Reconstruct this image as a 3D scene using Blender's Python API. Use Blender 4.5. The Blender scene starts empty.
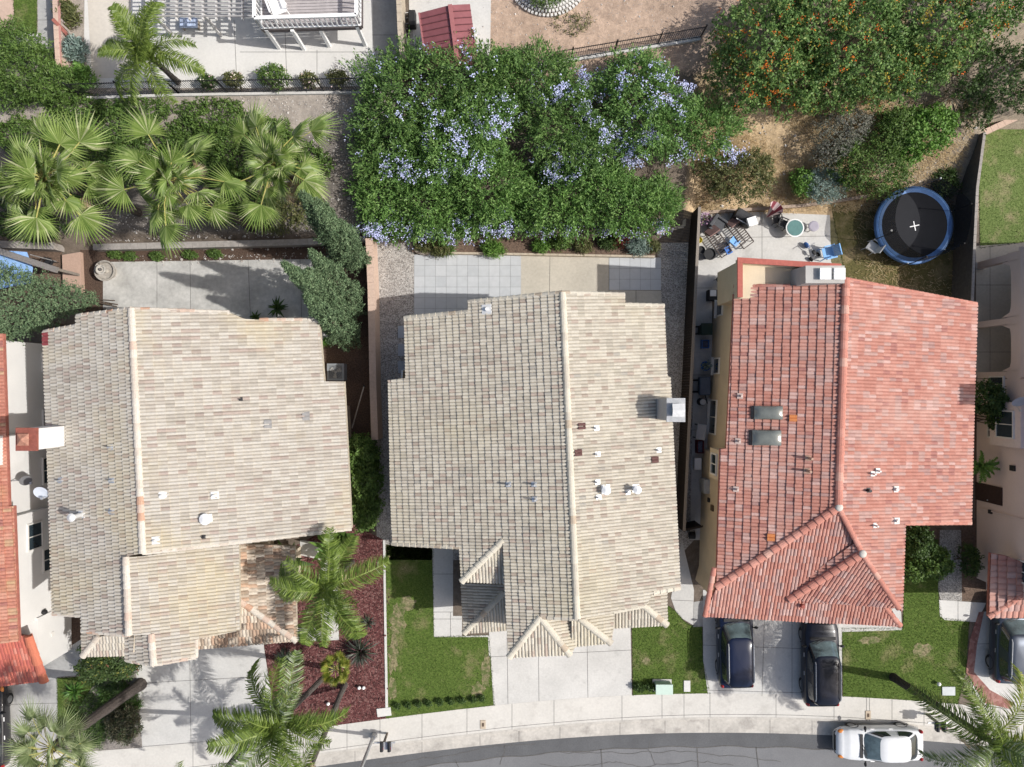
import bpy, bmesh, math, random
import numpy as np
from mathutils import Vector, Matrix, Euler
from mathutils.geometry import tessellate_polygon

R = random.Random(7)
NR = np.random.default_rng(7)
SC = bpy.context.scene
COL = SC.collection
H, F, CX, CY = 39.4, 710.0, 512.0, 383.5      # drone height (m), focal length in photo widths of 1024
SUN = Vector((0.965, -0.115, 1.0)).normalized()

def P(px, py, z=0.0):
    k = (H - z) / F
    return Vector(((px - CX) * k, (CY - py) * k, z))

# ------------------------------------------------------------------ materials
MATS = {}
def _nt(name):
    m = bpy.data.materials.new(name); m.use_nodes = True
    nt = m.node_tree; b = nt.nodes['Principled BSDF']
    return m, nt, b

def N(nt, t, **kw):
    n = nt.nodes.new(t)
    for k, v in kw.items():
        if k in n.inputs: n.inputs[k].default_value = v
        else: setattr(n, k, v)
    return n

def c4(c): return (c[0], c[1], c[2], 1)

def mat(name, col, rough=.85, var=.18, scale=6.0, bump=.0, big=.0, bigscale=.35, metal=0., spec=.3, col2=None, detail=6, coat=0., bumpscale=None, stain=None):
    if name in MATS: return MATS[name]
    m, nt, b = _nt(name); L = nt.links.new
    tc = N(nt, 'ShaderNodeTexCoord')
    n1 = N(nt, 'ShaderNodeTexNoise', Scale=scale, Detail=detail, Roughness=.65)
    L(tc.outputs['Object'], n1.inputs['Vector'])
    rp = N(nt, 'ShaderNodeValToRGB')
    lo = [x * (1 - var) for x in col]; hi = [min(1, x * (1 + var)) for x in (col2 or col)]
    rp.color_ramp.elements[0].position = .32; rp.color_ramp.elements[1].position = .68
    rp.color_ramp.elements[0].color = c4(lo); rp.color_ramp.elements[1].color = c4(hi)
    L(n1.outputs['Fac'], rp.inputs['Fac'])
    out = rp.outputs['Color']
    if big:
        n2 = N(nt, 'ShaderNodeTexNoise', Scale=bigscale, Detail=4, Roughness=.6)
        L(tc.outputs['Object'], n2.inputs['Vector'])
        mr = N(nt, 'ShaderNodeMapRange'); mr.inputs['From Min'].default_value = .3; mr.inputs['From Max'].default_value = .7
        mr.inputs['To Min'].default_value = 1 - big; mr.inputs['To Max'].default_value = 1 + big
        L(n2.outputs['Fac'], mr.inputs['Value'])
        mx = N(nt, 'ShaderNodeVectorMath', operation='SCALE')
        L(out, mx.inputs[0]); L(mr.outputs[0], mx.inputs['Scale']); out = mx.outputs[0]
    for (sc_, ss, sa, th, wd) in (stain or ()):
        n4 = N(nt, 'ShaderNodeTexNoise', Scale=ss, Detail=7, Roughness=.7); L(tc.outputs['Object'], n4.inputs['Vector'])
        m4 = N(nt, 'ShaderNodeMapRange'); m4.inputs['From Min'].default_value = th; m4.inputs['From Max'].default_value = th + wd; m4.inputs['To Max'].default_value = sa; L(n4.outputs['Fac'], m4.inputs['Value'])
        x4 = N(nt, 'ShaderNodeMix', data_type='RGBA'); L(m4.outputs[0], x4.inputs[0]); L(out, x4.inputs[6]); x4.inputs[7].default_value = c4(sc_); out = x4.outputs[2]
    L(out, b.inputs['Base Color'])
    b.inputs['Roughness'].default_value = rough; b.inputs['Metallic'].default_value = metal
    b.inputs['Specular IOR Level'].default_value = spec
    if coat: b.inputs['Coat Weight'].default_value = coat; b.inputs['Coat Roughness'].default_value = .05
    if bump:
        bp = N(nt, 'ShaderNodeBump', Strength=bump, Distance=.05)
        if bumpscale:
            n3 = N(nt, 'ShaderNodeTexNoise', Scale=bumpscale, Detail=4); L(tc.outputs['Object'], n3.inputs['Vector']); L(n3.outputs['Fac'], bp.inputs['Height'])
        else: L(n1.outputs['Fac'], bp.inputs['Height'])
        L(bp.outputs['Normal'], b.inputs['Normal'])
    MATS[name] = m
    return m

def palette(name, cols, rough=.85, var=.12, scale=14, translucent=0., bump=0., patch=None, spec=.3, streak=None):
    """cols: list of (weight, rgb); a per-face number 'tint' picks one of them"""
    if name in MATS: return MATS[name]
    m, nt, b = _nt(name); L = nt.links.new
    at = N(nt, 'ShaderNodeAttribute', attribute_name='tint')
    rp = N(nt, 'ShaderNodeValToRGB'); cr = rp.color_ramp; cr.interpolation = 'CONSTANT'
    tot = sum(w for w, _ in cols); acc = 0
    for i, (w, c) in enumerate(cols):
        if i == 0: e = cr.elements[0]; e.position = 0
        elif i == 1: e = cr.elements[1]; e.position = acc / tot
        else: e = cr.elements.new(acc / tot)
        e.color = c4(c); acc += w
    L(at.outputs['Fac'], rp.inputs['Fac'])
    tc = N(nt, 'ShaderNodeTexCoord'); n1 = N(nt, 'ShaderNodeTexNoise', Scale=scale, Detail=5, Roughness=.6)
    L(tc.outputs['Object'], n1.inputs['Vector'])
    mr = N(nt, 'ShaderNodeMapRange'); mr.inputs['From Min'].default_value = .3; mr.inputs['From Max'].default_value = .7
    mr.inputs['To Min'].default_value = 1 - var; mr.inputs['To Max'].default_value = 1 + var
    L(n1.outputs['Fac'], mr.inputs['Value'])
    mx = N(nt, 'ShaderNodeVectorMath', operation='SCALE'); L(rp.outputs['Color'], mx.inputs[0]); L(mr.outputs[0], mx.inputs['Scale'])
    out = mx.outputs[0]
    if patch:   # lichen / weather stains / painted-in shade: colour, scale, amount, threshold
        pc, ps, pa, th = patch
        n2 = N(nt, 'ShaderNodeTexNoise', Scale=ps, Detail=5, Roughness=.6); L(tc.outputs['Object'], n2.inputs['Vector'])
        m2 = N(nt, 'ShaderNodeMapRange'); m2.inputs['From Min'].default_value = th; m2.inputs['From Max'].default_value = th + .2
        m2.inputs['To Max'].default_value = pa; L(n2.outputs['Fac'], m2.inputs['Value'])
        mm = N(nt, 'ShaderNodeMix', data_type='RGBA'); L(m2.outputs[0], mm.inputs[0]); L(out, mm.inputs[6]); mm.inputs[7].default_value = c4(pc)
        out = mm.outputs[2]
    if streak:  # run-off streaks down the slope (the slopes fall along x)
        kc, ks, ka, kth = streak
        mp = N(nt, 'ShaderNodeMapping'); mp.inputs['Scale'].default_value = (.16, 1, 1); L(tc.outputs['Object'], mp.inputs['Vector'])
        n3 = N(nt, 'ShaderNodeTexNoise', Scale=ks, Detail=6, Roughness=.65); L(mp.outputs[0], n3.inputs['Vector'])
        m3 = N(nt, 'ShaderNodeMapRange'); m3.inputs['From Min'].default_value = kth; m3.inputs['From Max'].default_value = kth + .16; m3.inputs['To Max'].default_value = ka; L(n3.outputs['Fac'], m3.inputs['Value'])
        m5 = N(nt, 'ShaderNodeMix', data_type='RGBA'); L(m3.outputs[0], m5.inputs[0]); L(out, m5.inputs[6]); m5.inputs[7].default_value = c4(kc); out = m5.outputs[2]
    L(out, b.inputs['Base Color']); b.inputs['Roughness'].default_value = rough; b.inputs['Specular IOR Level'].default_value = spec
    if bump:
        bp = N(nt, 'ShaderNodeBump', Strength=bump, Distance=.02); L(n1.outputs['Fac'], bp.inputs['Height']); L(bp.outputs['Normal'], b.inputs['Normal'])
    if translucent:
        tr = N(nt, 'ShaderNodeBsdfTranslucent'); L(out, tr.inputs['Color'])
        ms = N(nt, 'ShaderNodeMixShader', Fac=translucent); L(b.outputs[0], ms.inputs[1]); L(tr.outputs[0], ms.inputs[2])
        L(ms.outputs[0], nt.nodes['Material Output'].inputs['Surface'])
    MATS[name] = m
    return m

def cells(name, cols, scale, rough=.95, bump=.6, rnd=1., big=.15):
    """pebbles / bark chips: random colour per voronoi cell"""
    if name in MATS: return MATS[name]
    m, nt, b = _nt(name); L = nt.links.new
    tc = N(nt, 'ShaderNodeTexCoord')
    v = N(nt, 'ShaderNodeTexVoronoi', Scale=scale, Randomness=rnd); L(tc.outputs['Object'], v.inputs['Vector'])
    sp = N(nt, 'ShaderNodeSeparateColor'); L(v.outputs['Color'], sp.inputs[0])
    rp = N(nt, 'ShaderNodeValToRGB'); cr = rp.color_ramp; cr.interpolation = 'LINEAR'
    for i, c in enumerate(cols):
        e = cr.elements[i] if i < 2 else cr.elements.new(i / (len(cols) - 1))
        e.position = i / (len(cols) - 1); e.color = c4(c)
    L(sp.outputs[0], rp.inputs['Fac'])
    n2 = N(nt, 'ShaderNodeTexNoise', Scale=.8, Detail=5); L(tc.outputs['Object'], n2.inputs['Vector'])
    mr = N(nt, 'ShaderNodeMapRange'); mr.inputs['From Min'].default_value = .3; mr.inputs['From Max'].default_value = .7
    mr.inputs['To Min'].default_value = 1 - big; mr.inputs['To Max'].default_value = 1 + big
    L(n2.outputs['Fac'], mr.inputs['Value'])
    mx = N(nt, 'ShaderNodeVectorMath', operation='SCALE'); L(rp.outputs['Color'], mx.inputs[0]); L(mr.outputs[0], mx.inputs['Scale'])
    L(mx.outputs[0], b.inputs['Base Color']); b.inputs['Roughness'].default_value = rough; b.inputs['Specular IOR Level'].default_value = .2
    bp = N(nt, 'ShaderNodeBump', Strength=bump, Distance=.04); L(v.outputs['Distance'], bp.inputs['Height']); bp.invert = True
    L(bp.outputs['Normal'], b.inputs['Normal'])
    MATS[name] = m
    return m

def grass_mat(name, g1, g2, dry, dryamt, scale=1.0):
    if name in MATS: return MATS[name]
    m, nt, b = _nt(name); L = nt.links.new
    tc = N(nt, 'ShaderNodeTexCoord')
    n1 = N(nt, 'ShaderNodeTexNoise', Scale=9, Detail=9, Roughness=.75); L(tc.outputs['Object'], n1.inputs['Vector'])
    rp = N(nt, 'ShaderNodeValToRGB'); rp.color_ramp.elements[0].position = .36; rp.color_ramp.elements[1].position = .66
    rp.color_ramp.elements[0].color = c4(g1); rp.color_ramp.elements[1].color = c4(g2); L(n1.outputs['Fac'], rp.inputs['Fac'])
    n2 = N(nt, 'ShaderNodeTexNoise', Scale=.55 * scale, Detail=7, Roughness=.68); L(tc.outputs['Object'], n2.inputs['Vector'])
    mr = N(nt, 'ShaderNodeMapRange'); mr.inputs['From Min'].default_value = 1 - dryamt; mr.inputs['From Max'].default_value = 1.18 - dryamt
    mr.inputs['To Max'].default_value = .85
    L(n2.outputs['Fac'], mr.inputs['Value'])
    mm = N(nt, 'ShaderNodeMix', data_type='RGBA'); L(mr.outputs[0], mm.inputs[0]); L(rp.outputs[0], mm.inputs[6]); mm.inputs[7].default_value = c4(dry)
    L(mm.outputs[2], b.inputs['Base Color']); b.inputs['Roughness'].default_value = .95; b.inputs['Specular IOR Level'].default_value = .15
    bp = N(nt, 'ShaderNodeBump', Strength=.8, Distance=.06); L(n1.outputs['Fac'], bp.inputs['Height']); L(bp.outputs['Normal'], b.inputs['Normal'])
    MATS[name] = m
    return m

def glass_mat(name, col=(.03, .045, .055), rough=.06):
    return mat(name, col, rough=rough, var=.25, scale=1.5, spec=.8)

def net_mat(name, col, alpha):
    if name in MATS: return MATS[name]
    m, nt, b = _nt(name)
    b.inputs['Base Color'].default_value = c4(col); b.inputs['Roughness'].default_value = .9; b.inputs['Alpha'].default_value = alpha
    MATS[name] = m
    return m

# ------------------------------------------------------------------ objects
ORG = {}
def _org(o):
    return ORG.get(o.name, Vector((0, 0, 0))) if o else Vector((0, 0, 0))

def setp(o, label=None, cat=None, group=None, kind=None):
    if label: o['label'] = label
    if cat: o['category'] = cat
    if group: o['group'] = group
    if kind: o['kind'] = kind
    return o

def thing(name, label, cat, loc=(0, 0, 0), group=None, rotz=0):
    o = bpy.data.objects.new(name, None); COL.objects.link(o)
    o.location = loc; o.rotation_euler = (0, 0, rotz); o.empty_display_size = .2
    ORG[o.name] = Vector(loc)
    return setp(o, label, cat, group)

def link(name, verts, faces, mats, parent=None, tint=None, mi=None, smooth=False, local=False):
    """verts in world coordinates unless local"""
    me = bpy.data.meshes.new(name)
    org = _org(parent)
    if isinstance(verts, np.ndarray):
        v = verts if local else verts - np.array(org)
        v = v.tolist()
    else:
        v = [tuple(Vector(p) - (Vector((0, 0, 0)) if local else org)) for p in verts]
    if isinstance(faces, np.ndarray): faces = faces.tolist()
    me.from_pydata(v, [], faces)
    for m in (mats if isinstance(mats, (list, tuple)) else [mats]): me.materials.append(m)
    if tint is not None:
        a = me.attributes.new('tint', 'FLOAT', 'FACE'); a.data.foreach_set('value', np.asarray(tint, dtype=np.float32))
    if mi is not None: me.polygons.foreach_set('material_index', np.asarray(mi, dtype=np.int32))
    if smooth: me.polygons.foreach_set('use_smooth', [True] * len(me.polygons))
    me.update()
    o = bpy.data.objects.new(name, me); COL.objects.link(o)
    if parent: o.parent = parent
    ORG[o.name] = Vector((0, 0, 0)) if local else org
    return o

class MB:
    """collects shapes for ONE mesh"""
    def __init__(s): s.v = []; s.f = []; s.m = []; s.t = []; s.cur = 0; s.tc = None
    def add(s, vs, fs, t=None):
        b = len(s.v); s.v += [Vector(p) for p in vs]
        for f in fs:
            s.f.append([b + i for i in f]); s.m.append(s.cur); s.t.append(R.random() if t is None else t)
    def quad(s, a, b, c, d, t=None): s.add([a, b, c, d], [(0, 1, 2, 3)], t)
    def box(s, c, size, rot=0., tilt=None, bev=0.):
        x, y, z = [k / 2 for k in size]
        M = Matrix.Rotation(rot, 4, 'Z')
        if tilt: M = M @ Euler(tilt).to_matrix().to_4x4()
        vs = [Vector(c) + M @ Vector((i * x, j * y, k * z)) for i in (-1, 1) for j in (-1, 1) for k in (-1, 1)]
        s.add(vs, [(0, 1, 3, 2), (4, 6, 7, 5), (0, 4, 5, 1), (2, 3, 7, 6), (0, 2, 6, 4), (1, 5, 7, 3)])
    def beam(s, a, b, w, h):
        """box from a to b, width w (horizontal), height h"""
        a, b = Vector(a), Vector(b); d = (b - a).normalized()
        sd = d.cross(Vector((0, 0, 1)))
        sd = sd.normalized() if sd.length > 1e-4 else Vector((1, 0, 0))
        up = sd.cross(d).normalized()
        vs = [p + sd * (i * w / 2) + up * (k * h / 2) for p in (a, b) for i in (-1, 1) for k in (-1, 1)]
        s.add(vs, [(0, 1, 3, 2), (4, 6, 7, 5), (0, 4, 5, 1), (2, 3, 7, 6), (0, 2, 6, 4), (1, 5, 7, 3)])
    def tube(s, pts, rads, n=8, cap=True):
        pts = [Vector(p) for p in pts]; rads = rads if isinstance(rads, (list, tuple)) else [rads] * len(pts)
        vs = []; fs = []
        ref = None
        for i, p in enumerate(pts):
            d = (pts[min(i + 1, len(pts) - 1)] - pts[max(i - 1, 0)]).normalized()
            if ref is None: ref = d.orthogonal().normalized()
            ref = (ref - d * ref.dot(d)).normalized(); q = d.cross(ref)
            for k in range(n):
                a = 2 * math.pi * k / n; vs.append(p + (ref * math.cos(a) + q * math.sin(a)) * rads[i])
        for i in range(len(pts) - 1):
            for k in range(n):
                k2 = (k + 1) % n; fs.append((i * n + k, i * n + k2, (i + 1) * n + k2, (i + 1) * n + k))
        if cap: fs.append(tuple(range(n))[::-1]); fs.append(tuple((len(pts) - 1) * n + k for k in range(n)))
        s.add(vs, fs)
    def cyl(s, c, r, h, n=20, r2=None):
        s.tube([Vector(c), Vector(c) + Vector((0, 0, h))], [r, r if r2 is None else r2], n)
    def lathe(s, c, prof, n=24):
        c = Vector(c); vs = []; fs = []
        for (r, z) in prof:
            for k in range(n):
                a = 2 * math.pi * k / n; vs.append(c + Vector((r * math.cos(a), r * math.sin(a), z)))
        for i in range(len(prof) - 1):
            for k in range(n):
                k2 = (k + 1) % n; fs.append((i * n + k, i * n + k2, (i + 1) * n + k2, (i + 1) * n + k))
        fs.append(tuple(range(n))[::-1]); fs.append(tuple((len(prof) - 1) * n + k for k in range(n)))
        s.add(vs, fs)
    def prism(s, poly, z0, z1, bottom=True):
        """poly xy(z ignored) ring, z1 may be list of top heights"""
        n = len(poly); zt = z1 if isinstance(z1, (list, tuple)) else [z1] * n
        ar = sum(poly[i][0] * poly[(i + 1) % n][1] - poly[(i + 1) % n][0] * poly[i][1] for i in range(n))
        idx = list(range(n)) if ar > 0 else list(range(n))[::-1]
        zb = z0 if isinstance(z0, (list, tuple)) else [z0] * n
        vs = [(poly[i][0], poly[i][1], zb[i]) for i in idx] + [(poly[i][0], poly[i][1], zt[i]) for i in idx]
        fs = [(i, (i + 1) % n, n + (i + 1) % n, n + i) for i in range(n)]
        fs.append(tuple(range(n, 2 * n)))
        if bottom: fs.append(tuple(range(n))[::-1])
        s.add(vs, fs)
    def ball(s, c, r, seg=10, rings=6, sq=(1, 1, 1)):
        c = Vector(c)
        prof = [(math.sin(math.pi * i / rings), -math.cos(math.pi * i / rings)) for i in range(rings + 1)]
        vs = []; fs = []
        for (q, z) in prof:
            for k in range(seg):
                a = 2 * math.pi * k / seg; vs.append(c + Vector((q * math.cos(a) * r * sq[0], q * math.sin(a) * r * sq[1], z * r * sq[2])))
        for i in range(rings):
            for k in range(seg):
                k2 = (k + 1) % seg; fs.append((i * seg + k, i * seg + k2, (i + 1) * seg + k2, (i + 1) * seg + k))
        s.add(vs, fs)
    def build(s, name, mats, parent=None, smooth=False, local=False, bevel=0.):
        o = link(name, s.v, s.f, mats, parent, tint=s.t, mi=s.m, smooth=smooth, local=local)
        if bevel:
            md = o.modifiers.new('edge', 'BEVEL'); md.width = bevel; md.segments = 2; md.limit_method = 'ANGLE'
        return o

def part(name, mb_fn, m, parent, **kw):
    b = MB(); mb_fn(b); return b.build(name, m, parent, **kw)

def copy_tree(o, parent=None):
    c = o.copy(); COL.objects.link(c)
    ORG[c.name] = ORG.get(o.name, Vector((0, 0, 0)))
    if parent is not None: c.parent = parent
    for ch in [x for x in bpy.data.objects if x.parent == o]: copy_tree(ch, c)
    return c

# ------------------------------------------------------------------ terrain
def sm(a, b, x):
    t = min(1, max(0, (x - a) / (b - a))); return t * t * (3 - 2 * t)
def lin(a, b, x): return min(1, max(0, (x - a) / (b - a)))

def T(x, y):
    """ground height: level house pads, then a planted bank up to the yards behind"""
    toe_l = 7.75 + (x + 23) * .025
    left = 0. if y < toe_l else .45 + 2.55 * lin(toe_l + .2, 14.6 + .02 * (x + 20), y)
    if x < -0.5 and y < toe_l: left = 0.
    toe_c = 8.1
    cen = 0. if y < toe_c else .25 + 2.75 * lin(toe_c, 15.6 + .1 * x, y)
    rgt = 3.6 * lin(10.1, 18.5, y)
    w1 = sm(-8.2, -7.2, x); w2 = sm(9.2, 10.6, x)
    z = left * (1 - w1) + cen * w1 * (1 - w2) + rgt * w2
    if x > 25.2: z *= (1 - sm(25.2, 25.7, x)) if y < 14.2 else 1.
    return z

# ------------------------------------------------------------------ roof planes and tiles
class Pl:
    def __init__(s, o, n):
        s.o = Vector(o); s.n = Vector(n).normalized()
        if s.n.z < 0: s.n = -s.n
        g = Vector((s.n.x, s.n.y, 0)).normalized()
        s.v = (g - s.n * g.dot(s.n)).normalized()
        s.u = s.v.cross(s.n).normalized()
    def hit(s, px, py):
        d = Vector(((px - CX) / F, (CY - py) / F, -1)); c = Vector((0, 0, H))
        return c + d * ((s.o - c).dot(s.n) / d.dot(s.n))
    def uv(s, p): q = Vector(p) - s.o; return (q.dot(s.u), q.dot(s.v))
    def at(s, u, v, h=0.): return s.o + s.u * u + s.v * v + s.n * h
    def zat(s, x, y): return s.o.z - (s.n.x * (x - s.o.x) + s.n.y * (y - s.o.y)) / s.n.z
    def off(s, dz): return Pl(s.o + Vector((0, 0, dz)), s.n)

def gable(p0, p1, pitch):
    """planes falling to the left and to the right of the ridge p0-p1 (p0 north)"""
    d = Vector((p1.x - p0.x, p1.y - p0.y, 0)).normalized(); e = Vector((-d.y, d.x, 0))   # e: to the east
    if e.x < 0: e = -e
    Lp = Pl(p0, (e * -1 * pitch + Vector((0, 0, 1)))); Rp = Pl(p0, (e * pitch + Vector((0, 0, 1))))
    return Lp, Rp, d, e
def span(p0, p1, ax): return Pl(p0, (Vector(p1) - Vector(p0)).cross(Vector(ax)))

def inside(poly, X, Y):
    r = np.zeros(X.shape, bool); n = len(poly)
    for i in range(n):
        x1, y1 = poly[i]; x2, y2 = poly[(i + 1) % n]
        c = ((y1 > Y) != (y2 > Y))
        with np.errstate(divide='ignore', invalid='ignore'):
            xi = (x2 - x1) * (Y - y1) / ((y2 - y1) if y2 != y1 else 1e-12) + x1
        r ^= c & (X < xi)
    return r

def clip_tri(sub, tri):
    ar = (tri[1][0] - tri[0][0]) * (tri[2][1] - tri[0][1]) - (tri[2][0] - tri[0][0]) * (tri[1][1] - tri[0][1])
    if ar < 0: tri = tri[::-1]
    for i in range(3):
        a = tri[i]; b = tri[(i + 1) % 3]; out = []
        ex, ey = b[0] - a[0], b[1] - a[1]
        n = len(sub)
        if n < 3: return []
        ds = [ex * (p[1] - a[1]) - ey * (p[0] - a[0]) for p in sub]
        for k in range(n):
            p, q = sub[k], sub[(k + 1) % n]; dp, dq = ds[k], ds[(k + 1) % n]
            if dp >= 0: out.append(p)
            if (dp >= 0) != (dq >= 0):
                t = dp / (dp - dq); out.append((p[0] + t * (q[0] - p[0]), p[1] + t * (q[1] - p[1])))
        sub = out
    return sub if len(sub) >= 3 else []

PU = np.array([0, .07, .25, .52, .84, 1.]); PH = np.array([0., 0., .76, 1., .76, 0.])
class Tiles:
    def __init__(s): s.v = []; s.f = []; s.t = []; s.n = 0
    def lay(s, pl, poly3, per=.15, exp=.33, crown=.04, tilt=.05, stagger=0., rng=NR, jit=.006, pair=.12, alt=0.):
        poly = [pl.uv(p) for p in poly3]; A = np.array(poly)
        i0, i1 = int(math.floor(A[:, 0].min() / per)) - 1, int(math.ceil(A[:, 0].max() / per)) + 1
        j0, j1 = int(math.floor(A[:, 1].min() / exp)) - 1, int(math.ceil(A[:, 1].max() / exp)) + 1
        I, J = np.meshgrid(np.arange(i0, i1), np.arange(j0, j1), indexing='ij'); I = I.ravel(); J = J.ravel()
        U = (I + (J % 2) * stagger) * per; V = J * exp
        ins = [inside(poly, U + a * per, V + b * exp) for a in (0, .5, 1) for b in (0, 1)]
        cnt = sum(x.astype(int) for x in ins)
        tint = rng.random(len(I)).astype(np.float32)
        # neighbouring rolls of the same tile share a colour now and then
        key = rng.random(len(I)) < pair
        tint[1:][key[1:]] = np.roll(tint, j1 - j0)[1:][key[1:]]
        if alt:   # flashed tiles: every other roll tends to a darker firing
            odd = (I % 2 == 0) & (rng.random(len(I)) < alt); tint = np.where(odd, .52 + .479 * rng.random(len(I)), tint * .80).astype(np.float32)
        o, u, v, n = (np.array(k) for k in (pl.o, pl.u, pl.v, pl.n))
        w = np.where(cnt == 6)[0]
        if len(w):
            ju = rng.normal(0, jit * .3, len(w)); jv = rng.normal(0, jit, len(w)); jh = rng.normal(0, .005, len(w))
            uu = U[w][:, None] + PU[None] * per + ju[:, None]
            rows = []
            for (dv, add, base) in ((0, 0, 0), (exp, tilt, 0), (exp, -.004, 1)):
                hh = PH[None] * crown + add + jh[:, None] * (1 - base) + 0 * uu
                if base: hh = np.minimum(PH[None] * crown * 0, hh) - .004
                vv = V[w][:, None] + dv + jv[:, None] + 0 * uu
                if dv == 0: vv = vv - .03
                rows.append(o + uu[..., None] * u + vv[..., None] * v + hh[..., None] * n)
            vs = np.concatenate(rows, 1).reshape(-1, 3)      # 18 verts a tile
            b = (np.arange(len(w)) * 18 + s.n)[:, None]
            q = []
            for k in range(5):
                q.append(np.concatenate([b + k, b + 6 + k, b + 7 + k, b + 1 + k], 1))
                q.append(np.concatenate([b + 6 + k, b + 12 + k, b + 13 + k, b + 7 + k], 1))
            q = np.stack(q, 1).reshape(-1, 4)
            s.v += vs.tolist(); s.f += q.tolist(); s.t += np.repeat(tint[w], 10).tolist(); s.n += len(vs)
        tris = [[poly[k] for k in t] for t in tessellate_polygon([[Vector((a, b, 0)) for a, b in poly]])]
        for k in np.where((cnt > 0) & (cnt < 6))[0]:
            for c in range(5):
                ua, ub = U[k] + PU[c] * per, U[k] + PU[c + 1] * per
                qd = [(ua, V[k]), (ub, V[k]), (ub, V[k] + exp), (ua, V[k] + exp)]
                for tr in tris:
                    cp = clip_tri(qd, tr)
                    if not cp: continue
                    b = s.n
                    for (a, bb) in cp:
                        fu = (a - U[k]) / per; hh = float(np.interp(fu, PU, PH)) * crown + tilt * (bb - V[k]) / exp
                        s.v.append(tuple(pl.at(a, bb, hh)))
                    s.n += len(cp); s.f.append(list(range(b, b + len(cp)))); s.t.append(float(tint[k]))
    def build(s, name, m, parent): return link(name, np.array(s.v), s.f, m, parent, tint=s.t)

def slab(mb, poly3, th=.16, drop=.012):
    n = len(poly3)
    nn = Vector((0, 0, 0))
    for i in range(n): a, b = poly3[i], poly3[(i + 1) % n]; nn += a.cross(b)
    p = list(poly3) if nn.z > 0 else list(poly3)[::-1]
    top = [q - Vector((0, 0, drop)) for q in p]; bot = [q - Vector((0, 0, th + drop)) for q in p]
    mb.add(top + bot, [tuple(range(n)), tuple(range(n, 2 * n))[::-1]] + [(i, n + i, n + (i + 1) % n, (i + 1) % n) for i in range(n)])

def caps(mb, a, b, r=.13, seg=.36, lift=.03, n=6):
    """row of overlapping half-round cap tiles from a to b"""
    a, b = Vector(a), Vector(b); Ln = (b - a).length; k = max(1, round(Ln / seg)); d = (b - a) / k; dn = d.normalized()
    sd = dn.cross(Vector((0, 0, 1))).normalized(); up = sd.cross(dn).normalized()
    for i in range(k):
        p0 = a + d * i - dn * .03; p1 = a + d * (i + 1); r0, r1 = r * .88, r * 1.08
        vs = []
        for (p, rr, l) in ((p0, r0, lift * .4), (p1, r1, lift)):
            for j in range(n + 1):
                t = math.pi * j / n; vs.append(p + sd * math.cos(t) * rr + up * (math.sin(t) * rr * .75 + l - .03))
        t = R.random()
        mb.add(vs, [(j, j + 1, n + 2 + j, n + 1 + j) for j in range(n)], t)
        mb.add(vs[n + 1:], [tuple(range(n + 1))], t); mb.add(vs[:n + 1], [tuple(range(n + 1))[::-1]], t)

def inset(poly, d):
    """inset a simple xy polygon"""
    n = len(poly); ar = sum(poly[i][0] * poly[(i + 1) % n][1] - poly[(i + 1) % n][0] * poly[i][1] for i in range(n))
    sg = 1 if ar > 0 else -1; out = []
    for i in range(n):
        a, b, c = Vector(poly[i - 1][:2]), Vector(poly[i][:2]), Vector(poly[(i + 1) % n][:2])
        e1 = (b - a).normalized(); e2 = (c - b).normalized()
        n1 = Vector((-e1.y, e1.x)) * sg; n2 = Vector((-e2.y, e2.x)) * sg
        k = 1 + n1.dot(n2); q = b + (n1 + n2) * (d / max(k, .35)); out.append((q.x, q.y))
    return out
# ------------------------------------------------------------------ materials used by the houses
CREAM, TAN, SAGE, BROWN, ROSY, DKB = (.56, .49, .385), (.44, .365, .265), (.36, .335, .265), (.25, .175, .13), (.36, .235, .18), (.165, .12, .095)
TILE2 = palette('cream_blend_tile', [(8, (.50, .462, .388)), (4, (.47, .432, .36)), (2.6, (.44, .398, .33)), (2.2, (.405, .37, .305)), (2.0, (.395, .325, .27)), (1.0, (.345, .285, .235)), (.5, (.36, .335, .29))], var=.10, scale=9, patch=((.49, .44, .31), .22, .5, .5), streak=((.27, .24, .20), 1.0, .38, .53))
TILE1 = palette('pale_blend_tile', [(8, (.49, .458, .402)), (4, (.46, .424, .365)), (2.5, (.43, .39, .335)), (2, (.40, .365, .312)), (2.2, (.395, .325, .28)), (1.0, (.345, .285, .245))], var=.10, scale=9, patch=((.53, .45, .28), .24, .55, .5), streak=((.30, .26, .22), 1.0, .35, .54))
TILE1B = palette('shade_browned_tile', [(4, (.50, .43, .35)), (3, (.42, .355, .285)), (1.5, (.32, .25, .19)), (2, (.46, .32, .23)), (.5, (.24, .18, .14)), (3, (.54, .48, .40))], var=.22, scale=4, patch=((.22, .16, .12), .9, .6, .5))  # tan and cream blend; brown blotches put the wing's shade into the colour
TILE3 = palette('red_clay_tile', [(4, (.43, .205, .160)), (3, (.405, .187, .145)), (3, (.46, .238, .19)), (2, (.42, .265, .23)), (.8, (.49, .32, .28)), (1.2, (.36, .215, .19)), (.8, (.34, .155, .13))], var=.12, scale=7, patch=((.53, .36, .305), .45, .5, .5), streak=((.25, .14, .12), 1.0, .3, .56))
TILE0 = palette('terracotta_tile', [(4, (.43, .19, .135)), (3, (.39, .165, .12)), (2, (.46, .235, .17)), (1, (.42, .27, .17)), (1, (.32, .14, .115))], var=.2, scale=7, patch=((.42, .30, .14), .5, .4, .55))
CAP2 = palette('cream_cap', [(3, (.51, .472, .39)), (2, (.47, .432, .355)), (1, (.44, .40, .33)), (.4, (.40, .33, .25))], var=.12)
CAP1 = palette('pale_cap', [(4, (.52, .475, .41)), (2, (.48, .42, .355)), (1.0, (.48, .37, .30)), (.3, (.43, .27, .19))], var=.15)
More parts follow.
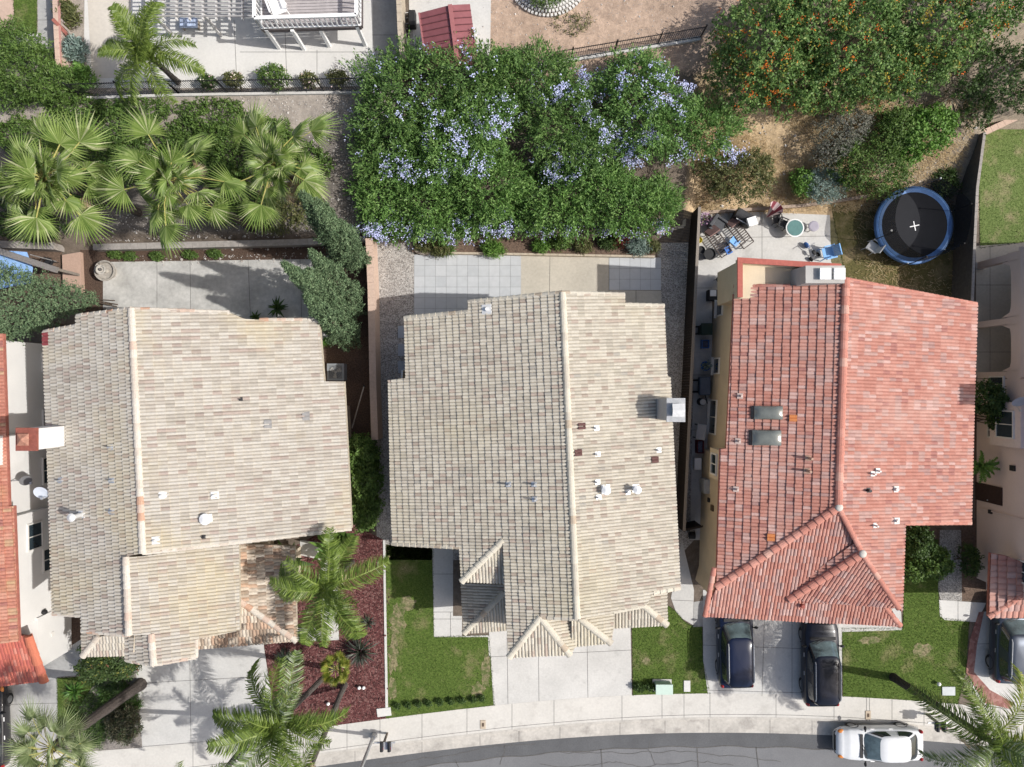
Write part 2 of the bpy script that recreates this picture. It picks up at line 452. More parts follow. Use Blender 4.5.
CAP3 = palette('red_cap', [(3, (.44, .19, .145)), (2, (.48, .23, .18)), (1, (.40, .17, .13)), (.5, (.50, .29, .23))], var=.15)
DECK_C = mat('cream_roof_edge', (.42, .37, .29), var=.2)
DECK_R = mat('red_roof_edge', (.32, .12, .09), var=.2)
STUCCO_W = mat('white_stucco', (.66, .65, .63), var=.05, scale=40, bump=.2, big=.05, bigscale=.6)
STUCCO_T = mat('tan_stucco', (.55, .46, .33), var=.08, scale=30, bump=.2, big=.10, bigscale=.7)
STUCCO_C = mat('cream_stucco', (.50, .43, .33), var=.06, scale=30, bump=.2, big=.08)
STUCCO_P = mat('pinkish_stucco', (.63, .52, .475), var=.06, scale=30, bump=.2, big=.08)
STUCCO_G = mat('chimney_stucco', (.40, .385, .36), var=.08, scale=30, bump=.2, big=.1, bigscale=1.)
TRIM = mat('off_white_trim', (.66, .64, .60), var=.05)
WHITE = mat('white_paint', (.78, .78, .77), var=.05, rough=.5)
GALV = mat('galvanised_metal', (.50, .51, .52), rough=.45, var=.15, metal=.6)
GALV_L = mat('pale_sheet_metal', (.62, .62, .61), rough=.5, var=.12, metal=.15)
GLASS = glass_mat('window_glass')
DARK = mat('dark_metal', (.025, .025, .027), rough=.55, var=.2)
REDTRIM = mat('red_coping', (.36, .10, .075), var=.15, rough=.7)
WOODDK = mat('dark_stained_wood', (.055, .032, .022), var=.35, scale=18, rough=.8)
WOODGR = mat('weathered_wood', (.23, .20, .17), var=.3, scale=20)
XA, YA = Vector((1, 0, 0)), Vector((0, 1, 0))

def roof_faces(house, faces, tm, dk, per, exp, crown, tilt, stagger=0., th=.16, name='roof', label=None, alt=0.):
    """faces: (plane, 3D polygon); one tiled roof mesh with its deck underneath"""
    t = Tiles(); d = MB()
    for f in faces:
        pl, poly = f[0], f[1]
        t.lay(pl, poly, per, exp, crown, tilt, f[3] if len(f) > 3 else stagger, alt=alt)
        slab(d, poly, f[2] if len(f) > 2 else th)
    r = t.build(name, tm, house)
    if label: r['label'] = label
    d.build('roof_deck', dk, r)
    return r

def cap_run(parent, m, lines, **kw):
    for a, b in lines:
        mb = MB(); caps(mb, a, b, **kw); mb.build('ridge_cap', m, parent)

def H_(pl, *pts): return [pl.hit(*p) for p in pts]

def pipe(parent, pl, px, py, h=.35, r=.05, flash=.22, kind='vent_pipe', m=None, cone=False):
    p = pl.hit(px, py); mb = MB()
    f = flash / 2
    uu, vv = pl.u * f, pl.v * f; b = p + pl.n * .095
    mb.add([b - uu - vv, b + uu - vv, b + uu + vv, b - uu + vv, p - uu * 1.1 - vv * 1.1, p + uu * 1.1 - vv * 1.1, p + uu * 1.1 + vv * 1.1, p - uu * 1.1 + vv * 1.1],
           [(0, 1, 2, 3), (0, 4, 5, 1), (1, 5, 6, 2), (2, 6, 7, 3), (3, 7, 4, 0)])
    mb.tube([p, p + Vector((0, 0, h))], r, 10)
    if cone: mb.tube([p + Vector((0, 0, h)), p + Vector((0, 0, h + .05)), p + Vector((0, 0, h + .14))], [r * 1.9, r * 1.9, r * .4], 12)
    return mb.build(kind, m or GALV_L, parent)

def odd_tile(parent, pl, px, py, m, s=.30):
    p = pl.hit(px, py); mb = MB()
    for k in (-1, 1):
        for i in range(1, 5):
            a0, a1 = PU[i] if i > 1 else 0, PU[i + 1]
            a0, a1 = a0 * s / 2, a1 * s / 2; o0 = -s / 2 + (k + 1) * s / 4
            mb.quad(*[p + pl.u * (o0 + a) + pl.v * b + pl.n * (h * .05 + .075 + .03 * (b > 0)) for a, b, h in ((a0, -.17, PH[i]), (a1, -.17, PH[i + 1]), (a1, .17, PH[i + 1]), (a0, .17, PH[i]))])
    return mb.build('replacement_tile', m, parent)

def walls(house, poly3, zf, m, ins=.42, z0=-.3, name='wall'):
    q = inset([(p.x, p.y) for p in poly3], ins); mb = MB()
    mb.prism(q, z0, [zf(x, y) for x, y in q], bottom=False)
    return mb.build(name, m, house)

def window(house, c, w, h, nrm, split='v', frame=TRIM, sill=True):
    """window on a wall: centre c, outward normal nrm (horizontal)"""
    nrm = Vector(nrm).normalized(); sd = Vector((-nrm.y, nrm.x, 0)); up = Vector((0, 0, 1)); c = Vector(c)
    mb = MB(); t = .07
    def bar(a, b, wd, dp=.07):
        d = (b - a).normalized(); s2 = d.cross(nrm)
        vs = [p + s2 * (i * wd / 2) + nrm * (k) for p in (a, b) for i in (-1, 1) for k in (-.02, dp)]
        mb.add(vs, [(0, 1, 3, 2), (4, 6, 7, 5), (0, 4, 5, 1), (2, 3, 7, 6), (0, 2, 6, 4), (1, 5, 7, 3)])
    bar(c - sd * (w / 2 + t / 2) - up * (h / 2 + t), c - sd * (w / 2 + t / 2) + up * (h / 2 + t), t); bar(c + sd * (w / 2 + t / 2) - up * (h / 2 + t), c + sd * (w / 2 + t / 2) + up * (h / 2 + t), t)
    bar(c - sd * w / 2 + up * (h / 2 + t / 2), c + sd * w / 2 + up * (h / 2 + t / 2), t); bar(c - sd * w / 2 - up * (h / 2 + t / 2), c + sd * w / 2 - up * (h / 2 + t / 2), t)
    if split == 'v': bar(c - up * h / 2, c + up * h / 2, .045, .055)
    if split == 'h': bar(c - sd * w / 2, c + sd * w / 2, .045, .055)
    fr = mb.build('window', frame, house)
    g = MB(); a, b = sd * w / 2, up * h / 2; o = c + nrm * .02
    g.quad(o - a - b, o + a - b, o + a + b, o - a + b); g.build('pane', GLASS, fr)
    if sill:
        s = MB(); q = c - up * (h / 2 + t + .03) + nrm * .06
        s.beam(q - sd * (w / 2 + .12), q + sd * (w / 2 + .12), .16, .05); s.build('sill', frame, fr)
    return fr

def wall_px(px, py, o, n):
    """point where the sight line of a photo point meets an upright wall"""
    d = Vector(((px - CX) / F, (CY - py) / F, -1)); c = Vector((0, 0, H)); n = Vector(n)
    return c + d * ((Vector(o) - c).dot(n) / d.dot(n))

def garage(house, a, b, h=2.2):
    a, b = Vector(a), Vector(b); d = (b - a).normalized(); nr = Vector((d.y, -d.x, 0))
    if nr.y > 0: nr = -nr
    mb = MB(); n = 4
    for i in range(n):
        z0, z1 = .04 + h * i / n, h * (i + 1) / n - .015
        vs = [p + nr * k + Vector((0, 0, z)) for p in (a, b) for z in (z0, z1) for k in (.0, .04)]
        mb.add(vs, [(0, 1, 3, 2), (4, 6, 7, 5), (0, 4, 5, 1), (2, 3, 7, 6), (0, 2, 6, 4), (1, 5, 7, 3)])
    mb.build('garage_door', TRIM, house)

# ------------------------------------------------------------------ middle house, cream tiles
def middle_house():
    h = thing('house', 'cream tiled house in the middle, its tiles in even grid like rows', 'house', (2, -1, 0))
    Z = 7.6
    a, b = P(562.5, 293, Z), P(577, 618.5, Z)
    L, Rr, d, e = gable(a, b, .30); LO = Rr.off(-.60)
    lp = H_(L, (404.5, 318), (468.5, 312), (468.5, 302)) + [a, b] + H_(L, (540, 617), (509, 657), (504, 583), (503, 540), (461.5, 581.5), (459.5, 547), (392, 543.5), (388.5, 380), (406, 378))
    rp = [a] + H_(Rr, (624.5, 295), (625, 305), (664, 306), (667, 376), (670, 377), (680, 588), (653, 592.5), (644, 606), (614, 612), (581, 619)) + [b]
    A3, B3 = L.hit(503, 540), L.hit(461.5, 581.5)
    H1 = span(A3, B3, e); h1 = [A3, B3] + H_(H1, (504, 583))
    f0 = L.hit(540, 617); f1 = L.hit(509, 657)
    FA = span(f0, f1, e); f2 = FA.hit(570, 655); fa = [f0, f1, f2]
    FB = span(f0, f2, d); fb = [f0, f2] + H_(FB, (575, 646), (578, 619.5))
    c0, c1 = LO.hit(580, 618.5), LO.hit(611, 643)
    FC = span(c0, c1, e); fc = [c0] + H_(FC, (571.5, 619), (571.5, 646.5)) + [c1]
    fd = [c0, c1] + H_(LO, (613, 628), (614, 612))
    e0, e1 = LO.hit(644, 606), LO.hit(667, 625)
    FE = span(e0, e1, e); fe = [e0] + H_(FE, (613, 612.5), (613, 628)) + [e1]
    ff = [e0, e1] + H_(LO, (667, 592), (653, 591.5))
    W = Pl(P(462, 600, 2.95), -e * .30 + Vector((0, 0, 1)))
    w0, w1 = W.hit(504, 592), W.hit(464, 633)
    wt = W.hit(515, 580.5)
    fw = [w0, w1] + H_(W, (461, 583), (514, 583))+ [W.hit(514, 585)]
    fw = H_(W, (461, 583), (464, 633)) + [w0] + H_(W, (514, 584))
    WS = span(w0, w1, e); fs = [w0, w1] + H_(WS, (514, 629.5), (514, 585))
    up = Vector((0, 0, .03))
    roof = roof_faces(h, [(L, lp), (Rr, rp, .3), (H1, h1), (FA, fa), (FB, fb), (FC, fc), (LO, fd), (FE, fe), (LO, ff), (W, fw), (WS, fs)], TILE2, DECK_C, .152, .33, .064, .046, alt=.62)
    cap_run(roof, CAP2, [(a + up, b + up), (A3 + up, B3 + up), (f0 + up, f1 + up), (f0 + up, f2 + up), (c0 + up, c1 + up), (e0 + up, e1 + up), (w0 + up, w1 + up)], r=.16)
    cap_run(roof, CAP2, [(lp[0], lp[1]), (lp[2], a), (a, rp[1]), (rp[2], rp[3]), (lp[11], lp[10]), (rp[6], rp[7]), (b, f0)], r=.12, seg=.33)
    cap_run(roof, CAP2, [(rp[9], rp[8])], r=.1, seg=.33)
    zf = lambda x, y: min(L.zat(x, y), Rr.zat(x, y)) - .2
    walls(h, [lp[0], lp[1], lp[2], a, rp[1], rp[2], rp[3], rp[6], b, lp[6], lp[8], lp[10], lp[11]], zf, STUCCO_C)
    zc = min(c1.z, e1.z) - .25
    walls(h, [b, FC.hit(571.5, 646.5), c1, fd[2], fe[2], e1, LO.hit(667, 592), rp[6]], lambda x, y: e1.z - .3, STUCCO_C, .3)
    walls(h, [f0, f1, f2, FB.hit(577, 619.5)], lambda x, y: f1.z - .25, STUCCO_C, .35)
    walls(h, [A3, B3, h1[2]], lambda x, y: B3.z - .25, STUCCO_C, .35)
    walls(h, [W.hit(461, 583), W.hit(464, 633), WS.hit(514, 629.5), W.hit(514, 583)], lambda x, y: 2.75, STUCCO_C, .35)
    garage(h, (f1.x + .6, f1.y + .29, 0), (f2.x - .1, f2.y + .29, 0)); 
    sw = W.hit(490, 632); window(h, (sw.x, WS.hit(490, 630).y + .33, 1.5), .8, 1.0, (0, -1, 0)); window(h, ((f1.x + f2.x) / 2, f1.y + .32, 4.6), 1.3, 1.1, (0, -1, 0))
    # chimney
    ch = MB(); z1 = 7.70
    x0, x1, y0, y1 = 6.93, 7.66, -1.66, -.70
    xb = 6.62; ch.add([(xb, y0, 5.9), (x1, y0, 5.9), (x1, y1, 5.9), (xb, y1, 5.9), (x0, y0, z1), (x1, y0, z1), (x1, y1, z1), (x0, y1, z1)], [(0, 1, 5, 4), (1, 2, 6, 5), (2, 3, 7, 6), (3, 0, 4, 7), (4, 5, 6, 7)])
    c = ch.build('chimney', STUCCO_G, roof)
    m = MB(); m.prism([(x0 - .05, y0 - .05), (x1 + .05, y0 - .05), (x1 + .05, y1 + .05), (x0 - .05, y1 + .05)], z1, z1 + .12); m.build('chimney_cap', mat('dull_cap_metal', (.34, .35, .36), rough=.6, var=.15, metal=.2), roof)
    k = MB(); cx_, cy_ = (x0 + x1) / 2 + .05, (y0 + y1) / 2
    k.prism([(cx_ - .22, cy_ - .25), (cx_ + .24, cy_ - .25), (cx_ + .24, cy_ + .25), (cx_ - .22, cy_ + .25)], z1 + .12, z1 + .34)
    k.add([(cx_ - .26, cy_ - .29, z1 + .34), (cx_ + .28, cy_ - .29, z1 + .34), (cx_ + .28, cy_ + .29, z1 + .34), (cx_ - .26, cy_ + .29, z1 + .34), (cx_ - .26, cy_, z1 + .47), (cx_ + .28, cy_, z1 + .47)], [(0, 1, 5, 4), (2, 3, 4, 5), (0, 4, 3), (1, 2, 5), (3, 2, 1, 0)])
    k.build('flue_cap', GALV_L, roof)
    dk = mat('dark_red_tile', (.115, .058, .052), var=.2)
    for q in ((581, 426), (577.5, 452.5), (654, 459.5)): odd_tile(roof, Rr, *q, dk)
    for q in ((596, 428), (597, 454), (597, 482), (598, 497), (658, 450), (627, 492)): pipe(roof, Rr, *q, h=.3, r=.04, flash=.24)
    pipe(roof, Rr, 605, 489, h=.4, r=.11, flash=.42, cone=True, kind='roof_vent', m=WHITE); pipe(roof, Rr, 635, 488, h=.6, r=.10, flash=.36, cone=True, kind='roof_vent', m=WHITE)
    for q in ((534.5, 484), (535, 499), (509, 484)): pipe(roof, L, *q, h=.45, r=.05, flash=.25, m=GALV)
    pipe(roof, L, 487, 309.5, h=.2, r=.09, flash=.45, kind='roof_vent', m=GALV_L)
    window(h, (lp[11].x + .40, 0, 3.9), 1.2, 1.0, (-1, .05, 0)); window(h, (lp[11].x + .36, -3, 3.9), 1.2, 1.0, (-1, .05, 0))
    return h

# ------------------------------------------------------------------ left house, pale tiles
def pale_house():
    h = thing('house', 'wide house with pale staggered roof tiles and a white chimney with brick red cap', 'house', (-15, -2, 0))
    Z = 7.6
    a, b = P(131.5, 309, Z), P(143, 553, Z)
    L, Rr, d, e = gable(a, b, .30)
    LO = Rr.off(-.38)
    r2a, r2b = LO.hit(126, 557), LO.hit(129, 635)
    lp = H_(L, (77, 316)) + [a, b] + H_(L, (126.5, 556), (129.5, 635), (82, 631), (81.5, 615.5), (53, 613.5), (44, 332), (77, 326))
    rp = [a] + H_(Rr, (229.5, 312.5), (244, 319), (260, 320), (319, 320), (324, 381.5), (344, 381.5), (351.5, 528.5), (236, 542.5)) + [b]
    lo = [r2a] + H_(LO, (142, 556), (239, 541.5), (240, 630), (196, 639), (196, 657), (154, 664.5), (151.5, 634)) + [r2b]
    r3a, r3b = LO.hit(151.5, 634) + Vector((0, 0, .02)), LO.hit(154, 664.5) + Vector((0, 0, .02))
    L3 = Pl(r3a, -e * .3 + Vector((0, 0, 1))); l3 = [r3a, r3b] + H_(L3, (126, 660), (126, 636.5))
    E1 = Pl(P(239, 570, 4.9), e * .3 + Vector((0, 0, 1)))
    g0, g1 = E1.hit(240, 601), E1.hit(297, 641)
    e1 = H_(E1, (238, 543), (295, 546)) + [g1, g0]
    S1 = span(g0, g1, e); s1 = [g0, g1] + H_(S1, (196, 649), (196, 639), (238, 628))
    # little porch roof at the street side
    W = Pl(P(83, 645, 3.1), -e * .3 + Vector((0, 0, 1))); w0, w1 = W.hit(99, 636), W.hit(83, 656)
    wf = [w0, w1] + H_(W, (82, 634), (99, 632)); WS = span(w0, w1, e); ws = [w0, w1] + H_(WS, (128, 655), (128, 634))
    roof = roof_faces(h, [(L, lp), (Rr, rp, .32, 0.), (LO, lo, .16, 0.), (L3, l3), (W, wf), (WS, ws)], TILE1, DECK_C, .160, .40, .075, .05, .5, alt=.62)
    up = Vector((0, 0, .03))
    cap_run(roof, CAP1, [(a + up, b + up), (r2a + up, r2b + up), (r3a + up, r3b + up), (w0 + up, w1 + up)], r=.17)
    cap_run(roof, CAP1, [(lp[0], a), (a, rp[1]), (rp[3], rp[4]), (lp[8], lp[9]), (b, rp[8]), (rp[8], rp[7]), (lp[4], lp[5]), (lp[6], lp[7]), (lo[5], lo[4]), (l3[2], l3[1]), (lo[6], lo[5])], r=.11, seg=.36)
    low = roof_faces(h, [(E1, e1), (S1, s1)], TILE1B, DECK_C, .17, .40, .055, .05, .5, alt=.4, name='lower_roof', label='lower roof wing with brown shade painted into its tiles')
    cap_run(low, CAP1, [(g0 + up, g1 + up)], r=.16)
    zf = lambda x, y: min(L.zat(x, y), Rr.zat(x, y)) - .2
    walls(h, [lp[0], a, rp[1], rp[2], rp[3], Rr.hit(302, 321), Rr.hit(306, 390), Rr.hit(344, 391), rp[7], rp[8], b, lp[4], lp[5], lp[6], lp[7], lp[8], lp[9]], zf, STUCCO_C, .9)
    walls(h, [r2a, LO.hit(239, 541.5), LO.hit(240, 630), LO.hit(196, 639), LO.hit(196, 657), LO.hit(154, 664.5), L3.hit(126, 660)], lambda x, y: min(LO.zat(x, y), L.zat(x, y)) - .25, STUCCO_C)
    walls(h, [E1.hit(225, 545), E1.hit(295, 548), g1, S1.hit(225, 645)], lambda x, y: 2.75, STUCCO_C, .95)
    z1 = 8.3; x0, x1, y0, y1 = -21.62, -20.76, -2.92, -1.95
    ch = MB(); ch.prism([(x0 + .02, y0 + .02), (x1, y0 + .02), (x1, y1 - .02), (x0 + .02, y1 - .02)], 5.6, z1); ch.build('chimney', STUCCO_W, roof)
    k = MB(); k.prism([(x0 - .03, y0 - .02), (x1 + .03, y0 - .02), (x1 + .03, y1 + .02), (x0 - .03, y1 + .02)], z1, z1 + .14); k.build('chimney', mat('brick_red_cap', (.23, .075, .055), var=.2), roof)
    k = MB(); cx_, cy_ = (x0 + x1) / 2 - .03, (y0 + y1) / 2
    k.lathe((cx_, cy_, z1 + .14), [(.2, 0), (.2, .16)], 4)
    k.add([(cx_ - .26, cy_ - .26, z1 + .3), (cx_ + .26, cy_ - .26, z1 + .3), (cx_ + .26, cy_ + .26, z1 + .3), (cx_ - .26, cy_ + .26, z1 + .3), (cx_, cy_, z1 + .46)], [(0, 1, 4), (1, 2, 4), (2, 3, 4), (3, 0, 4), (3, 2, 1, 0)])
    k.build('flue_cap', mat('rusty_metal', (.33, .16, .11), var=.35, scale=5, rough=.7), roof)
    for q in ((163, 495), (215, 495), (156, 540)): pipe(roof, Rr, *q, h=.25, r=.05, flash=.34, m=GALV_L)
    pipe(roof, Rr, 208, 518, h=.3, r=.14, flash=.36, cone=True, kind='roof_vent', m=WHITE)
    for q in ((204, 536.5), (241, 399)): pipe(roof, Rr, *q, h=.25, r=.03, flash=.16, m=DARK)
    pipe(roof, L, 83, 514, h=.85, r=.10, flash=.35, cone=True, kind='roof_vent', m=GALV_L)
    for q in ((113, 511), (62, 480), (113, 480), (112, 447)): pipe(roof, L, *q, h=.35, r=.04, flash=.28, m=GALV)
    gr = mat('grey_tile', (.27, .26, .25), var=.15)
    for q in ((268, 424), (306, 416)): odd_tile(roof, Rr, *q, gr, .42)
    rd = mat('maroon_tile', (.23, .05, .055), var=.2)
    for q in ((47.5, 336), (47.5, 342)): odd_tile(roof, L, *q, rd, .34)
    wx = rp[6].x - .9
    window(h, (wx + .06, -2.5, 3.6), 1.3, 1.1, (1, .05, 0)); window(h, (wx + .14, -5, 1.5), 1.5, 1.1, (1, .05, 0))
    return h

# ------------------------------------------------------------------ right house, red tiles
def red_house():
    h = thing('house', 'red clay tiled house with two skylights and tan walls', 'house', (15.5, -2, 0))
    Z = 6.7
    a, b = P(845.5, 279, Z), P(838, 507, Z)
    L, Rr, d, e = gable(a, b, .30)
    lp = H_(L, (734, 286), (790, 286)) + [a, b] + H_(L, (716, 587), (720, 449), (726, 448.5))
    rp = [a] + H_(Rr, (976.5, 304), (971, 523), (905, 523.5), (902, 624), (899, 608), (861, 553)) + [b]
    rp = [a] + H_(Rr, (976.5, 304), (971, 523), (905, 523.5), (902, 612), (861, 553)) + [b]
    S1 = span(b, L.hit(716, 587), e)
    s1 = [b] + H_(S1, (716, 587), (705, 616), (901.5, 626.5), (858, 553))
    p0 = Rr.hit(861, 553) + Vector((0, 0, .05)); p1 = S1.hit(788, 599) + Vector((0, 0, .06)); q1 = Rr.hit(898, 608) + Vector((0, 0, .05))
    S2 = span(p0, p1, q1 - p0) if False else Pl(p0, (p1 - p0).cross(q1 - p0))
    s2 = [p0, p1] + H_(S2, (884, 607)) + [q1]
    N2 = Pl(p0, (p1 - p0).cross(S1.hit(815, 566) - Vector((0, 0, .1)) - p0)); n2 = [p0, p1] + H_(N2, (785, 592), (857, 541))
    roof = roof_faces(h, [(L, lp), (Rr, rp), (S1, s1), (S2, s2), (N2, n2, .02)], TILE3, DECK_R, .165, .375, .058, .045)
    up = Vector((0, 0, .03))
    cap_run(roof, CAP3, [(a + up, b + up), (b + up, lp[4] + up), (p0 + up, p1 + up)], r=.19, seg=.4, lift=.05)
    cap_run(roof, CAP3, [(b + up, Rr.hit(858, 545) + up), (Rr.hit(858, 545) + up, p0 + up), (p0 + up, q1 + up), (S1.hit(885, 607) + up, S1.hit(900, 625.5) + up), (S1.hit(714, 568) + up, S1.hit(705, 616) + up)], r=.13, seg=.4)
    cap_run(roof, CAP3, [(a, rp[1]), (rp[3], rp[2]), (lp[0], lp[1])], r=.10, seg=.3)
    cm = mat('ridge_mortar', (.50, .47, .42), var=.1)
    for p in (b, p0):
        mb = MB(); mb.ball(p + Vector((0, 0, .12)), .19, sq=(1, 1, .5)); mb.build('mortar_cap', cm, roof, smooth=True)
    zf = lambda x, y: min(L.zat(x, y), Rr.zat(x, y), S1.zat(x, y)) - .2
    wl = [lp[0], a, rp[1], rp[2], rp[3], S1.hit(901.5, 626.5), S1.hit(705, 616), lp[4] + Vector((0, -.2, 0)), lp[5], lp[6]]
    q = inset([(p.x, p.y) for p in wl], .55)
    mb = MB(); mb.prism(q, -.3, [zf(x, y) for x, y in q], bottom=False); mb.build('wall', STUCCO_T, h)
    # white wall strip seen under the street side eave
    fy = q[5][1]
    st = MB(); st.prism([(q[5][0] - 2.6, fy - .32), (q[5][0] + .5, fy - .32), (q[5][0] + .5, fy + .05), (q[5][0] - 2.6, fy + .05)], 0, 3.9); st.build('wall', STUCCO_C, h, )
    qa, qb = Vector((*q[6], 0)), Vector((*q[5], 0)); garage(h, qa.lerp(qb, .08) + Vector((0, -.03, 0)), qa.lerp(qb, .6) + Vector((0, -.03, 0)))
    # rear balcony with red coping
    bx0, bx1 = P(739, 262, 6.1).x, P(841, 262, 6.1).x; by1 = P(739, 258.5, 6.1).y; by0 = q[0][1] - .1; by2 = P(841, 265, 6.1).y
    bal = MB(); bal.prism([(bx0, by0), (bx1, by0), (bx1, by2 - .12), (bx0, by1 - .12)], 2.6, 5.6); 
    bal.prism([(bx0, by1 - .2), (bx1, by2 - .2), (bx1, by2), (bx0, by1)], 5.6, 6.0); bal.prism([(bx0 - .02, by0), (bx0 + .16, by0), (bx0 + .16, by1 - .2), (bx0 - .02, by1 - .2)], 5.59, 6.0)
    bo = bal.build('balcony', STUCCO_T, h)
    cp = MB(); cp.prism([(bx0 - .06, by1 - .2), (bx1 + .02, by2 - .2), (bx1 + .02, by2 + .06), (bx0 - .06, by1 + .06)], 6.0, 6.1); cp.prism([(bx0 - .06, by0), (bx0 + .18, by0), (bx0 + .18, by1 - .2), (bx0 - .06, by1 - .2)], 6.0, 6.1)
    cp.build('coping', REDTRIM, bo)
    # chimney
    X0, X1, Y0, Y1 = 13.40, 15.18, 4.58, 5.38
    ch = MB(); ch.add([(13.2, Y0 - .05, 5.0), (X1, Y0 - .05, 5.0), (X1, Y1, 5.0), (13.2, Y1, 5.0), (X0, Y0, 7.0), (X1, Y0, 7.0), (X1, Y1, 7.0), (X0, Y1, 7.0)], [(0, 1, 5, 4), (1, 2, 6, 5), (2, 3, 7, 6), (3, 0, 4, 7), (4, 5, 6, 7)]); ch.build('chimney', STUCCO_G, roof)
    for cx_ in (14.22, 14.86):
        k = MB(); k.prism([(cx_ - .21, 4.76), (cx_ + .21, 4.76), (cx_ + .21, 5.2), (cx_ - .21, 5.2)], 7.0, 7.14); k.prism([(cx_ - .25, 4.72), (cx_ + .25, 4.72), (cx_ + .25, 5.24), (cx_ - .25, 5.24)], 7.17, 7.23); k.box((cx_, 4.98, 7.155), (.3, .3, .05)); k.build('flue_cap', WHITE, roof)
    # skylights: domed bronze glass in a kerb
    sk = mat('skylight_dome', (.17, .18, .16), rough=.12, var=.2, scale=2, spec=.8)
    for (x0, y0, x1, y1) in ((754, 406, 782.5, 419), (752, 430, 781, 445)):
        p = [L.hit(x0, y0), L.hit(x1, y0 + .3), L.hit(x1, y1 + .3), L.hit(x0, y1)]
        kb = MB(); kb.add([k + L.n * .06 for k in p] + [k + L.n * .2 for k in p], [(0, 1, 5, 4), (1, 2, 6, 5), (2, 3, 7, 6), (3, 0, 4, 7), (4, 5, 6, 7)])
        s = kb.build('skylight', DARK, roof)
        dm = MB(); n = 8; vs = []; fs = []
        for i in range(n + 1):
            for j in range(n + 1):
                u, v = i / n, j / n; q2 = p[0].lerp(p[1], u).lerp(p[3].lerp(p[2], u), v)
                hh = .21 + .16 * (1 - abs(2 * u - 1) ** 4) * (1 - abs(2 * v - 1) ** 4); vs.append(q2 + L.n * hh)
        for i in range(n):
            for j in range(n): fs.append((i * (n + 1) + j, (i + 1) * (n + 1) + j, (i + 1) * (n + 1) + j + 1, i * (n + 1) + j + 1))
        dm.add(vs, fs); dm.build('dome', sk, s, smooth=True)
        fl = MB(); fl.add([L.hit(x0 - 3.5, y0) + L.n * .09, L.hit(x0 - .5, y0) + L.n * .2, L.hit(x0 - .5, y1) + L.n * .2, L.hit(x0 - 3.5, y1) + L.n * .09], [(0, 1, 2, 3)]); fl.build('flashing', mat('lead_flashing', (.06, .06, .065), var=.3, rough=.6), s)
    for x, y in ((740, 396), (738, 441), (736, 489)): pipe(roof, L, x, y, h=.3, r=.05, flash=.26, m=mat('dusty_pink_metal', (.50, .40, .36), var=.15))
    for x, y in ((808, 458), (806.5, 470.5)): pipe(roof, L, x, y, h=.5, r=.06, flash=.26, m=mat('rust_pipe', (.36, .24, .18), var=.3))
    orng = mat('orange_tile', (.52, .19, .065), var=.12)
    odd_tile(roof, L, 793, 418, orng, .32); odd_tile(roof, L, 771, 537, orng, .34)
    for x, y in ((871.5, 473.5), (876.5, 470.5), (874, 525)): pipe(roof, Rr, x, y, h=.4, r=.045, flash=.24, m=TRIM)
    pipe(roof, Rr, 867, 490, h=.35, r=.07, flash=.22, m=DARK); pipe(roof, Rr, 895, 489, h=.25, r=.08, flash=.28, kind='roof_vent', m=TRIM); pipe(roof, Rr, 895.5, 520.5, h=.25, r=.07, flash=.30, kind='roof_vent', m=TRIM)
    pipe(roof, S1, 801, 605, h=.3, r=.09, flash=.2, m=mat('red_vent', (.30, .09, .07), var=.2))
    # left wall with its windows
    w0, w1 = Vector((q[0][0], q[0][1], 0)), Vector((q[9][0], q[9][1], 0)); dd = (w1 - w0).normalized(); nr = Vector((dd.y, -dd.x, 0))
    if nr.x > 0: nr = -nr
    for (x, y, w, hh, sp) in ((720, 308, .75, 1., None), (716.8, 366, .75, 1., None), (713.2, 417, 1.75, 1.2, 'v')):
        p = wall_px(x, y, w0, nr); window(h, p, w, hh, nr, sp)
    w2, w3 = Vector((q[8][0], q[8][1], 0)), Vector((q[7][0], q[7][1], 0)); dd = (w3 - w2).normalized(); nr2 = Vector((dd.y, -dd.x, 0))
    if nr2.x > 0: nr2 = -nr2
    p = wall_px(715.5, 464, w2 + nr2 * .35, nr2)
    by = MB(); by.box(p - nr2 * .2, (.5, 1.5, 1.7), math.atan2(nr2.y, nr2.x)); bw = by.build('window_bay', mat('pale_bay_stucco', (.58, .50, .37), var=.06), h)
    window(bw, p + nr2 * .06, .95, .85, nr2, 'v', sill=False)
    for (x, y, m, s) in ((709.5, 500, DARK, .22), (713, 508, mat('vent_brown', (.10, .07, .045), var=.2), .3)):
        p = wall_px(x, y, w2, nr2); k = MB(); k.box(p + nr2 * .04, (.09, s, s * 1.3), math.atan2(nr2.y, nr2.x)); k.build('wall_vent', m, h)
    for (x, y) in ((698, 566), (701, 579.5)):
        p = wall_px(x, y, w2, nr2); k = MB(); k.box(p + nr2 * .03, (.06, .5, .34), math.atan2(nr2.y, nr2.x)); k.build('wall_tile', mat('rust_plaque', (.33, .17, .09), var=.25), h)
    return h

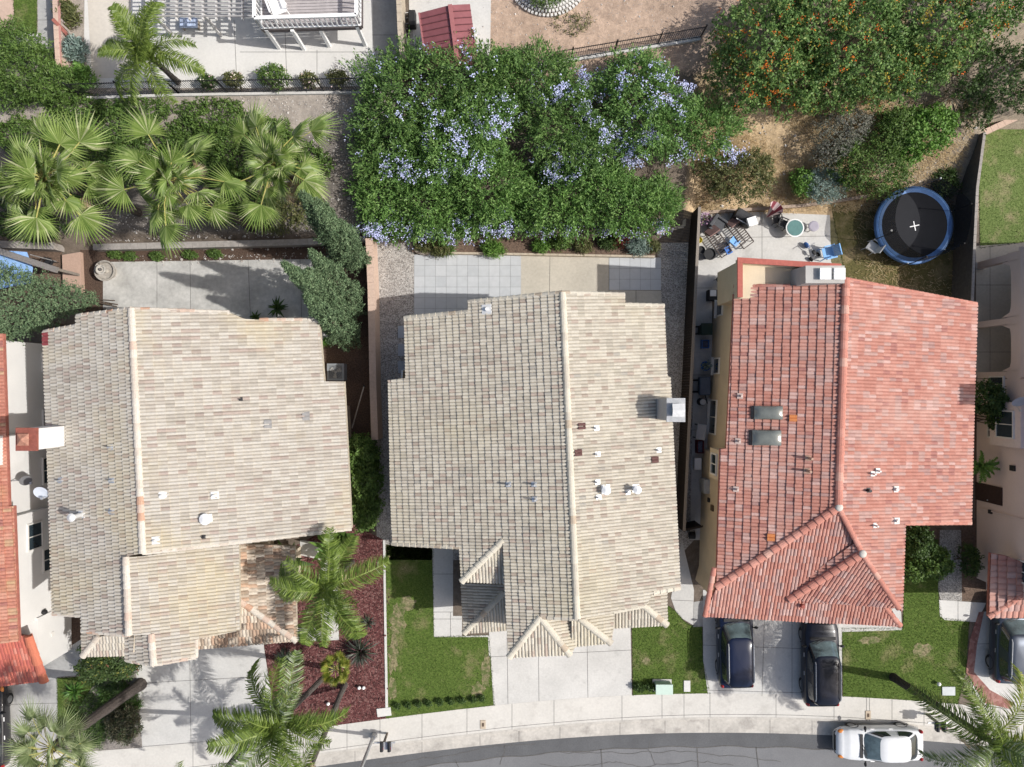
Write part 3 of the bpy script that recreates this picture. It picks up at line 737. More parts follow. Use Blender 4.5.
# ------------------------------------------------------------------ houses cut by the photo's left and right edges
def white_house():
    h = thing('house', 'white stucco house with orange tiles, cut off by the left photo edge', 'house', (-30, -5, 0))
    wx = lambda y: -24.78 + (1.1 - y) * .018
    e0, e1 = Vector((-24.5, 2.4, 5.2)), Vector((-24.2, -5.9, 5.2)); e2, e3 = Vector((-24.0, -5.9, 5.1)), Vector((-23.75, -12.4, 5.1))
    Rp = Pl(e0, Vector((.3, .015, 1)))
    top = [Vector((x, y, Rp.zat(x, y))) for x, y in ((-31.5, 2.0), (e0.x, e0.y), (e1.x, e1.y), (e2.x, e2.y), (e3.x, e3.y), (-31.1, -12.8))]
    roof = roof_faces(h, [(Rp, top)], TILE0, DECK_R, .165, .375, .05, .06)
    Lp = Pl((-31.3, -5, Rp.zat(-31.3, -5)), Vector((-.3, -.01, 1)))
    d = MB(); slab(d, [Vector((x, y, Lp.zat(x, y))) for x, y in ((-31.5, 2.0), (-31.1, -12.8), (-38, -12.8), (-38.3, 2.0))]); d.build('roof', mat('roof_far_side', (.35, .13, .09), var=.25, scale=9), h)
    cap_run(roof, palette('orange_cap', [(2, (.46, .15, .09)), (1, (.40, .12, .08))]), [(top[0], top[5])], r=.18)
    w = MB(); w.prism([(wx(2.2), 2.1), (wx(-12.2), -12.2), (-38, -12.4), (-38.2, 2.0)][::-1], -.3, [5.0] * 4)
    w.build('wall', STUCCO_W, h)
    # porch roof with a smooth south slope
    c0 = P(29, 636, 3.9); c1 = P(45, 681, 3.0)
    S = span(c0, c1, XA); pr = [c0, c1] + [S.hit(-30, 690), S.hit(-30, 632)]
    po = roof_faces(h, [(S, pr)], palette('glossy_red_tile', [(2, (.45, .13, .09)), (1, (.40, .11, .085)), (.6, (.50, .20, .15))], rough=.45), DECK_R, .165, .36, .03, .015, name='porch_roof')
    E = span(c0, c1, YA); 
    cap_run(po, palette('orange_cap', []), [(c0 + Vector((0, 0, .05)), c1 + Vector((0, 0, .05)))], r=.24, seg=.6)
    ex = MB(); slab(ex, [c0, c1, E.hit(44, 676), E.hit(30, 634)]); ex.build('porch_roof', DECK_R, h)
    q = MB(); q.prism([(c1.x - .5, c1.y + .5), (c1.x - .5, -12.1), (-34, -12.1), (-34, c1.y + .5)], -.3, 2.8); q.build('wall', STUCCO_W, h)
    nr = Vector((1, .018, 0)).normalized()
    bx = wx(-8) + .28
    by = MB(); by.box((bx - .25, -7.55, 3.35), (.6, 2.1, 2.3)); bb = by.build('window_bay', STUCCO_W, h)
    window(bb, (bx + .06, -7.75, 3.3), 1.25, 1.0, nr, 'v', sill=False)
    for (y, z, ww) in ((1.1, 1.4, .9), (-2.0, 1.4, 1.1), (-4.6, 1.5, 1.3), (-9.3, 1.6, 1.1)): window(h, (wx(y) + .03, y, z), ww, 1.2, nr, 'v', sill=False)
    k = MB(); k.box((wx(-1) - .05, -3.2, 5.5), (.7, 1.4, 3.4)); k.build('chimney', STUCCO_W, h)
    lt = MB(); lt.ball((wx(-11.9) + .12, -11.95, 2.3), .13, sq=(1, 1, 1.4)); lt.build('porch_lamp', DARK, h)
    lt = MB(); p = wall_px(51, 634, (wx(-12), -12, 0), nr); lt.tube([p, p + nr * .12], [.13, .13], 12); lt.build('wall_lamp', TRIM, h)
    return h

def pink_house():
    h = thing('house', 'pinkish stucco house with arched patio cover at the right photo edge', 'house', (32, -3, 0))
    X = 25.78; nr = Vector((-1, 0, 0))
    w = MB(); w.prism([(X, -10.8), (38, -10.8), (38, .25), (X, .25)], -.3, 5.3); w.prism([(29.2, .25), (38, .25), (38, 7.4), (29.2, 7.4)], -.3, 3.6)
    w.build('wall', STUCCO_P, h)
    rf = Pl((25.3, -3, 5.2), Vector((-.3, 0, 1)))
    roof = roof_faces(h, [(rf, [Vector((x, y, rf.zat(x, y))) for x, y in ((27.2, .4), (32, .4), (32, -11.2), (27.2, -11.2))])], TILE3, DECK_R, .165, .375, .05, .06)
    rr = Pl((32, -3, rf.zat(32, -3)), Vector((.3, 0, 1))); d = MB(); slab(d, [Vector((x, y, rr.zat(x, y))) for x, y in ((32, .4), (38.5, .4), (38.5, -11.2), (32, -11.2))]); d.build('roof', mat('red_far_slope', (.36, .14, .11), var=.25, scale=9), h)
    ch = MB(); ch.prism([(25.15, -1.35), (26.1, -1.35), (26.1, -.5), (25.15, -.5)], 5.0, 8.0); ch.prism([(25.08, -1.42), (26.17, -1.42), (26.17, -.43), (25.08, -.43)], 8.0, 8.15); ch.build('chimney', STUCCO_P, h)
    ba = MB(); ba.box((X + .1, -2.1, 2.75), (.9, 2.3, 2.3)); bb = ba.build('window_bay', mat('pale_pink_stucco', (.68, .58, .535), var=.06), h)
    window(bb, (X - .36, -2.1, 2.8), 1.3, 1.2, nr, 'v', sill=False)
    for (y, z, ww, hh) in ((-.05, 1.7, .75, 1.0), (-2.5, 1.55, .7, 1.0), (-9.5, 3.8, 1.0, .9)): window(h, (X - .02, y, z), ww, hh, nr, 'v', sill=False)
    dr = MB(); dr.box((X - .03, -5.95, 1.05), (.1, .95, 2.1)); dd = dr.build('door', mat('dark_brown_door', (.045, .027, .022), var=.2), h)
    hd = MB(); hd.ball((X - .1, -6.3, 1.05), .04); hd.build('handle', GALV, dd)
    for (y, z, s) in ((-4.35, 2.9, .28), (-6.9, 1.2, .2)): k = MB(); k.box((X - .05, y, z), (.1, s, s * 1.2)); k.build('wall_vent', DARK, h)
    fl = MB(); fl.tube([(X - .05, -6.85, .3), (X - .05, -6.85, 4.8)], .045, 8); fl.build('drain_pipe', STUCCO_P, h)
    # arched patio cover
    pc = MB()
    for y in (6.55, 3.25, .45): pc.box((26.0, y, 1.1), (.38, .34, 2.6))
    for (y0, y1) in ((3.25, 6.55), (.45, 3.25)):
        n = 12; yy = [y0 + .2 + (y1 - y0 - .4) * i / n for i in range(n + 1)]
        pts = [(y, 2.0 + .70 * max(0, 1 - abs(2 * i / n - 1) ** 4.5) ** .3) for i, y in enumerate(yy)]
        for i in range(n):
            (ya, za), (yb, zb) = pts[i], pts[i + 1]
            vs = [(x, y, z) for x in (25.8, 26.2) for (y, z) in ((ya, za), (yb, zb), (yb, 3.4), (ya, 3.4))]
            pc.add(vs, [(0, 1, 2, 3), (4, 7, 6, 5), (0, 4, 5, 1)])
    for y in (6.55, 3.25, .45): pc.box((26.0, y, 2.9), (.4, .44, 1.0))
    pc.prism([(25.7, .3), (29.3, .3), (29.3, 6.9), (25.7, 6.9)], 3.4, 3.6); pc.prism([(25.72, .3), (25.9, .3), (25.9, 6.9), (25.72, 6.9)], 3.6, 4.5)
    pc.build('patio_cover', STUCCO_P, h)
    W = Pl(P(988.5, 600, 3.1), Vector((-.3, 0, 1))); w0, w1 = W.hit(1030, 590), W.hit(988.5, 617)
    wf = H_(W, (990.5, 553), (1007, 556), (1035, 567)) + [w0, w1] + H_(W, (989.5, 580)); S = span(w0, w1, XA)
    po = roof_faces(h, [(W, wf), (S, [w0, w1] + H_(S, (1060, 617), (1060, 590)))], TILE3, DECK_R, .3, .40, .05, .08, name='porch_roof')
    cap_run(po, CAP3, [(w0, w1)], r=.15)
    pw = MB(); pw.prism([(26.3, w1.y + .5), (34, w1.y + .5), (34, -10.5), (26.3, -10.5)][::1], -.3, 2.9); pw.build('wall', STUCCO_P, h)
    return h

middle_house(); pale_house(); red_house(); white_house(); pink_house()
# ------------------------------------------------------------------ ground
def zone_col(x, y):
    """bare soil colours by place: grey loam, straw covered bank, pinkish dirt yard"""
    base = np.array((.150, .122, .098))
    if y > 15.2 + .1 * x and -2.5 < x < 16: return np.array((.385, .285, .215))
    if x > 9.5 and 9.3 < y: 
        k = .5 + .5 * math.sin(x * 1.7 + y * .9) * math.sin(y * 1.3 - x * .6)
        return np.array((.51, .38, .235)) * (.72 + .32 * k) if x < 20 else np.array((.30, .25, .19))
    if 17 < x < 25.3 and 4 < y <= 9.3: return np.array((.155, .14, .075))
    if x < -6 and y > 13.2: return np.array((.31, .275, .24))
    if x < -6 and y > 8.2: return np.array((.165, .148, .13))
    return base

def terrain():
    xs = np.concatenate([[-500, -150, -70], np.arange(-42, 42.01, .3), [70, 150, 500]])
    ys = np.concatenate([[-500, -150, -60], np.arange(-27, 32.01, .3), [60, 150, 500]])
    vs = []; cl = []
    nx, ny = len(xs), len(ys)
    for y in ys:
        for x in xs:
            z = T(x, y)
            if y < np.interp(x, EDGE_X, EDGE_Y) - .35: z = -.55
            if z > .1: z += .05 * math.sin(x * 2.1 + y) * math.sin(y * 2.7 - x * .8)* (1 if y < 14 else .2)
            vs.append((x, y, z)); c = zone_col(x, y); cl += [c[0], c[1], c[2], 1]
    fs = [(j * nx + i, j * nx + i + 1, (j + 1) * nx + i + 1, (j + 1) * nx + i) for j in range(ny - 1) for i in range(nx - 1)]
    m, nt, b = _nt('bare_ground'); L = nt.links.new
    at = N(nt, 'ShaderNodeAttribute', attribute_name='soil')
    tc = N(nt, 'ShaderNodeTexCoord'); n1 = N(nt, 'ShaderNodeTexNoise', Scale=3.5, Detail=10, Roughness=.78); L(tc.outputs['Object'], n1.inputs['Vector'])
    mr = N(nt, 'ShaderNodeMapRange'); mr.inputs['From Min'].default_value = .3; mr.inputs['From Max'].default_value = .7; mr.inputs['To Min'].default_value = .62; mr.inputs['To Max'].default_value = 1.38
    n5 = N(nt, 'ShaderNodeTexNoise', Scale=.45, Detail=6, Roughness=.6); L(tc.outputs['Object'], n5.inputs['Vector'])
    av = N(nt, 'ShaderNodeMath', operation='MULTIPLY_ADD'); L(n5.outputs['Fac'], av.inputs[0]); av.inputs[1].default_value = .55; av.inputs[2].default_value = -.275
    ad = N(nt, 'ShaderNodeMath', operation='ADD'); L(n1.outputs['Fac'], ad.inputs[0]); L(av.outputs[0], ad.inputs[1]); L(ad.outputs[0], mr.inputs['Value'])
    mx = N(nt, 'ShaderNodeVectorMath', operation='SCALE'); L(at.outputs['Color'], mx.inputs[0]); L(mr.outputs[0], mx.inputs['Scale'])
    L(mx.outputs[0], b.inputs['Base Color']); b.inputs['Roughness'].default_value = .95; b.inputs['Specular IOR Level'].default_value = .15
    bp = N(nt, 'ShaderNodeBump', Strength=.8, Distance=.08); L(n1.outputs['Fac'], bp.inputs['Height']); L(bp.outputs['Normal'], b.inputs['Normal'])
    o = link('ground', vs, fs, m, smooth=True)
    a = o.data.attributes.new('soil', 'FLOAT_COLOR', 'POINT'); a.data.foreach_set('color', np.array(cl, dtype=np.float32))
    setp(o, kind='structure')

CONC = mat('concrete_pale', (.50, .49, .465), stain=(((.30, .29, .27), .9, .45, .56, .12), ((.20, .19, .175), 2.6, .5, .66, .06)), var=.07, scale=9, big=.10, bigscale=.5, bump=.15, bumpscale=60)
CONC_W = mat('concrete_white', (.56, .55, .525), var=.05, scale=9, big=.07, bigscale=.4, bump=.15, bumpscale=60)
CONC_B = mat('concrete_beige', (.44, .405, .34), var=.08, scale=7, big=.10, bigscale=.6, bump=.15, bumpscale=60)
CONC_G = mat('concrete_grey', (.36, .355, .34), var=.10, scale=6, big=.18, bigscale=.7, bump=.15, bumpscale=60)
CONC_S = mat('concrete_sidewalk', (.53, .51, .47), stain=(((.36, .34, .31), .7, .5, .54, .14),), var=.06, scale=8, big=.06, bigscale=.6, bump=.15, bumpscale=60)
CURB = mat('concrete_gutter', (.44, .415, .375), stain=(((.24, .22, .20), 1.1, .6, .52, .14),), var=.12, scale=6, big=.15, bigscale=.9, bump=.15, bumpscale=60)
JOINT = mat('joint_dark', (.10, .095, .09), var=.3, scale=12)
SOIL = mat('bed_soil', (.125, .085, .062), var=.4, scale=9, bump=.8, big=.2)
SOILB = mat('brown_bed_soil', (.085, .055, .04), var=.45, scale=14, bump=.8)
GRAVEL = cells('pale_gravel', [(.16, .15, .14), (.29, .27, .25), (.37, .35, .325), (.50, .48, .45)], 21)
AGGR = cells('exposed_aggregate', [(.16, .15, .145), (.30, .29, .27), (.45, .43, .40)], 22)
MULCH = cells('red_bark_mulch', [(.042, .018, .017), (.092, .034, .033), (.13, .050, .047), (.20, .11, .10)], 13, bump=1.)
ASPH = mat('asphalt', (.160, .162, .167), stain=(((.10, .10, .105), .5, .5, .52, .2), ((.055, .055, .058), 1.7, .5, .68, .05)), var=.16, scale=30, big=.12, bigscale=.25, bump=.3)
ASPH_D = mat('asphalt_patch', (.098, .10, .104), var=.18, scale=30, big=.15, bigscale=.5, bump=.3)
BRICKP = cells('brick_edging', [(.22, .10, .085), (.30, .15, .125), (.36, .20, .17)], 6, bump=.3)

def sheet(name, poly, m, z=.012, th=0., joints=(), jw=.022, jm=None, zb=0., kind='structure', wpts=False):
    p = poly if wpts else [P(x, y, z) for x, y in poly]
    mb = MB()
    if th: mb.prism([(q.x, q.y) for q in p], z - th, z)
    else:
        ar = sum(p[i].x * p[(i + 1) % len(p)].y - p[(i + 1) % len(p)].x * p[i].y for i in range(len(p)))
        q = p if ar > 0 else p[::-1]
        mb.add([Vector((k.x, k.y, z)) for k in q], [tuple(range(len(q)))])
    mb.cur = 1
    for a, b in joints:
        a, b = P(*a, z), P(*b, z); d = (b - a).normalized(); s = Vector((-d.y, d.x, 0)) * jw / 2; up = Vector((0, 0, .004))
        mb.add([a - s + up, b - s + up, b + s + up, a + s + up], [(0, 1, 2, 3)])
    o = mb.build(name, [m, jm or JOINT])
    if kind: setp(o, kind=kind)
    return o

# street, gutter, kerb, pavement
_x = np.array([-80, 0, 70, 143, 227, 309, 400, 500, 620, 760, 866, 940, 1024, 1110])
_t = np.array([764, 757, 752, 747, 741, 729, 715, 705, 697, 694, 697, 702, 712, 724])
_c = np.array([800, 790, 783, 775, 766, 753, 744.5, 730, 720, 717.5, 721, 727, 736, 748])
_r = _c + np.array([15, 15, 15, 15, 14, 13, 12.5, 13, 15, 15.5, 16, 15, 14, 14])
xs = np.linspace(-80, 1110, 90)
def crv(a):
    k = np.polyfit(_x / 500., a, 6); return np.polyval(k, xs / 500.)
ct, cc, cr_ = crv(_t), crv(_c), crv(_r)
top = [(x, y) for x, y in zip(xs, ct)]; mid = [(x, y) for x, y in zip(xs, cc)]; rd = [(x, y) for x, y in zip(xs, cr_)]
_e = [P(x_, y_, 0) for x_, y_ in top]; EDGE_X = [q.x for q in _e]; EDGE_Y = [q.y for q in _e]
terrain()
js = []
for x in (20, 75, 193, 240, 300, 347, 380, 422, 467, 512, 554, 622, 662, 684, 710, 776, 834, 866.5, 869.5, 892, 924, 960, 1000):
    i = np.interp(x, xs, ct); j = np.interp(x, xs, cc); js.append(((x - (i - 383) * 0, i), (x, j)))
gj = [((x, np.interp(x, xs, cc)), (x, np.interp(x, xs, cr_))) for x in (355, 422, 480, 519, 560, 620, 665, 709, 770, 812, 900, 960)]
js += [((xa, ya - 2.6), (xb, yb - 2.6)) for (xa, ya), (xb, yb) in zip(mid[:-1], mid[1:])]
o = sheet('gutter', mid + rd[::-1], CURB, -.115, .3, gj)
sheet('sidewalk', top + mid[::-1], CONC_S, .02, .5, js)
mb = MB()
kerb = []
for (x, y) in mid: kerb.append(P(x, y, .02))
for a, b in zip(kerb[:-1], kerb[1:]):
    dn = Vector((0, -.13, 0)); mb.add([a + Vector((0, 0, .004)), b + Vector((0, 0, .004)), b + dn + Vector((0, 0, -.012)), a + dn + Vector((0, 0, -.012)), a + dn - Vector((0, 0, .14)), b + dn - Vector((0, 0, .14))], [(0, 3, 2, 1), (3, 4, 5, 2)])
setp(mb.build('kerb', CURB), kind='structure')
p = [P(x, y, -.125) for x, y in rd]
sheet('road', p + [Vector((60, -60, 0)), Vector((-60, -60, 0))], ASPH, -.125, wpts=True)
patch = [(x, y) for x, y in rd] + [(x, y + 14 + .8 * math.sin(x * .11) + .6 * math.sin(x * .043)) for x, y in rd][::-1]
sheet('road_patch', patch, ASPH_D, -.120)
ck = []
for i in range(len(rd) - 1):
    (xa, ya), (xb, yb) = rd[i], rd[i + 1]; ck.append(((xa, ya + 14 + math.sin(xa * .11)), (xb, yb + 14 + math.sin(xb * .11))))
ck += [((601, 749), (603, 780)), ((756, 747), (760, 780)), ((697, 748), (699, 780)), ((455, 760), (470, 790))]
sheet('road_crack', [(0, 900), (1, 900), (1, 901)], JOINT, -.1165, joints=ck, jw=.045)

def crackline(x, y, n, dx, dy, seed):
    r = random.Random(seed); o_ = []
    for _ in range(n): x2, y2 = x + dx + r.uniform(-2.5, 2.5), y + dy + r.uniform(-1.6, 1.6); o_.append(((x, y), (x2, y2))); x, y = x2, y2
    return o_
sheet('road_crack', [(0, 900), (1, 900), (1, 901)], JOINT, -.1155, joints=crackline(380, 764, 26, 6, -.6, 1) + crackline(560, 752, 30, 7, .1, 2) + crackline(500, 765, 5, 2, -4, 3) + crackline(655, 764, 5, -1, -4, 4) + crackline(540, 764, 40, 5, -.1, 5), jw=.028)
# front yards
sheet('driveway', [(487, 600), (630, 600), (632, 703), (560, 708), (494, 712)], CONC, .014, joints=[((487, 657), (631, 650)), ((538, 600), (539, 702)), ((586.5, 600), (588, 699)), ((507, 633), (508, 705))])
sheet('walkway', [(432, 540), (453, 540), (453, 616), (462, 616), (462, 636), (490, 635), (509, 634), (509, 656), (489, 656), (488, 637), (434, 637)], CONC, .013, joints=[((432, 574), (453, 574)), ((433, 612), (453, 612)), ((433, 619), (462, 619)), ((450.5, 612), (450.5, 636))])
G1, G2 = (.048, .085, .016), (.125, .178, .040)
LAWN = grass_mat('lawn_grass', G1, G2, (.27, .23, .125), .46)
LAWN_D = grass_mat('patchy_lawn_grass', (.075, .115, .028), (.17, .22, .075), (.30, .25, .15), .50, 1.3)
def lawn(name, poly, m, n, z=.010, h=.05, tint=('grass_blades',), seed=3):
    sheet(name, poly, m, z)
    rg = np.random.default_rng(seed); pw = np.array([(P(x, y, z).x, P(x, y, z).y) for x, y in poly])
    lo, hi = pw.min(0), pw.max(0); q = lo + rg.random((n * 3, 2)) * (hi - lo); q = q[inside([tuple(k) for k in pw], q[:, 0], q[:, 1])][:n]
    ed = [pw[i] + (pw[(i + 1) % len(pw)] - pw[i]) * rg.random((int(np.linalg.norm(pw[(i + 1) % len(pw)] - pw[i]) * 70) + 1, 1)) + rg.normal(0, .022, (int(np.linalg.norm(pw[(i + 1) % len(pw)] - pw[i]) * 70) + 1, 2)) for i in range(len(pw))]
    q = np.concatenate([q] + ed); q = q[(q[:, 1] > np.interp(q[:, 0], EDGE_X, EDGE_Y) + .0) | (z > 1)]
    k = len(q); a = rg.random(k) * 6.283; ln = h * rg.uniform(.5, 1.3, k); w = .014; le = rg.random((k, 2)) * .07 - .035
    b = np.c_[q, np.full(k, z)]; sd = np.c_[np.cos(a) * w, np.sin(a) * w, np.zeros(k)]; tp = b + np.c_[le, ln]
    v = np.stack([b - sd, b + sd, tp], 1).reshape(-1, 3); f = np.arange(k * 3).reshape(-1, 3)
    o = link('grass', v, f, GB, tint=rg.random(k)); setp(o, kind='stuff')
DRYP = mat('bare_lawn_patch', (.235, .20, .115), var=.4, scale=7, bump=.5, stain=(((.085, .12, .03), 2.2, .9, .44, .12),))
GB = palette('grass_blades', [(4, (.085, .142, .027)), (3, (.118, .172, .042)), (2, (.056, .10, .018)), (1.1, (.23, .205, .10))], var=.3, scale=.9, translucent=.25)
lawn('lawn', [(386, 545), (433, 545), (434, 637), (489, 635), (495, 711), (470, 713), (386, 722)], LAWN, 16000, seed=3)
lawn('lawn', [(632, 627), (650, 610), (669, 606), (677, 612), (683, 620), (690, 625), (702, 627), (703, 660), (711, 699), (633, 703)], LAWN, 10000, seed=4)
lawn('lawn', [(842, 628), (903, 628), (904, 530), (938, 540), (939, 602), (942, 618), (969, 621), (966, 672), (957, 707), (843, 703)], LAWN, 17000, seed=5)
lawn('lawn', [(57, 678), (100, 676), (80, 705), (66, 735), (58, 750)], LAWN, 2500, seed=6)
def blot(px, py, rx, ry, seed):
    r = random.Random(seed); n = 22; sheet('soil_patch', [(px + rx * math.cos(6.283 * i / n) * r.uniform(.6, 1.15), py + ry * math.sin(6.283 * i / n) * r.uniform(.6, 1.15)) for i in range(n)], DRYP, .0125 + .0011 * seed)
for a_ in ((398, 620, 9, 22, 1), (393, 655, 6, 20, 2), (408, 604, 9, 8, 3), (486, 672, 5, 20, 4), (392, 690, 5, 12, 5), (646, 661, 4, 4, 6), (870, 640, 12, 5, 7), (922, 650, 12, 8, 8), (478, 690, 8, 8, 9)): blot(*a_)
sheet('walkway', [(671, 598), (676, 612), (683, 619), (693, 625), (694, 590), (682, 540), (678, 560)], CONC, .013, joints=[((672, 600), (694, 601))])
sheet('walkway', [(681, 528), (700, 528), (706, 600), (694, 602), (693, 627), (703, 627), (712, 590), (706, 528)], CONC_G, .016)
sheet('driveway', [(703, 590), (900, 590), (902, 630), (842, 632), (842, 703), (709, 701), (703, 660)], CONC, .017, joints=[((703, 645), (842, 650)), ((765, 600), (762, 696)), ((792, 600), (792, 697)), ((703, 690), (842, 694)), ((838, 600), (838, 697))])
sheet('walkway', [(940, 530), (961, 530), (962, 601), (941, 601), (938, 590)], AGGR, .016)
sheet('walkway', [(939, 600), (986, 603), (984, 608), (976, 622), (945, 620), (940, 616)], CONC_W, .019, joints=[((958, 600), (958, 621))])
sheet('driveway', [(980, 612), (1130, 600), (1130, 735), (1040, 714), (985, 705), (970, 690), (976, 640)], CONC, .014, joints=[((975, 644), (1130, 640)), ((968, 700), (1080, 705))])
sheet('brick_edging', [(979, 612), (984, 612), (977, 645), (974, 672), (990, 690), (1014, 703), (1010, 709), (984, 703), (966, 672), (970, 640)], BRICKP, .03, .06)
sheet('side_yard', [(960, 520), (976, 520), (978, 600), (962, 601)], SOIL, .012)
sheet('side_yard', [(900, 500), (942, 500), (941, 570), (904, 575)], SOIL, .009)
sheet('mulch_bed', [(264, 645), (297, 640), (297, 545), (345, 520), (384, 540), (386, 722), (347, 729), (300, 738), (272, 700)], MULCH, .012)
sheet('walkway', [(290, 628), (321, 628), (321, 560), (300, 555), (300, 540), (340, 545), (338, 590), (339, 640), (290, 642)], CONC, .02, joints=[((321, 628), (339, 628)), ((321, 590), (339, 590)), ((321, 628), (321, 641))])
sheet('driveway', [(130, 600), (262, 600), (264, 648), (272, 700), (302, 738), (227, 749), (143, 755)], CONC, .014, joints=[((143, 683), (268, 676)), ((189, 600), (191, 744)), ((143, 746.5), (262, 737))])
sheet('planting_bed', [(56, 676), (92, 674), (100, 640), (143, 650), (143, 748), (58, 755)], mat('grey_bed_soil', (.215, .195, .175), var=.35, scale=10, bump=.7), .008)
sheet('walkway', [(56, 656), (80, 640), (95, 640), (92, 674), (56, 677)], CONC_G, .014)
sheet('driveway', [(-80, 660), (57, 655), (58, 755), (-80, 764)], CONC_G, .013, joints=[((-80, 707), (57, 703))])
sheet('side_yard', [(56, 590), (90, 590), (90, 660), (56, 662)], SOILB, .006)

# back yards
def tiles_patio(name, px0, px1, py0, py1, nx, ny, m):
    mb = MB(); z = .022
    for i in range(nx):
        for j in range(ny):
            x0 = px0 + (px1 - px0) * i / nx + .25; x1 = px0 + (px1 - px0) * (i + 1) / nx - .05; y0 = py0 + (py1 - py0) * j / ny + .25; y1 = py0 + (py1 - py0) * (j + 1) / ny - .05
            mb.quad(P(x0, y1, z), P(x1, y1, z), P(x1, y0, z), P(x0, y0, z))
    mb.cur = 1; zz = .014; mb.quad(P(px0, py1, zz), P(px1, py1, zz), P(px1, py0, zz), P(px0, py0, zz))
    return setp(mb.build(name, [m, JG]), kind='structure')
JG = mat('patio_joint', (.25, .25, .25), var=.15)
PT = palette('grey_porcelain', [(3, (.44, .455, .465)), (2, (.425, .44, .452)), (1, (.455, .468, .478)), (.6, (.41, .425, .437))], var=.05, scale=3, rough=.55)
tiles_patio('patio_tiles', 414, 521, 254.5, 330, 10, 7, PT)
PT2 = palette('blue_grey_porcelain', [(2, (.33, .36, .40)), (1, (.30, .33, .37)), (1, (.36, .385, .42))], var=.05, scale=3, rough=.55)
tiles_patio('patio_tiles', 609, 661, 257.5, 290, 5, 3, PT)
sheet('patio', [(521, 255), (609, 257), (609, 289.5), (661, 290), (663, 330), (521, 330)], CONC_B, .016, joints=[((550, 256), (549, 330)), ((609, 257), (609, 320)), ((609, 290), (661, 290.5)), ((636, 290), (636, 320))])
sheet('gravel_strip', [(372, 236), (414, 236), (414, 330), (470, 330), (470, 560), (377, 560)], GRAVEL, .010)
sheet('gravel_strip', [(655, 232), (690, 205), (700, 210), (694, 540), (640, 600), (640, 290), (661, 290)], GRAVEL, .008)
for k, y in enumerate((332, 350, 367)):
    setp(sheet('stepping_stone', [(398, y - 6), (412, y - 6), (412, y + 6), (398, y + 6)], PT2, .05, .06, kind=None), ('square grey stepping stone by the cream roof corner, nearest the patio', 'square grey stepping stone in the gravel, middle of three by the cream roof', 'square grey stepping stone in the gravel, last one before the eave juts out')[k], 'paving stone', 'stepping stones in the gravel')
sheet('planting_bed', [(408, 236), (655, 228), (655, 256), (412, 252)], SOIL, .20)
PATC = mat('stained_patio', (.43, .42, .395), var=.12, scale=5, big=.22, bigscale=.8, bump=.15, bumpscale=60)
sheet('patio', [(103, 262), (321, 259), (330, 340), (103, 330)], PATC, .014, joints=[((157, 260), (157, 330)), ((190, 260), (191, 330)), ((248, 259), (251, 330)), ((300, 259), (302, 330))])
sheet('planting_bed', [(80, 250), (370, 243), (372, 265), (321, 259), (103, 262), (104, 330), (82, 330)], SOILB, .010)
sheet('side_yard', [(321, 259), (368, 258), (372, 560), (340, 560), (322, 330)], SOILB, .008)
sheet('brick_edging', [(62, 255), (80, 252), (82, 293), (63, 290)], mat('pink_pavers', (.42, .29, .225), var=.1, scale=12, big=.08), .30, .4)
sheet('side_yard', [(0, 245), (62, 247), (62, 300), (0, 330)], SOIL, .008)
sheet('patio', [(697, 214), (760, 212), (830, 215), (831, 262), (860, 300), (712, 300), (712, 540), (690, 540)], CONC_G if False else CONC, .012, joints=[((762, 213), (762, 262)), ((697, 288), (712, 288)), ((692, 375), (712, 375)), ((690, 430), (710, 430)), ((697, 238), (830, 236))])
YARD = grass_mat('dry_yard_grass', (.085, .075, .03), (.15, .135, .055), (.27, .21, .12), .52, 1.6)
lawn('back_yard', [(831, 205), (968, 205), (972, 310), (850, 300)], YARD, 5000, z=.007, seed=8)
lawn('lawn', [(978, 125), (1120, 95), (1120, 230), (1024, 242), (980, 248)], LAWN_D, 10000, seed=9)
sheet('patio', [(976, 246), (1060, 240), (1060, 376), (976, 376)], CONC_B, .014, joints=[((976, 285), (1060, 285)), ((976, 352), (1060, 352)), ((990, 246), (990, 376))])
sheet('side_yard', [(975, 376), (1010, 376), (1010, 600), (975, 600)], SOIL, .009)
# upper yards (3 m higher)
ZU = 3.02
sheet('patio', [(85, -60), (373, -60), (372, 86), (240, 88), (90, 88), (84, 40)], CONC_W, ZU, joints=[((284, 0), (287, 86)), ((317, 50), (317, 86)), ((234, 20), (237, 86)), ((130, 0), (131, 60)), ((240, 52), (370, 52))])
sheet('patio', [(84, -60), (131, -60), (131, 78), (92, 78)], mat('sandy_patio', (.50, .46, .40), var=.06, scale=6, big=.1), ZU + .006)
sheet('walkway', [(373, -60), (396, -60), (400, 60), (380, 90), (372, 88)], CONC_G, ZU, joints=[((372, 35), (398, 35))])
sheet('patio', [(408, -60), (492, -60), (490, 60), (410, 60)], CONC, ZU)
sheet('walkway', [(37, -60), (53, -60), (54, 53), (38, 50)], CONC_G, ZU, joints=[((37, 20), (53, 20))])
lawn('lawn', [(10, -40), (37, -40), (37, 34), (16, 32)], LAWN, 1500, z=ZU, seed=11)
sheet('walkway', [(16, 33), (38, 32), (39, 52), (20, 52)], CONC_W, ZU)
sheet('patio', [(-60, -60), (10, -60), (15, 30), (-60, 40)], mat('terracotta_patio', (.46, .34, .27), var=.1, big=.1), ZU)

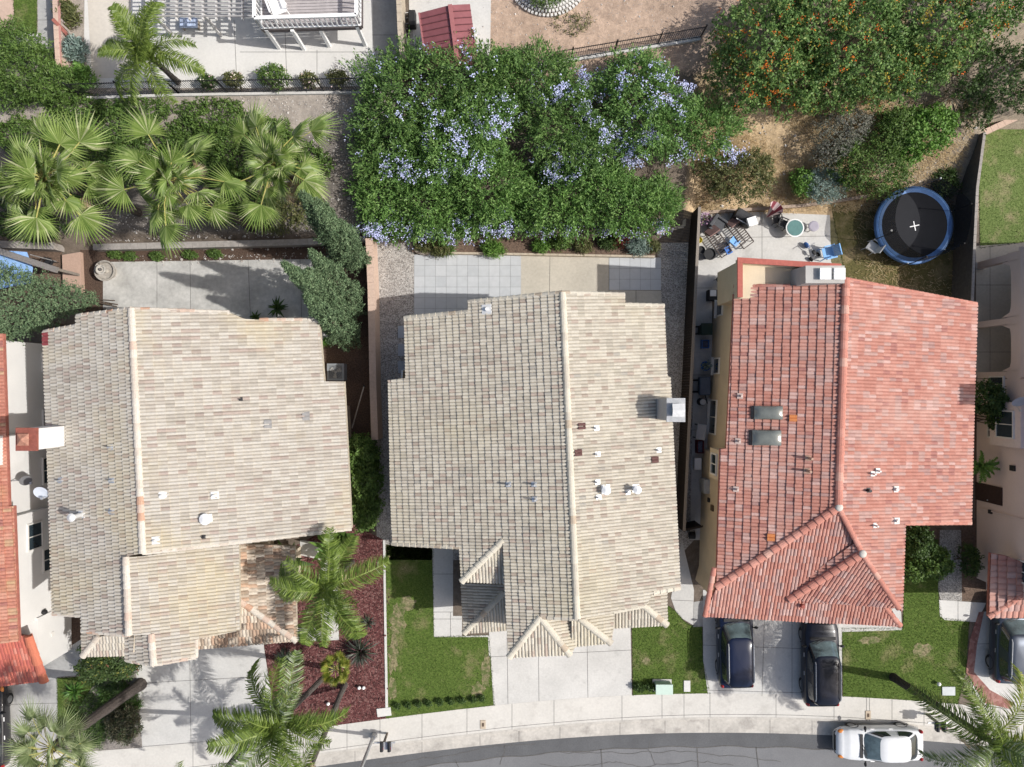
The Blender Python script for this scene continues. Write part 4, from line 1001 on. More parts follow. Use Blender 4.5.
# stones scattered on the banks
def stones(n, polys, smin, smax, cols, seed, name='pebbles'):
    rg = random.Random(seed); mb = MB()
    for poly in polys:
        w = [(P(x, y, 1.5).x, P(x, y, 1.5).y) for x, y in poly]; xs_ = [a for a, _ in w]; ys_ = [b for _, b in w]; k = 0
        while k < n:
            x, y = rg.uniform(min(xs_), max(xs_)), rg.uniform(min(ys_), max(ys_)); k += 1
            if not inside(w, np.array([x]), np.array([y]))[0]: continue
            s = rg.uniform(smin, smax) * (1 + 1.2 * (rg.random() < .08)); z = T(x, y)
            o = [Vector((rg.uniform(.6, 1) * s * math.cos(a), rg.uniform(.6, 1) * s * math.sin(a), 0)) for a in (0, 1.26, 2.5, 3.8, 5.0)]
            c = Vector((x, y, z)); up = Vector((rg.uniform(-.3, .3) * s, rg.uniform(-.3, .3) * s, s * .7))
            mb.add([c + q for q in o] + [c + up + q * .5 for q in o], [(i, (i + 1) % 5, 5 + (i + 1) % 5, 5 + i) for i in range(5)] + [(5, 6, 7, 8, 9)])
    setp(mb.build(name, palette(name + '_col', cols)), kind='stuff')
stones(1500, [[(85, 205), (370, 195), (370, 243), (90, 246)], [(250, 92), (360, 92), (372, 230), (335, 230), (310, 130), (250, 120)]], .02, .055, [(3, (.55, .53, .50)), (2, (.36, .33, .30)), (1, (.20, .17, .15))], 21)
stones(1500, [[(700, 100), (960, 60), (985, 120), (940, 200), (700, 210)]], .02, .06, [(2, (.50, .46, .42)), (2, (.36, .27, .20)), (1, (.23, .15, .11))], 22)
stones(380, [[(408, 238), (655, 230), (655, 255), (412, 251)], [(103, 251), (321, 247), (321, 258), (103, 261)]], .02, .05, [(2, (.45, .42, .40)), (2, (.22, .15, .12))], 23)
stones(1100, [[(266, 648), (297, 642), (384, 545), (386, 712), (310, 726)]], .03, .06, [(2, (.13, .055, .05)), (2, (.06, .03, .028)), (1.2, (.22, .14, .12))], 25, 'bark_chips')
stones(900, [[(478, 0), (700, 0), (700, 40), (560, 62), (480, 68)]], .012, .035, [(2, (.48, .40, .33)), (2, (.30, .21, .16))], 24)

# straw on the dry bank
def straw(n, poly, seed):
    rg = np.random.default_rng(seed); w = np.array([(P(x, y, 1.2).x, P(x, y, 1.2).y) for x, y in poly]); lo, hi = w.min(0), w.max(0)
    q = lo + rg.random((n * 2, 2)) * (hi - lo); q = q[inside([tuple(k) for k in w], q[:, 0], q[:, 1])][:n]; k = len(q)
    cl = np.sin(q[:, 0] * 1.3 + 2 * np.sin(q[:, 1] * .9)) + np.sin(q[:, 1] * 1.7 + q[:, 0] * .5); keep = rg.random(k) < (.55 + .3 * cl); q = q[keep]; k = len(q)
    z = np.array([T(x, y) for x, y in q]) + .06; a = rg.normal(-.6, .8, k); l = rg.uniform(.1, .28, k); wd = .012
    d = np.c_[np.cos(a), np.sin(a), rg.uniform(-.1, .45, k)]; s = np.c_[-np.sin(a), np.cos(a), np.zeros(k)] * wd; b = np.c_[q, z]
    v = np.stack([b - s, b + s, b + d * l[:, None] + s * .4, b + d * l[:, None] - s * .4], 1).reshape(-1, 3)
    o = link('dry_grass', v, np.arange(k * 4).reshape(-1, 4), palette('straw', [(3, (.47, .36, .20)), (2, (.38, .27, .14)), (1.5, (.55, .45, .28)), (1, (.27, .19, .10))], translucent=.2), tint=rg.random(k)); setp(o, kind='stuff')
straw(34000, [(690, 120), (760, 95), (880, 95), (970, 110), (965, 200), (860, 206), (700, 210)], 31)
straw(2500, [(700, 207), (860, 200), (868, 250), (850, 300), (970, 310), (966, 230), (900, 190)], 32)

# ------------------------------------------------------------------ walls and fences
BLK_P = mat('pink_block_wall', (.50, .37, .295), var=.10, scale=8, big=.08, bump=.2)
BLK_G = mat('grey_block_wall', (.30, .275, .25), var=.15, scale=7, big=.15, bump=.3)
BLK_T = mat('tan_block_wall', (.42, .36, .28), var=.12, scale=7, big=.1, bump=.2)
FENCE_W = mat('dark_fence_boards', (.022, .016, .014), var=.35, scale=8, rough=.85)
IRON = mat('black_iron', (.018, .018, .02), var=.2, rough=.5)

def block_wall(label, pts, th, h, m, cap=None, name='block_wall', base=None):
    """pts: photo points of the wall's top centre line"""
    zb = [base if base is not None else 0 for _ in pts]
    w = [P(x, y, h) for x, y in pts]
    t = thing(name, label, 'wall', (w[0].x, w[0].y, 0))
    mb = MB(); cp = MB()
    for a, b in zip(w[:-1], w[1:]):
        d = (b - a); d.z = 0; d.normalize(); s = Vector((-d.y, d.x, 0)) * th / 2
        mb.prism([((a - s).x, (a - s).y), ((b - s).x, (b - s).y), ((b + s).x, (b + s).y), ((a + s).x, (a + s).y)], (base or 0) - .4, h - .06)
        s *= 1.12
        L_ = (b - a).length; n = max(1, round(L_ / .42))
        for i in range(n):
            p0 = a + (b - a) * (i / n) + d * .006; p1 = a + (b - a) * ((i + 1) / n) - d * .006
            cp.prism([((p0 - s).x, (p0 - s).y), ((p1 - s).x, (p1 - s).y), ((p1 + s).x, (p1 + s).y), ((p0 + s).x, (p0 + s).y)], h - .055, h + R.uniform(-.004, .004))
    mb.build('wall_body', m, t); cp.build('cap_course', cap or m, t)
    return t
block_wall('pink capped block wall between the pale roofed house and the gravel side yard', [(368.8, 238), (371, 290), (373, 390), (374.8, 440)], .32, 1.5, BLK_P)
block_wall('long grey retaining wall between the pale house patio and the fan palm bank', [(93, 247), (200, 244.5), (300, 242), (366, 239)], .30, .62, BLK_G)
block_wall('short grey retaining wall behind the blue canopy at the left photo edge', [(-30, 243), (54, 246)], .34, .9, BLK_G)
block_wall('low pale kerb wall along the flower border of the grey tiled patio', [(424, 252.5), (521, 254), (655, 256.5)], .10, .34, BLK_T, name='low_wall')
block_wall('low angled wall stub where the gravel strip ends under the blue flowering shrubs', [(657, 233), (684, 226), (685, 207)], .16, .5, BLK_T, name='low_wall')
block_wall('tall pale topped wall between trampoline yard and the neighbouring lawn', [(985, 132), (977.5, 188), (974.5, 250), (972.5, 302)], .13, 1.75, mat('dark_wall_face', (.11, .10, .09), var=.2), BLK_G)
block_wall('pinkish low wall along the top of the lawn at the right edge', [(985, 132), (1024, 114), (1100, 85)], .28, 1.0, BLK_P)
block_wall('tan wall between upper patio walkway and the red roofed shed', [(397.5, -30), (400, 30), (403, 64)], .22, 4.6, BLK_T, base=2.5)
block_wall('pink wall beside a narrow grey walk in the top left corner', [(53.5, -30), (56, 30), (58, 66)], .22, 4.0, BLK_P, base=2.5)

def edging(label, pts):
    w = [P(x, y, T(P(x, y, 0).x, P(x, y, 0).y) + .12) for x, y in pts]; t = thing('garden_edging', label, 'edging', tuple(w[0])); mb = MB()
    for a, b_ in zip(w[:-1], w[1:]): mb.beam(a, b_, .16, .24)
    mb.build('timber', mat('pinkish_timber', (.36, .28, .22), var=.2, scale=9), t)
edging('curved timber edging between the dry bank and the furnished patio', [(701, 213), (760, 209), (800, 206), (845, 200), (868, 196)])
def board_fence():
    a, b = P(698.5, 207, 1.8), P(683, 531, 1.8)
    t = thing('board_fence', 'dark stained board fence between gravel strip and the tan walled side yard', 'fence', (a.x, a.y, 0))
    mb = MB(); n = 118; d = (b - a) / n; s = Vector((1, 0, 0)) * .012
    for i in range(n):
        p0 = a + d * (i + .03); p1 = a + d * (i + .97); zt = 1.8 + R.uniform(-.012, .012)
        mb.prism([((p0 - s).x, p0.y), ((p1 - s).x, p1.y), ((p1 + s).x, p1.y), ((p0 + s).x, p0.y)], 0, zt)
    mb.build('boards', FENCE_W, t)
    c = MB(); c.beam(a + Vector((.05, 0, .03)), b + Vector((.05, 0, .03)), .15, .04); c.build('top_rail', WOODGR, t)
    for i in range(9):
        p = a.lerp(b, i / 8) + Vector((.08, 0, 0)); q = MB(); q.box((p.x, p.y, .9), (.09, .09, 1.8)); q.build('post', FENCE_W, t)
    g = thing('side_gate', 'dark board gate closing the side yard between board fence and tan wall', 'gate', tuple(P(690, 530, 0)))
    p0, p1 = P(684, 531, 1.8), P(703, 527, 1.8); q = MB(); m = 10
    for i in range(m):
        x0, x1 = p0.lerp(p1, (i + .04) / m), p0.lerp(p1, (i + .96) / m); q.prism([(x0.x, x0.y - .015), (x1.x, x1.y - .015), (x1.x, x1.y + .015), (x0.x, x0.y + .015)], .05, 1.8)
    q.build('boards', FENCE_W, g); q = MB(); q.beam(p0 + Vector((0, .04, -.02)), p1 + Vector((0, .04, -.02)), .09, .05); q.build('top_rail', FENCE_W, g)
board_fence()

def iron_fence(label, pts, h, zb, diag=False, step=.115, kerb=True):
    w = [P(x, y, zb) for x, y in pts]
    t = thing('iron_fence', label, 'fence', tuple(w[0]))
    pk = MB(); rl = MB(); kb = MB()
    for a, b in zip(w[:-1], w[1:]):
        L_ = (b - a).length; d = (b - a) / L_; n = int(L_ / step)
        for i in range(n):
            p = a + d * (i * step)
            pk.tube([p + Vector((0, 0, .1)), p + Vector((0, 0, h))], .011, 4)
        for z in (.14, h - .12): rl.beam(a + Vector((0, 0, z)), b + Vector((0, 0, z)), .035, .035)
        if kerb: kb.beam(a + Vector((0, -.05, .02)), b + Vector((0, -.05, .02)), .2, .22)
        m = max(1, round(L_ / 2.3))
        for i in range(m + 1):
            p = a + (b - a) * (i / m); q = MB(); q.box((p.x, p.y, zb + h / 2 + .04), (.06, .06, h + .1)); q.build('post', IRON, t)
    pk.build('pickets', IRON, t); rl.build('rail', IRON, t)
    if kerb: kb.build('base_kerb', CONC, t)
iron_fence('black iron picket fence along the edge of the white upper patio', [(84, 97), (180, 94), (372, 91)], 1.65, 3.0)
iron_fence('black iron picket fence below the bare dirt yard at top centre', [(470, 77), (571, 59.5), (700, 38)], 1.25, 3.02)
# ------------------------------------------------------------------ plants
def unit(a): return a / np.maximum(np.linalg.norm(a, axis=1, keepdims=True), 1e-9)

def leaf_quads(c, ax, nr, ln, wd, fold=.0):
    """diamond leaves: centre, axis, normal"""
    ax = unit(ax); nr = unit(nr - ax * (nr * ax).sum(1, keepdims=True)); sd = np.cross(ax, nr)
    ln = ln[:, None]; wd = wd[:, None]
    v = np.stack([c - ax * ln * .5, c + sd * wd * .5 + ax * ln * .05 + nr * wd * fold, c + ax * ln * .5, c - sd * wd * .5 + ax * ln * .05 + nr * wd * fold], 1)
    return v.reshape(-1, 3)

def qlink(name, v, m, parent, tint, k=4):
    n = len(v) // k
    me = bpy.data.meshes.new(name); vv = (v - np.array(_org(parent))).astype(np.float32)
    me.vertices.add(len(vv)); me.vertices.foreach_set('co', vv.ravel()); me.loops.add(n * k); me.loops.foreach_set('vertex_index', np.arange(n * k, dtype=np.int32))
    me.polygons.add(n); me.polygons.foreach_set('loop_start', np.arange(0, n * k, k, dtype=np.int32)); me.polygons.foreach_set('loop_total', np.full(n, k, dtype=np.int32))
    me.update(calc_edges=True); a = me.attributes.new('tint', 'FLOAT', 'FACE'); a.data.foreach_set('value', np.asarray(tint, dtype=np.float32))
    me.materials.append(m); o = bpy.data.objects.new(name, me); COL.objects.link(o)
    if parent: o.parent = parent
    ORG[o.name] = _org(parent)
    return o

def lump_points(L, n, rg, shell=.25, low=-.35, rough=.16):
    L = np.array(L, float); wt = L[:, 3] * L[:, 4] + L[:, 5] * (L[:, 3] + L[:, 4]) * .5; idx = rg.choice(len(L), n, p=wt / wt.sum())
    d = unit(rg.normal(size=(n, 3))); d[:, 2] = np.where(d[:, 2] < low, -d[:, 2], d[:, 2])
    c = L[idx, :3]; r = L[idx, 3:6]
    ph = idx * 1.7
    wob = 1 + rough * (np.sin(d[:, 0] * 5.1 + ph) * np.sin(d[:, 1] * 4.3 + 2 * ph) + .8 * np.sin(d[:, 2] * 7 + d[:, 0] * 9 + ph) * np.sin(d[:, 1] * 8.3 - ph) + .5 * np.sin(d[:, 0] * 17 + ph) * np.sin(d[:, 1] * 19 + ph))
    rr = (1 - shell * rg.random(n) ** 1.6) * wob
    p = c + d * r * rr[:, None]
    keep = np.ones(n, bool)
    for k in range(len(L)):
        q = (p - L[k, :3]) / L[k, 3:6]; keep &= ((q ** 2).sum(1) > .5) | (idx == k)
    nr = unit(d / r * r.mean(1, keepdims=True))
    return p[keep], nr[keep]

def bush(name, label, cat, lumps, n, m, ln=.16, wd=.07, sprig=6, spl=.26, group=None, seed=1, up=.5, spray=0., stems=True, extra=None, shell=.3, rough=.16, part_name='foliage', low=-.35):
    """lumps: (px, py, z, rx, ry, rz) ; every sprig carries a few leaves"""
    rg = np.random.default_rng(seed); W = []
    for (x, y, z, rx, ry, rz) in lumps: q = P(x, y, z); W.append((q.x, q.y, q.z, rx, ry, rz))
    g = (np.mean([w[0] for w in W]), np.mean([w[1] for w in W])); gz = T(*g)
    t = thing(name, label, cat, (g[0], g[1], gz), group)
    p, nr = lump_points(W, n, rg, shell, low, rough); k = len(p)
    sd = unit(nr * (1, 1, 1 - .45 * spray) + rg.normal(size=(k, 3)) * (.55 - .25 * spray) + np.array((0, 0, up * .5 * (1 - spray))))
    f = np.linspace(-.5, .5, sprig); c = (p[:, None] + sd[:, None] * (f[None, :, None] * spl)).reshape(-1, 3); K = len(c)
    c += rg.normal(size=(K, 3)) * ln * .28
    sdr = np.repeat(sd, sprig, 0); nrr = np.repeat(nr, sprig, 0)
    ax = sdr * (.6 + .9 * spray) + rg.normal(size=(K, 3)) * (.75 - .3 * spray); no = nrr * .6 + np.array((0, 0, up)) + rg.normal(size=(K, 3)) * .55
    l = ln * rg.uniform(.7, 1.25, K); w = wd * rg.uniform(.75, 1.2, K)
    tint = np.clip(np.repeat(rg.random(k), sprig) * .75 + rg.random(K) * .25, 0, .999)
    qlink(part_name, leaf_quads(c, ax, no, l, w, .12), m, t, tint)
    if stems:
        mb = MB(); r = random.Random(seed)
        for w_ in W:
            for _ in range(4):
                b = Vector((w_[0] + r.uniform(-.25, .25), w_[1] + r.uniform(-.25, .25), T(w_[0], w_[1]) - .05)); e = Vector((w_[0] + r.uniform(-.6, .6) * w_[3], w_[1] + r.uniform(-.6, .6) * w_[4], w_[2] + r.uniform(.0, .5) * w_[5]))
                mb.tube([b, b.lerp(e, .5) + Vector((r.uniform(-.1, .1), r.uniform(-.1, .1), .1)), e], [.035, .025, .012], 5)
        mb.build('stems', BARK, t)
    if extra:   # blossoms: (count, material, size, region lumps or None)
        for (cn, cm, sz, reg, pn) in extra:
            LW = W if reg is None else [tuple(P(x, y, z)) + (rx, ry, rz) for (x, y, z, rx, ry, rz) in reg]
            q, qn = lump_points(LW, cn, rg, .06, .1, rough)
            if cn > 40:   # blossoms come in heads and drifts
                ncl = max(6, cn // 11); pick = rg.integers(0, len(q), ncl); wgt = rg.random(ncl) + .1; ch = rg.choice(ncl, cn, p=wgt / wgt.sum())
                dj = ((q[None] - q[pick][:, None]) ** 2).sum(2); near = np.argsort(dj, 1)[:, :18]; sel = near[ch, rg.integers(0, 18, cn)]; q = q[sel] + rg.normal(size=(cn, 3)) * .07; qn = qn[sel]
            kk = len(q)
            m_ = 4; c2 = np.repeat(q + qn * .05, m_, 0) + rg.normal(size=(kk * m_, 3)) * sz * .9; K2 = len(c2)
            qlink(pn, leaf_quads(c2, rg.normal(size=(K2, 3)), np.repeat(qn, m_, 0) + rg.normal(size=(K2, 3)) * .4 + np.array((0, 0, .6)), np.full(K2, sz) * rg.uniform(.7, 1.2, K2), np.full(K2, sz * .85), .05), cm, t, rg.random(K2))
    return t

BARK = mat('shrub_bark', (.10, .075, .055), var=.3, scale=14)
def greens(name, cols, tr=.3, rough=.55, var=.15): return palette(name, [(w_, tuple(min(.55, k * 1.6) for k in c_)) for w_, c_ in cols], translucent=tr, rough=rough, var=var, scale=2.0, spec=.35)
G_PLUM = greens('plumbago_leaf', [(3, (.086, .165, .038)), (3, (.060, .12, .028)), (2.6, (.13, .215, .06)), (1, (.03, .062, .014))])
G_PLUM2 = greens('plumbago_dark_leaf', [(3, (.072, .132, .033)), (3, (.050, .098, .024)), (2.3, (.105, .175, .046)), (1, (.13, .18, .06))])
FL_BLUE = palette('blue_blossom', [(3, (.55, .59, .86)), (2, (.66, .69, .92)), (1, (.46, .50, .80))], var=.08, translucent=.2)
G_CAPE = greens('orange_shrub_leaf', [(3, (.082, .145, .036)), (3, (.056, .105, .025)), (2.6, (.115, .185, .052)), (1.0, (.17, .21, .065)), (.8, (.026, .05, .013))])
FL_ORG = palette('orange_blossom', [(3, (.62, .13, .02)), (2, (.70, .22, .03)), (1, (.52, .08, .02))], var=.1, translucent=.2)
FL_YEL = palette('yellow_leaf_tip', [(1, (.42, .30, .04)), (1, (.30, .26, .05))], var=.1, translucent=.2)
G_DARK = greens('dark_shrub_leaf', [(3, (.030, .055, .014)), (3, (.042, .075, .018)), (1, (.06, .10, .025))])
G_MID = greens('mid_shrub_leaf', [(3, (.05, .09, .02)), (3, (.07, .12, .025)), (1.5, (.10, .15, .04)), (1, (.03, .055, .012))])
G_BRT = greens('bright_shrub_leaf', [(3, (.085, .17, .03)), (2, (.065, .13, .022)), (2, (.12, .21, .045))])
G_GREY = greens('grey_shrub_leaf', [(3, (.13, .135, .105)), (2, (.10, .105, .08)), (2, (.18, .175, .15)), (1, (.085, .10, .06))])
G_BLUE = greens('blue_grey_leaf', [(3, (.15, .20, .175)), (2, (.11, .155, .13)), (2, (.21, .26, .235))])
G_OLIV = greens('olive_shrub_leaf', [(3, (.075, .085, .028)), (2, (.055, .065, .022)), (2, (.11, .115, .045)), (1, (.15, .125, .06))])
G_JUN = greens('juniper_leaf', [(3, (.055, .090, .045)), (3, (.074, .112, .056)), (2, (.105, .145, .078)), (1, (.036, .060, .028))], tr=.1, rough=.8)
G_FAN = greens('fan_palm_leaf', [(3, (.135, .185, .05)), (2, (.095, .145, .034)), (2, (.19, .24, .085)), (1.2, (.29, .31, .17))], tr=.35, rough=.4)
G_FANP = greens('pale_fan_palm_leaf', [(3, (.155, .19, .09)), (2, (.11, .145, .06)), (2, (.22, .25, .14))], tr=.3, rough=.45)
G_QUEEN = greens('feather_palm_leaf', [(3, (.098, .14, .026)), (3, (.072, .11, .02)), (2, (.14, .185, .042)), (1, (.04, .066, .013))], tr=.35, rough=.4)
G_QUEENS = greens('silvery_feather_palm_leaf', [(3, (.10, .14, .05)), (2, (.07, .105, .03)), (3, (.24, .27, .19)), (1, (.13, .175, .05))], tr=.3, rough=.35)
G_YELP = greens('yellow_palm_leaf', [(2, (.15, .175, .03)), (2, (.11, .145, .024)), (1, (.22, .21, .05))], tr=.35, rough=.4)
G_DEAD = greens('dry_palm_leaf', [(3, (.36, .28, .19)), (2, (.28, .21, .14)), (1, (.45, .37, .27))], tr=.2, rough=.8)
STEM_G = mat('palm_stalk', (.20, .25, .06), var=.2, rough=.5); STEM_Y = mat('palm_stalk_yellow', (.36, .34, .11), var=.2, rough=.5)
TRUNK = mat('palm_trunk', (.085, .075, .068), var=.4, scale=10, bump=.8); TRUNK_S = mat('shaggy_palm_trunk', (.075, .062, .055), var=.5, scale=16, bump=1.)
DRAC = greens('dark_strap_leaf', [(3, (.022, .028, .02)), (2, (.035, .045, .028)), (1, (.075, .075, .065)), (1, (.05, .022, .025))], tr=.1, rough=.4)
YUC = greens('strap_leaf', [(3, (.05, .11, .02)), (2, (.075, .145, .03)), (1, (.03, .07, .015))], tr=.25, rough=.4)

# --- blue flowering hedge on the bank
PB = 'blue flowering shrubs on the bank'
bush('blue_flowering_shrub', 'broad dark green shrub with few blue flowers just below the red roofed shed', 'shrub', [(420, 85, 4.2, 2.9, 1.9, 1.5), (470, 78, 4.4, 2.4, 1.7, 1.5), (395, 108, 3.8, 2.0, 2.0, 1.4), (440, 115, 3.6, 2.6, 2., 1.5), (372, 150, 2.6, 1.0, 1.7, 1.2)], 5200, G_PLUM2, .17, .06, 8, .42, PB, 1, spray=.8, up=.7, rough=.24, shell=.4, extra=[(241, FL_BLUE, .082, None, 'blossoms')])
bush('blue_flowering_shrub', 'shrub most thickly covered in blue flowers, in the left half of the hedge', 'shrub', [(455, 145, 3.2, 2.2, 1.8, 1.5), (485, 120, 3.6, 1.8, 1.5, 1.5), (425, 165, 2.5, 2.2, 1.5, 1.3)], 3400, G_PLUM, .17, .055, 8, .42, PB, 2, spray=.8, up=.7, rough=.24, shell=.4, extra=[(841, FL_BLUE, .082, [(460, 140, 3.4, 2.2, 1.6, 1.5), (490, 118, 3.8, 1.4, 1.2, 1.4), (420, 165, 2.7, 2., 1.2, 1.2)], 'blossoms')])
bush('blue_flowering_shrub', 'low bright green shrub over the gravel strip and grey tiled patio', 'shrub', [(385, 195, 1.5, 1.8, 1.9, 1.2), (430, 200, 1.7, 2.2, 2.2, 1.3), (485, 185, 2.0, 2.2, 2.4, 1.5), (400, 220, 1.1, 2.1, 1.1, .9), (460, 222, 1.1, 2.6, 1.0, .9)], 5200, G_PLUM, .17, .065, 8, .46, PB, 3, spray=.8, up=.7, rough=.2, shell=.4, extra=[(612, FL_BLUE, .082, [(400, 228, 1.3, 2.2, .8, .8), (470, 230, 1.3, 2.6, .7, .8), (500, 225, 1.2, 1.2, .8, .8)], 'blossoms')])
bush('blue_flowering_shrub', 'rounded mid hedge shrub edged with blue flowers, under the iron picket fence', 'shrub', [(560, 120, 3.2, 2.3, 2.4, 1.6), (540, 80, 3.9, 1.9, 1.5, 1.4), (575, 150, 2.6, 2.0, 1.7, 1.4), (510, 78, 4.1, 1.5, 1.4, 1.3)], 4600, G_PLUM2, .17, .055, 8, .42, PB, 4, spray=.8, up=.7, rough=.24, shell=.4, extra=[(739, FL_BLUE, .082, [(560, 90, 3.8, 1.8, 1.2, 1.3), (595, 130, 3.0, 1.2, 1.5, 1.4), (560, 165, 2.4, 1.9, .9, 1.2)], 'blossoms')])
bush('blue_flowering_shrub', 'flowering shrub at the right end of the hedge beside the orange flowered shrubs', 'shrub', [(640, 95, 3.6, 2.2, 1.7, 1.5), (650, 130, 2.9, 2.6, 1.7, 1.5), (700, 130, 2.7, 2.0, 1.6, 1.3), (635, 75, 4.0, 1.6, 1.1, 1.2)], 4200, G_PLUM, .17, .055, 8, .42, PB, 5, spray=.8, up=.7, rough=.24, shell=.4, extra=[(918, FL_BLUE, .082, [(640, 88, 3.8, 2.0, 1.2, 1.4), (650, 152, 2.6, 2.0, .8, 1.2), (715, 155, 2.2, 1.4, .7, 1.0), (655, 112, 3.3, 1.5, 1.0, 1.4)], 'blossoms')])
bush('blue_flowering_shrub', 'low sprawling bright green shrub above the flower border, right of centre', 'shrub', [(560, 205, 1.7, 2.4, 1.7, 1.3), (620, 205, 1.7, 2.4, 1.7, 1.3), (655, 205, 1.4, 1.3, 1.5, 1.1), (590, 185, 2.1, 2.2, 1.4, 1.3), (530, 215, 1.3, 1.2, 1.2, 1.)], 4600, G_PLUM, .17, .065, 8, .46, PB, 6, spray=.8, up=.7, rough=.2, shell=.4, extra=[(280, FL_BLUE, .082, [(560, 230, 1.2, 2.2, .5, .7), (630, 228, 1.2, 2.0, .5, .7)], 'blossoms')])
# --- orange flowering shrubs
OB = 'orange flowering shrubs at the top right'
OX = lambda n1, n2, reg=None: [(n1, FL_ORG, .075, reg, 'blossoms'), (n2, FL_YEL, .10, reg, 'yellow_leaves')]
bush('orange_flowering_shrub', 'round orange flecked shrub beside the end of the dirt yard fence', 'shrub', [(765, 45, 4.6, 2.4, 2.4, 2.), (745, 75, 3.8, 1.9, 1.9, 1.7), (790, 80, 3.7, 1.9, 1.8, 1.6)], 3600, G_CAPE, .15, .09, 6, .26, OB, 11, extra=OX(210, 60))
bush('orange_flowering_shrub', 'biggest green shrub of the orange flecked ones, in the middle of their mass', 'shrub', [(850, 40, 4.6, 2.9, 2.7, 1.9), (830, 80, 3.6, 2.0, 1.7, 1.6), (880, 70, 3.8, 2.0, 1.8, 1.6), (815, 20, 5.0, 1.8, 1.8, 1.6)], 5200, G_CAPE, .15, .09, 6, .26, OB, 12, extra=OX(170, 80))
bush('orange_flowering_shrub', 'yellower orange flecked shrub touching the top edge of the photo', 'shrub', [(935, 25, 4.8, 2.3, 2.2, 1.7), (975, 5, 5.2, 2.3, 1.6, 1.6), (920, 65, 3.8, 1.6, 1.5, 1.4), (1015, 0, 5.2, 1.6, 1.3, 1.4)], 3600, G_CAPE, .15, .09, 6, .26, OB, 13, extra=OX(140, 150))
# --- shrubs on the dry bank
bush('shrub', 'dark olive shrub alone on the dry bank above the patio furniture', 'shrub', [(735, 178, 1.9, 1.9, 1.3, 1.0), (752, 170, 1.9, 1.1, 1.0, .8)], 1500, G_OLIV, .14, .06, 6, .24, None, 14)
bush('shrub', 'grey dusty leafed shrub on the bank, uphill of the trampoline', 'shrub', [(835, 138, 2.2, 1.2, 1.2, .9), (852, 125, 2.5, 1.0, .9, .7), (826, 150, 1.9, .8, .9, .7)], 1300, G_GREY, .10, .045, 6, .2, None, 15)
bush('shrub', 'small blue grey spiky shrub at the foot of the dry bank', 'shrub', [(823, 185, 1.1, 1.15, .95, .7)], 700, G_BLUE, .16, .035, 6, .26, None, 16)
bush('shrub', 'small yellow green shrub left of the blue grey one on the bank', 'shrub', [(802, 183, 1.0, .65, .75, .6)], 400, G_BRT, .11, .06, 6, .2, None, 17)
bush('shrub', 'large dull green shrub spilling towards the trampoline from the bank', 'shrub', [(870, 165, 1.9, 1.9, 1.5, 1.2), (880, 180, 1.5, 1.6, 1.0, .9), (852, 165, 1.8, 1.2, 1.2, 1.0), (895, 130, 2.5, 1.2, 1.2, 1.)], 2800, G_MID, .13, .055, 6, .24, None, 18)
bush('shrub', 'bright leafy green shrub above the trampoline on the bank', 'shrub', [(918, 132, 2.3, 1.6, 1.2, 1.0), (935, 125, 2.4, 1.0, .9, .8), (905, 148, 1.9, 1.0, .9, .8)], 1600, G_BRT, .16, .10, 5, .24, None, 19)
bush('shrub', 'dark bush in the top right corner behind the pinkish low wall', 'shrub', [(1000, 75, 3.3, 2.2, 1.7, 1.3), (965, 70, 3.4, 1.2, 1.5, 1.), (975, 110, 2.2, .9, 1.1, .8), (1030, 85, 3., 1.5, 1.4, 1.2)], 2200, G_DARK, .14, .07, 6, .24, None, 20)
bush('shrub', 'dry twiggy bush on the bank above the bright green shrub', 'shrub', [(940, 75, 3.2, 1.2, 1.2, .8), (952, 60, 3.5, 1.2, 1.0, .8)], 900, palette('dry_twig_leaf', [(2, (.20, .165, .13)), (2, (.13, .105, .08)), (1, (.30, .25, .19))], translucent=.1), .16, .02, 6, .3, None, 21)
bush('shrub', 'small dark green weed clump by the wall right of the trampoline', 'shrub', [(945, 182, .5, .7, .9, .5)], 350, G_DARK, .12, .06, 6, .2, None, 22)
# --- upper left
bush('shrub', 'big feathery green bush in the top left corner below the narrow grey walk', 'shrub', [(25, 70, 3.9, 2.0, 1.5, 1.3), (55, 85, 3.6, 1.4, 1.0, 1.0), (10, 50, 4.1, 1.6, 1.3, 1.1), (5, 90, 3.4, 1.5, 1.0, 1.)], 3600, G_MID, .18, .05, 7, .32, None, 23)
IV = 'leafy undergrowth between the fan palms'
bush('undergrowth', 'leafy ground cover between the left and middle fan palms', 'undergrowth', [(110, 125, 2.6, 2.2, 1.3, .5), (80, 108, 2.8, 1.8, .8, .5), (140, 112, 2.8, 1.6, .9, .5), (130, 160, 2.0, 1.6, 1.4, .5), (100, 150, 2.1, 1.5, 1.2, .5), (60, 130, 2.4, 1.6, 1.1, .5), (20, 135, 2.5, 1.6, 1.0, .5), (90, 185, 1.5, 1.4, 1.2, .5)], 5400, G_MID, .15, .07, 6, .2, IV, 24, stems=False)
bush('undergrowth', 'leafy ground cover between the middle and right fan palms', 'undergrowth', [(215, 115, 2.7, 2.0, 1.0, .5), (200, 135, 2.4, 1.6, 1.2, .4), (235, 150, 2.1, 1.6, 1.5, .5), (240, 190, 1.4, 1.5, 1.2, .5), (270, 135, 2.4, 1.5, 1.1, .5), (215, 165, 1.9, 1.3, 1.2, .5), (310, 165, 1.9, 1.1, 1.3, .4), (225, 205, 1.3, 1.3, .9, .4), (180, 140, 2.2, 1.3, 1.2, .5)], 5600, G_MID, .15, .07, 6, .2, IV, 25, stems=False)
bush('undergrowth', 'yellowish low plants below the right fan palm by the grey retaining wall', 'undergrowth', [(275, 218, 1.1, 1.6, .9, .6), (295, 205, 1.3, 1.1, .9, .5)], 800, G_OLIV, .14, .06, 6, .2, IV, 26, stems=False)
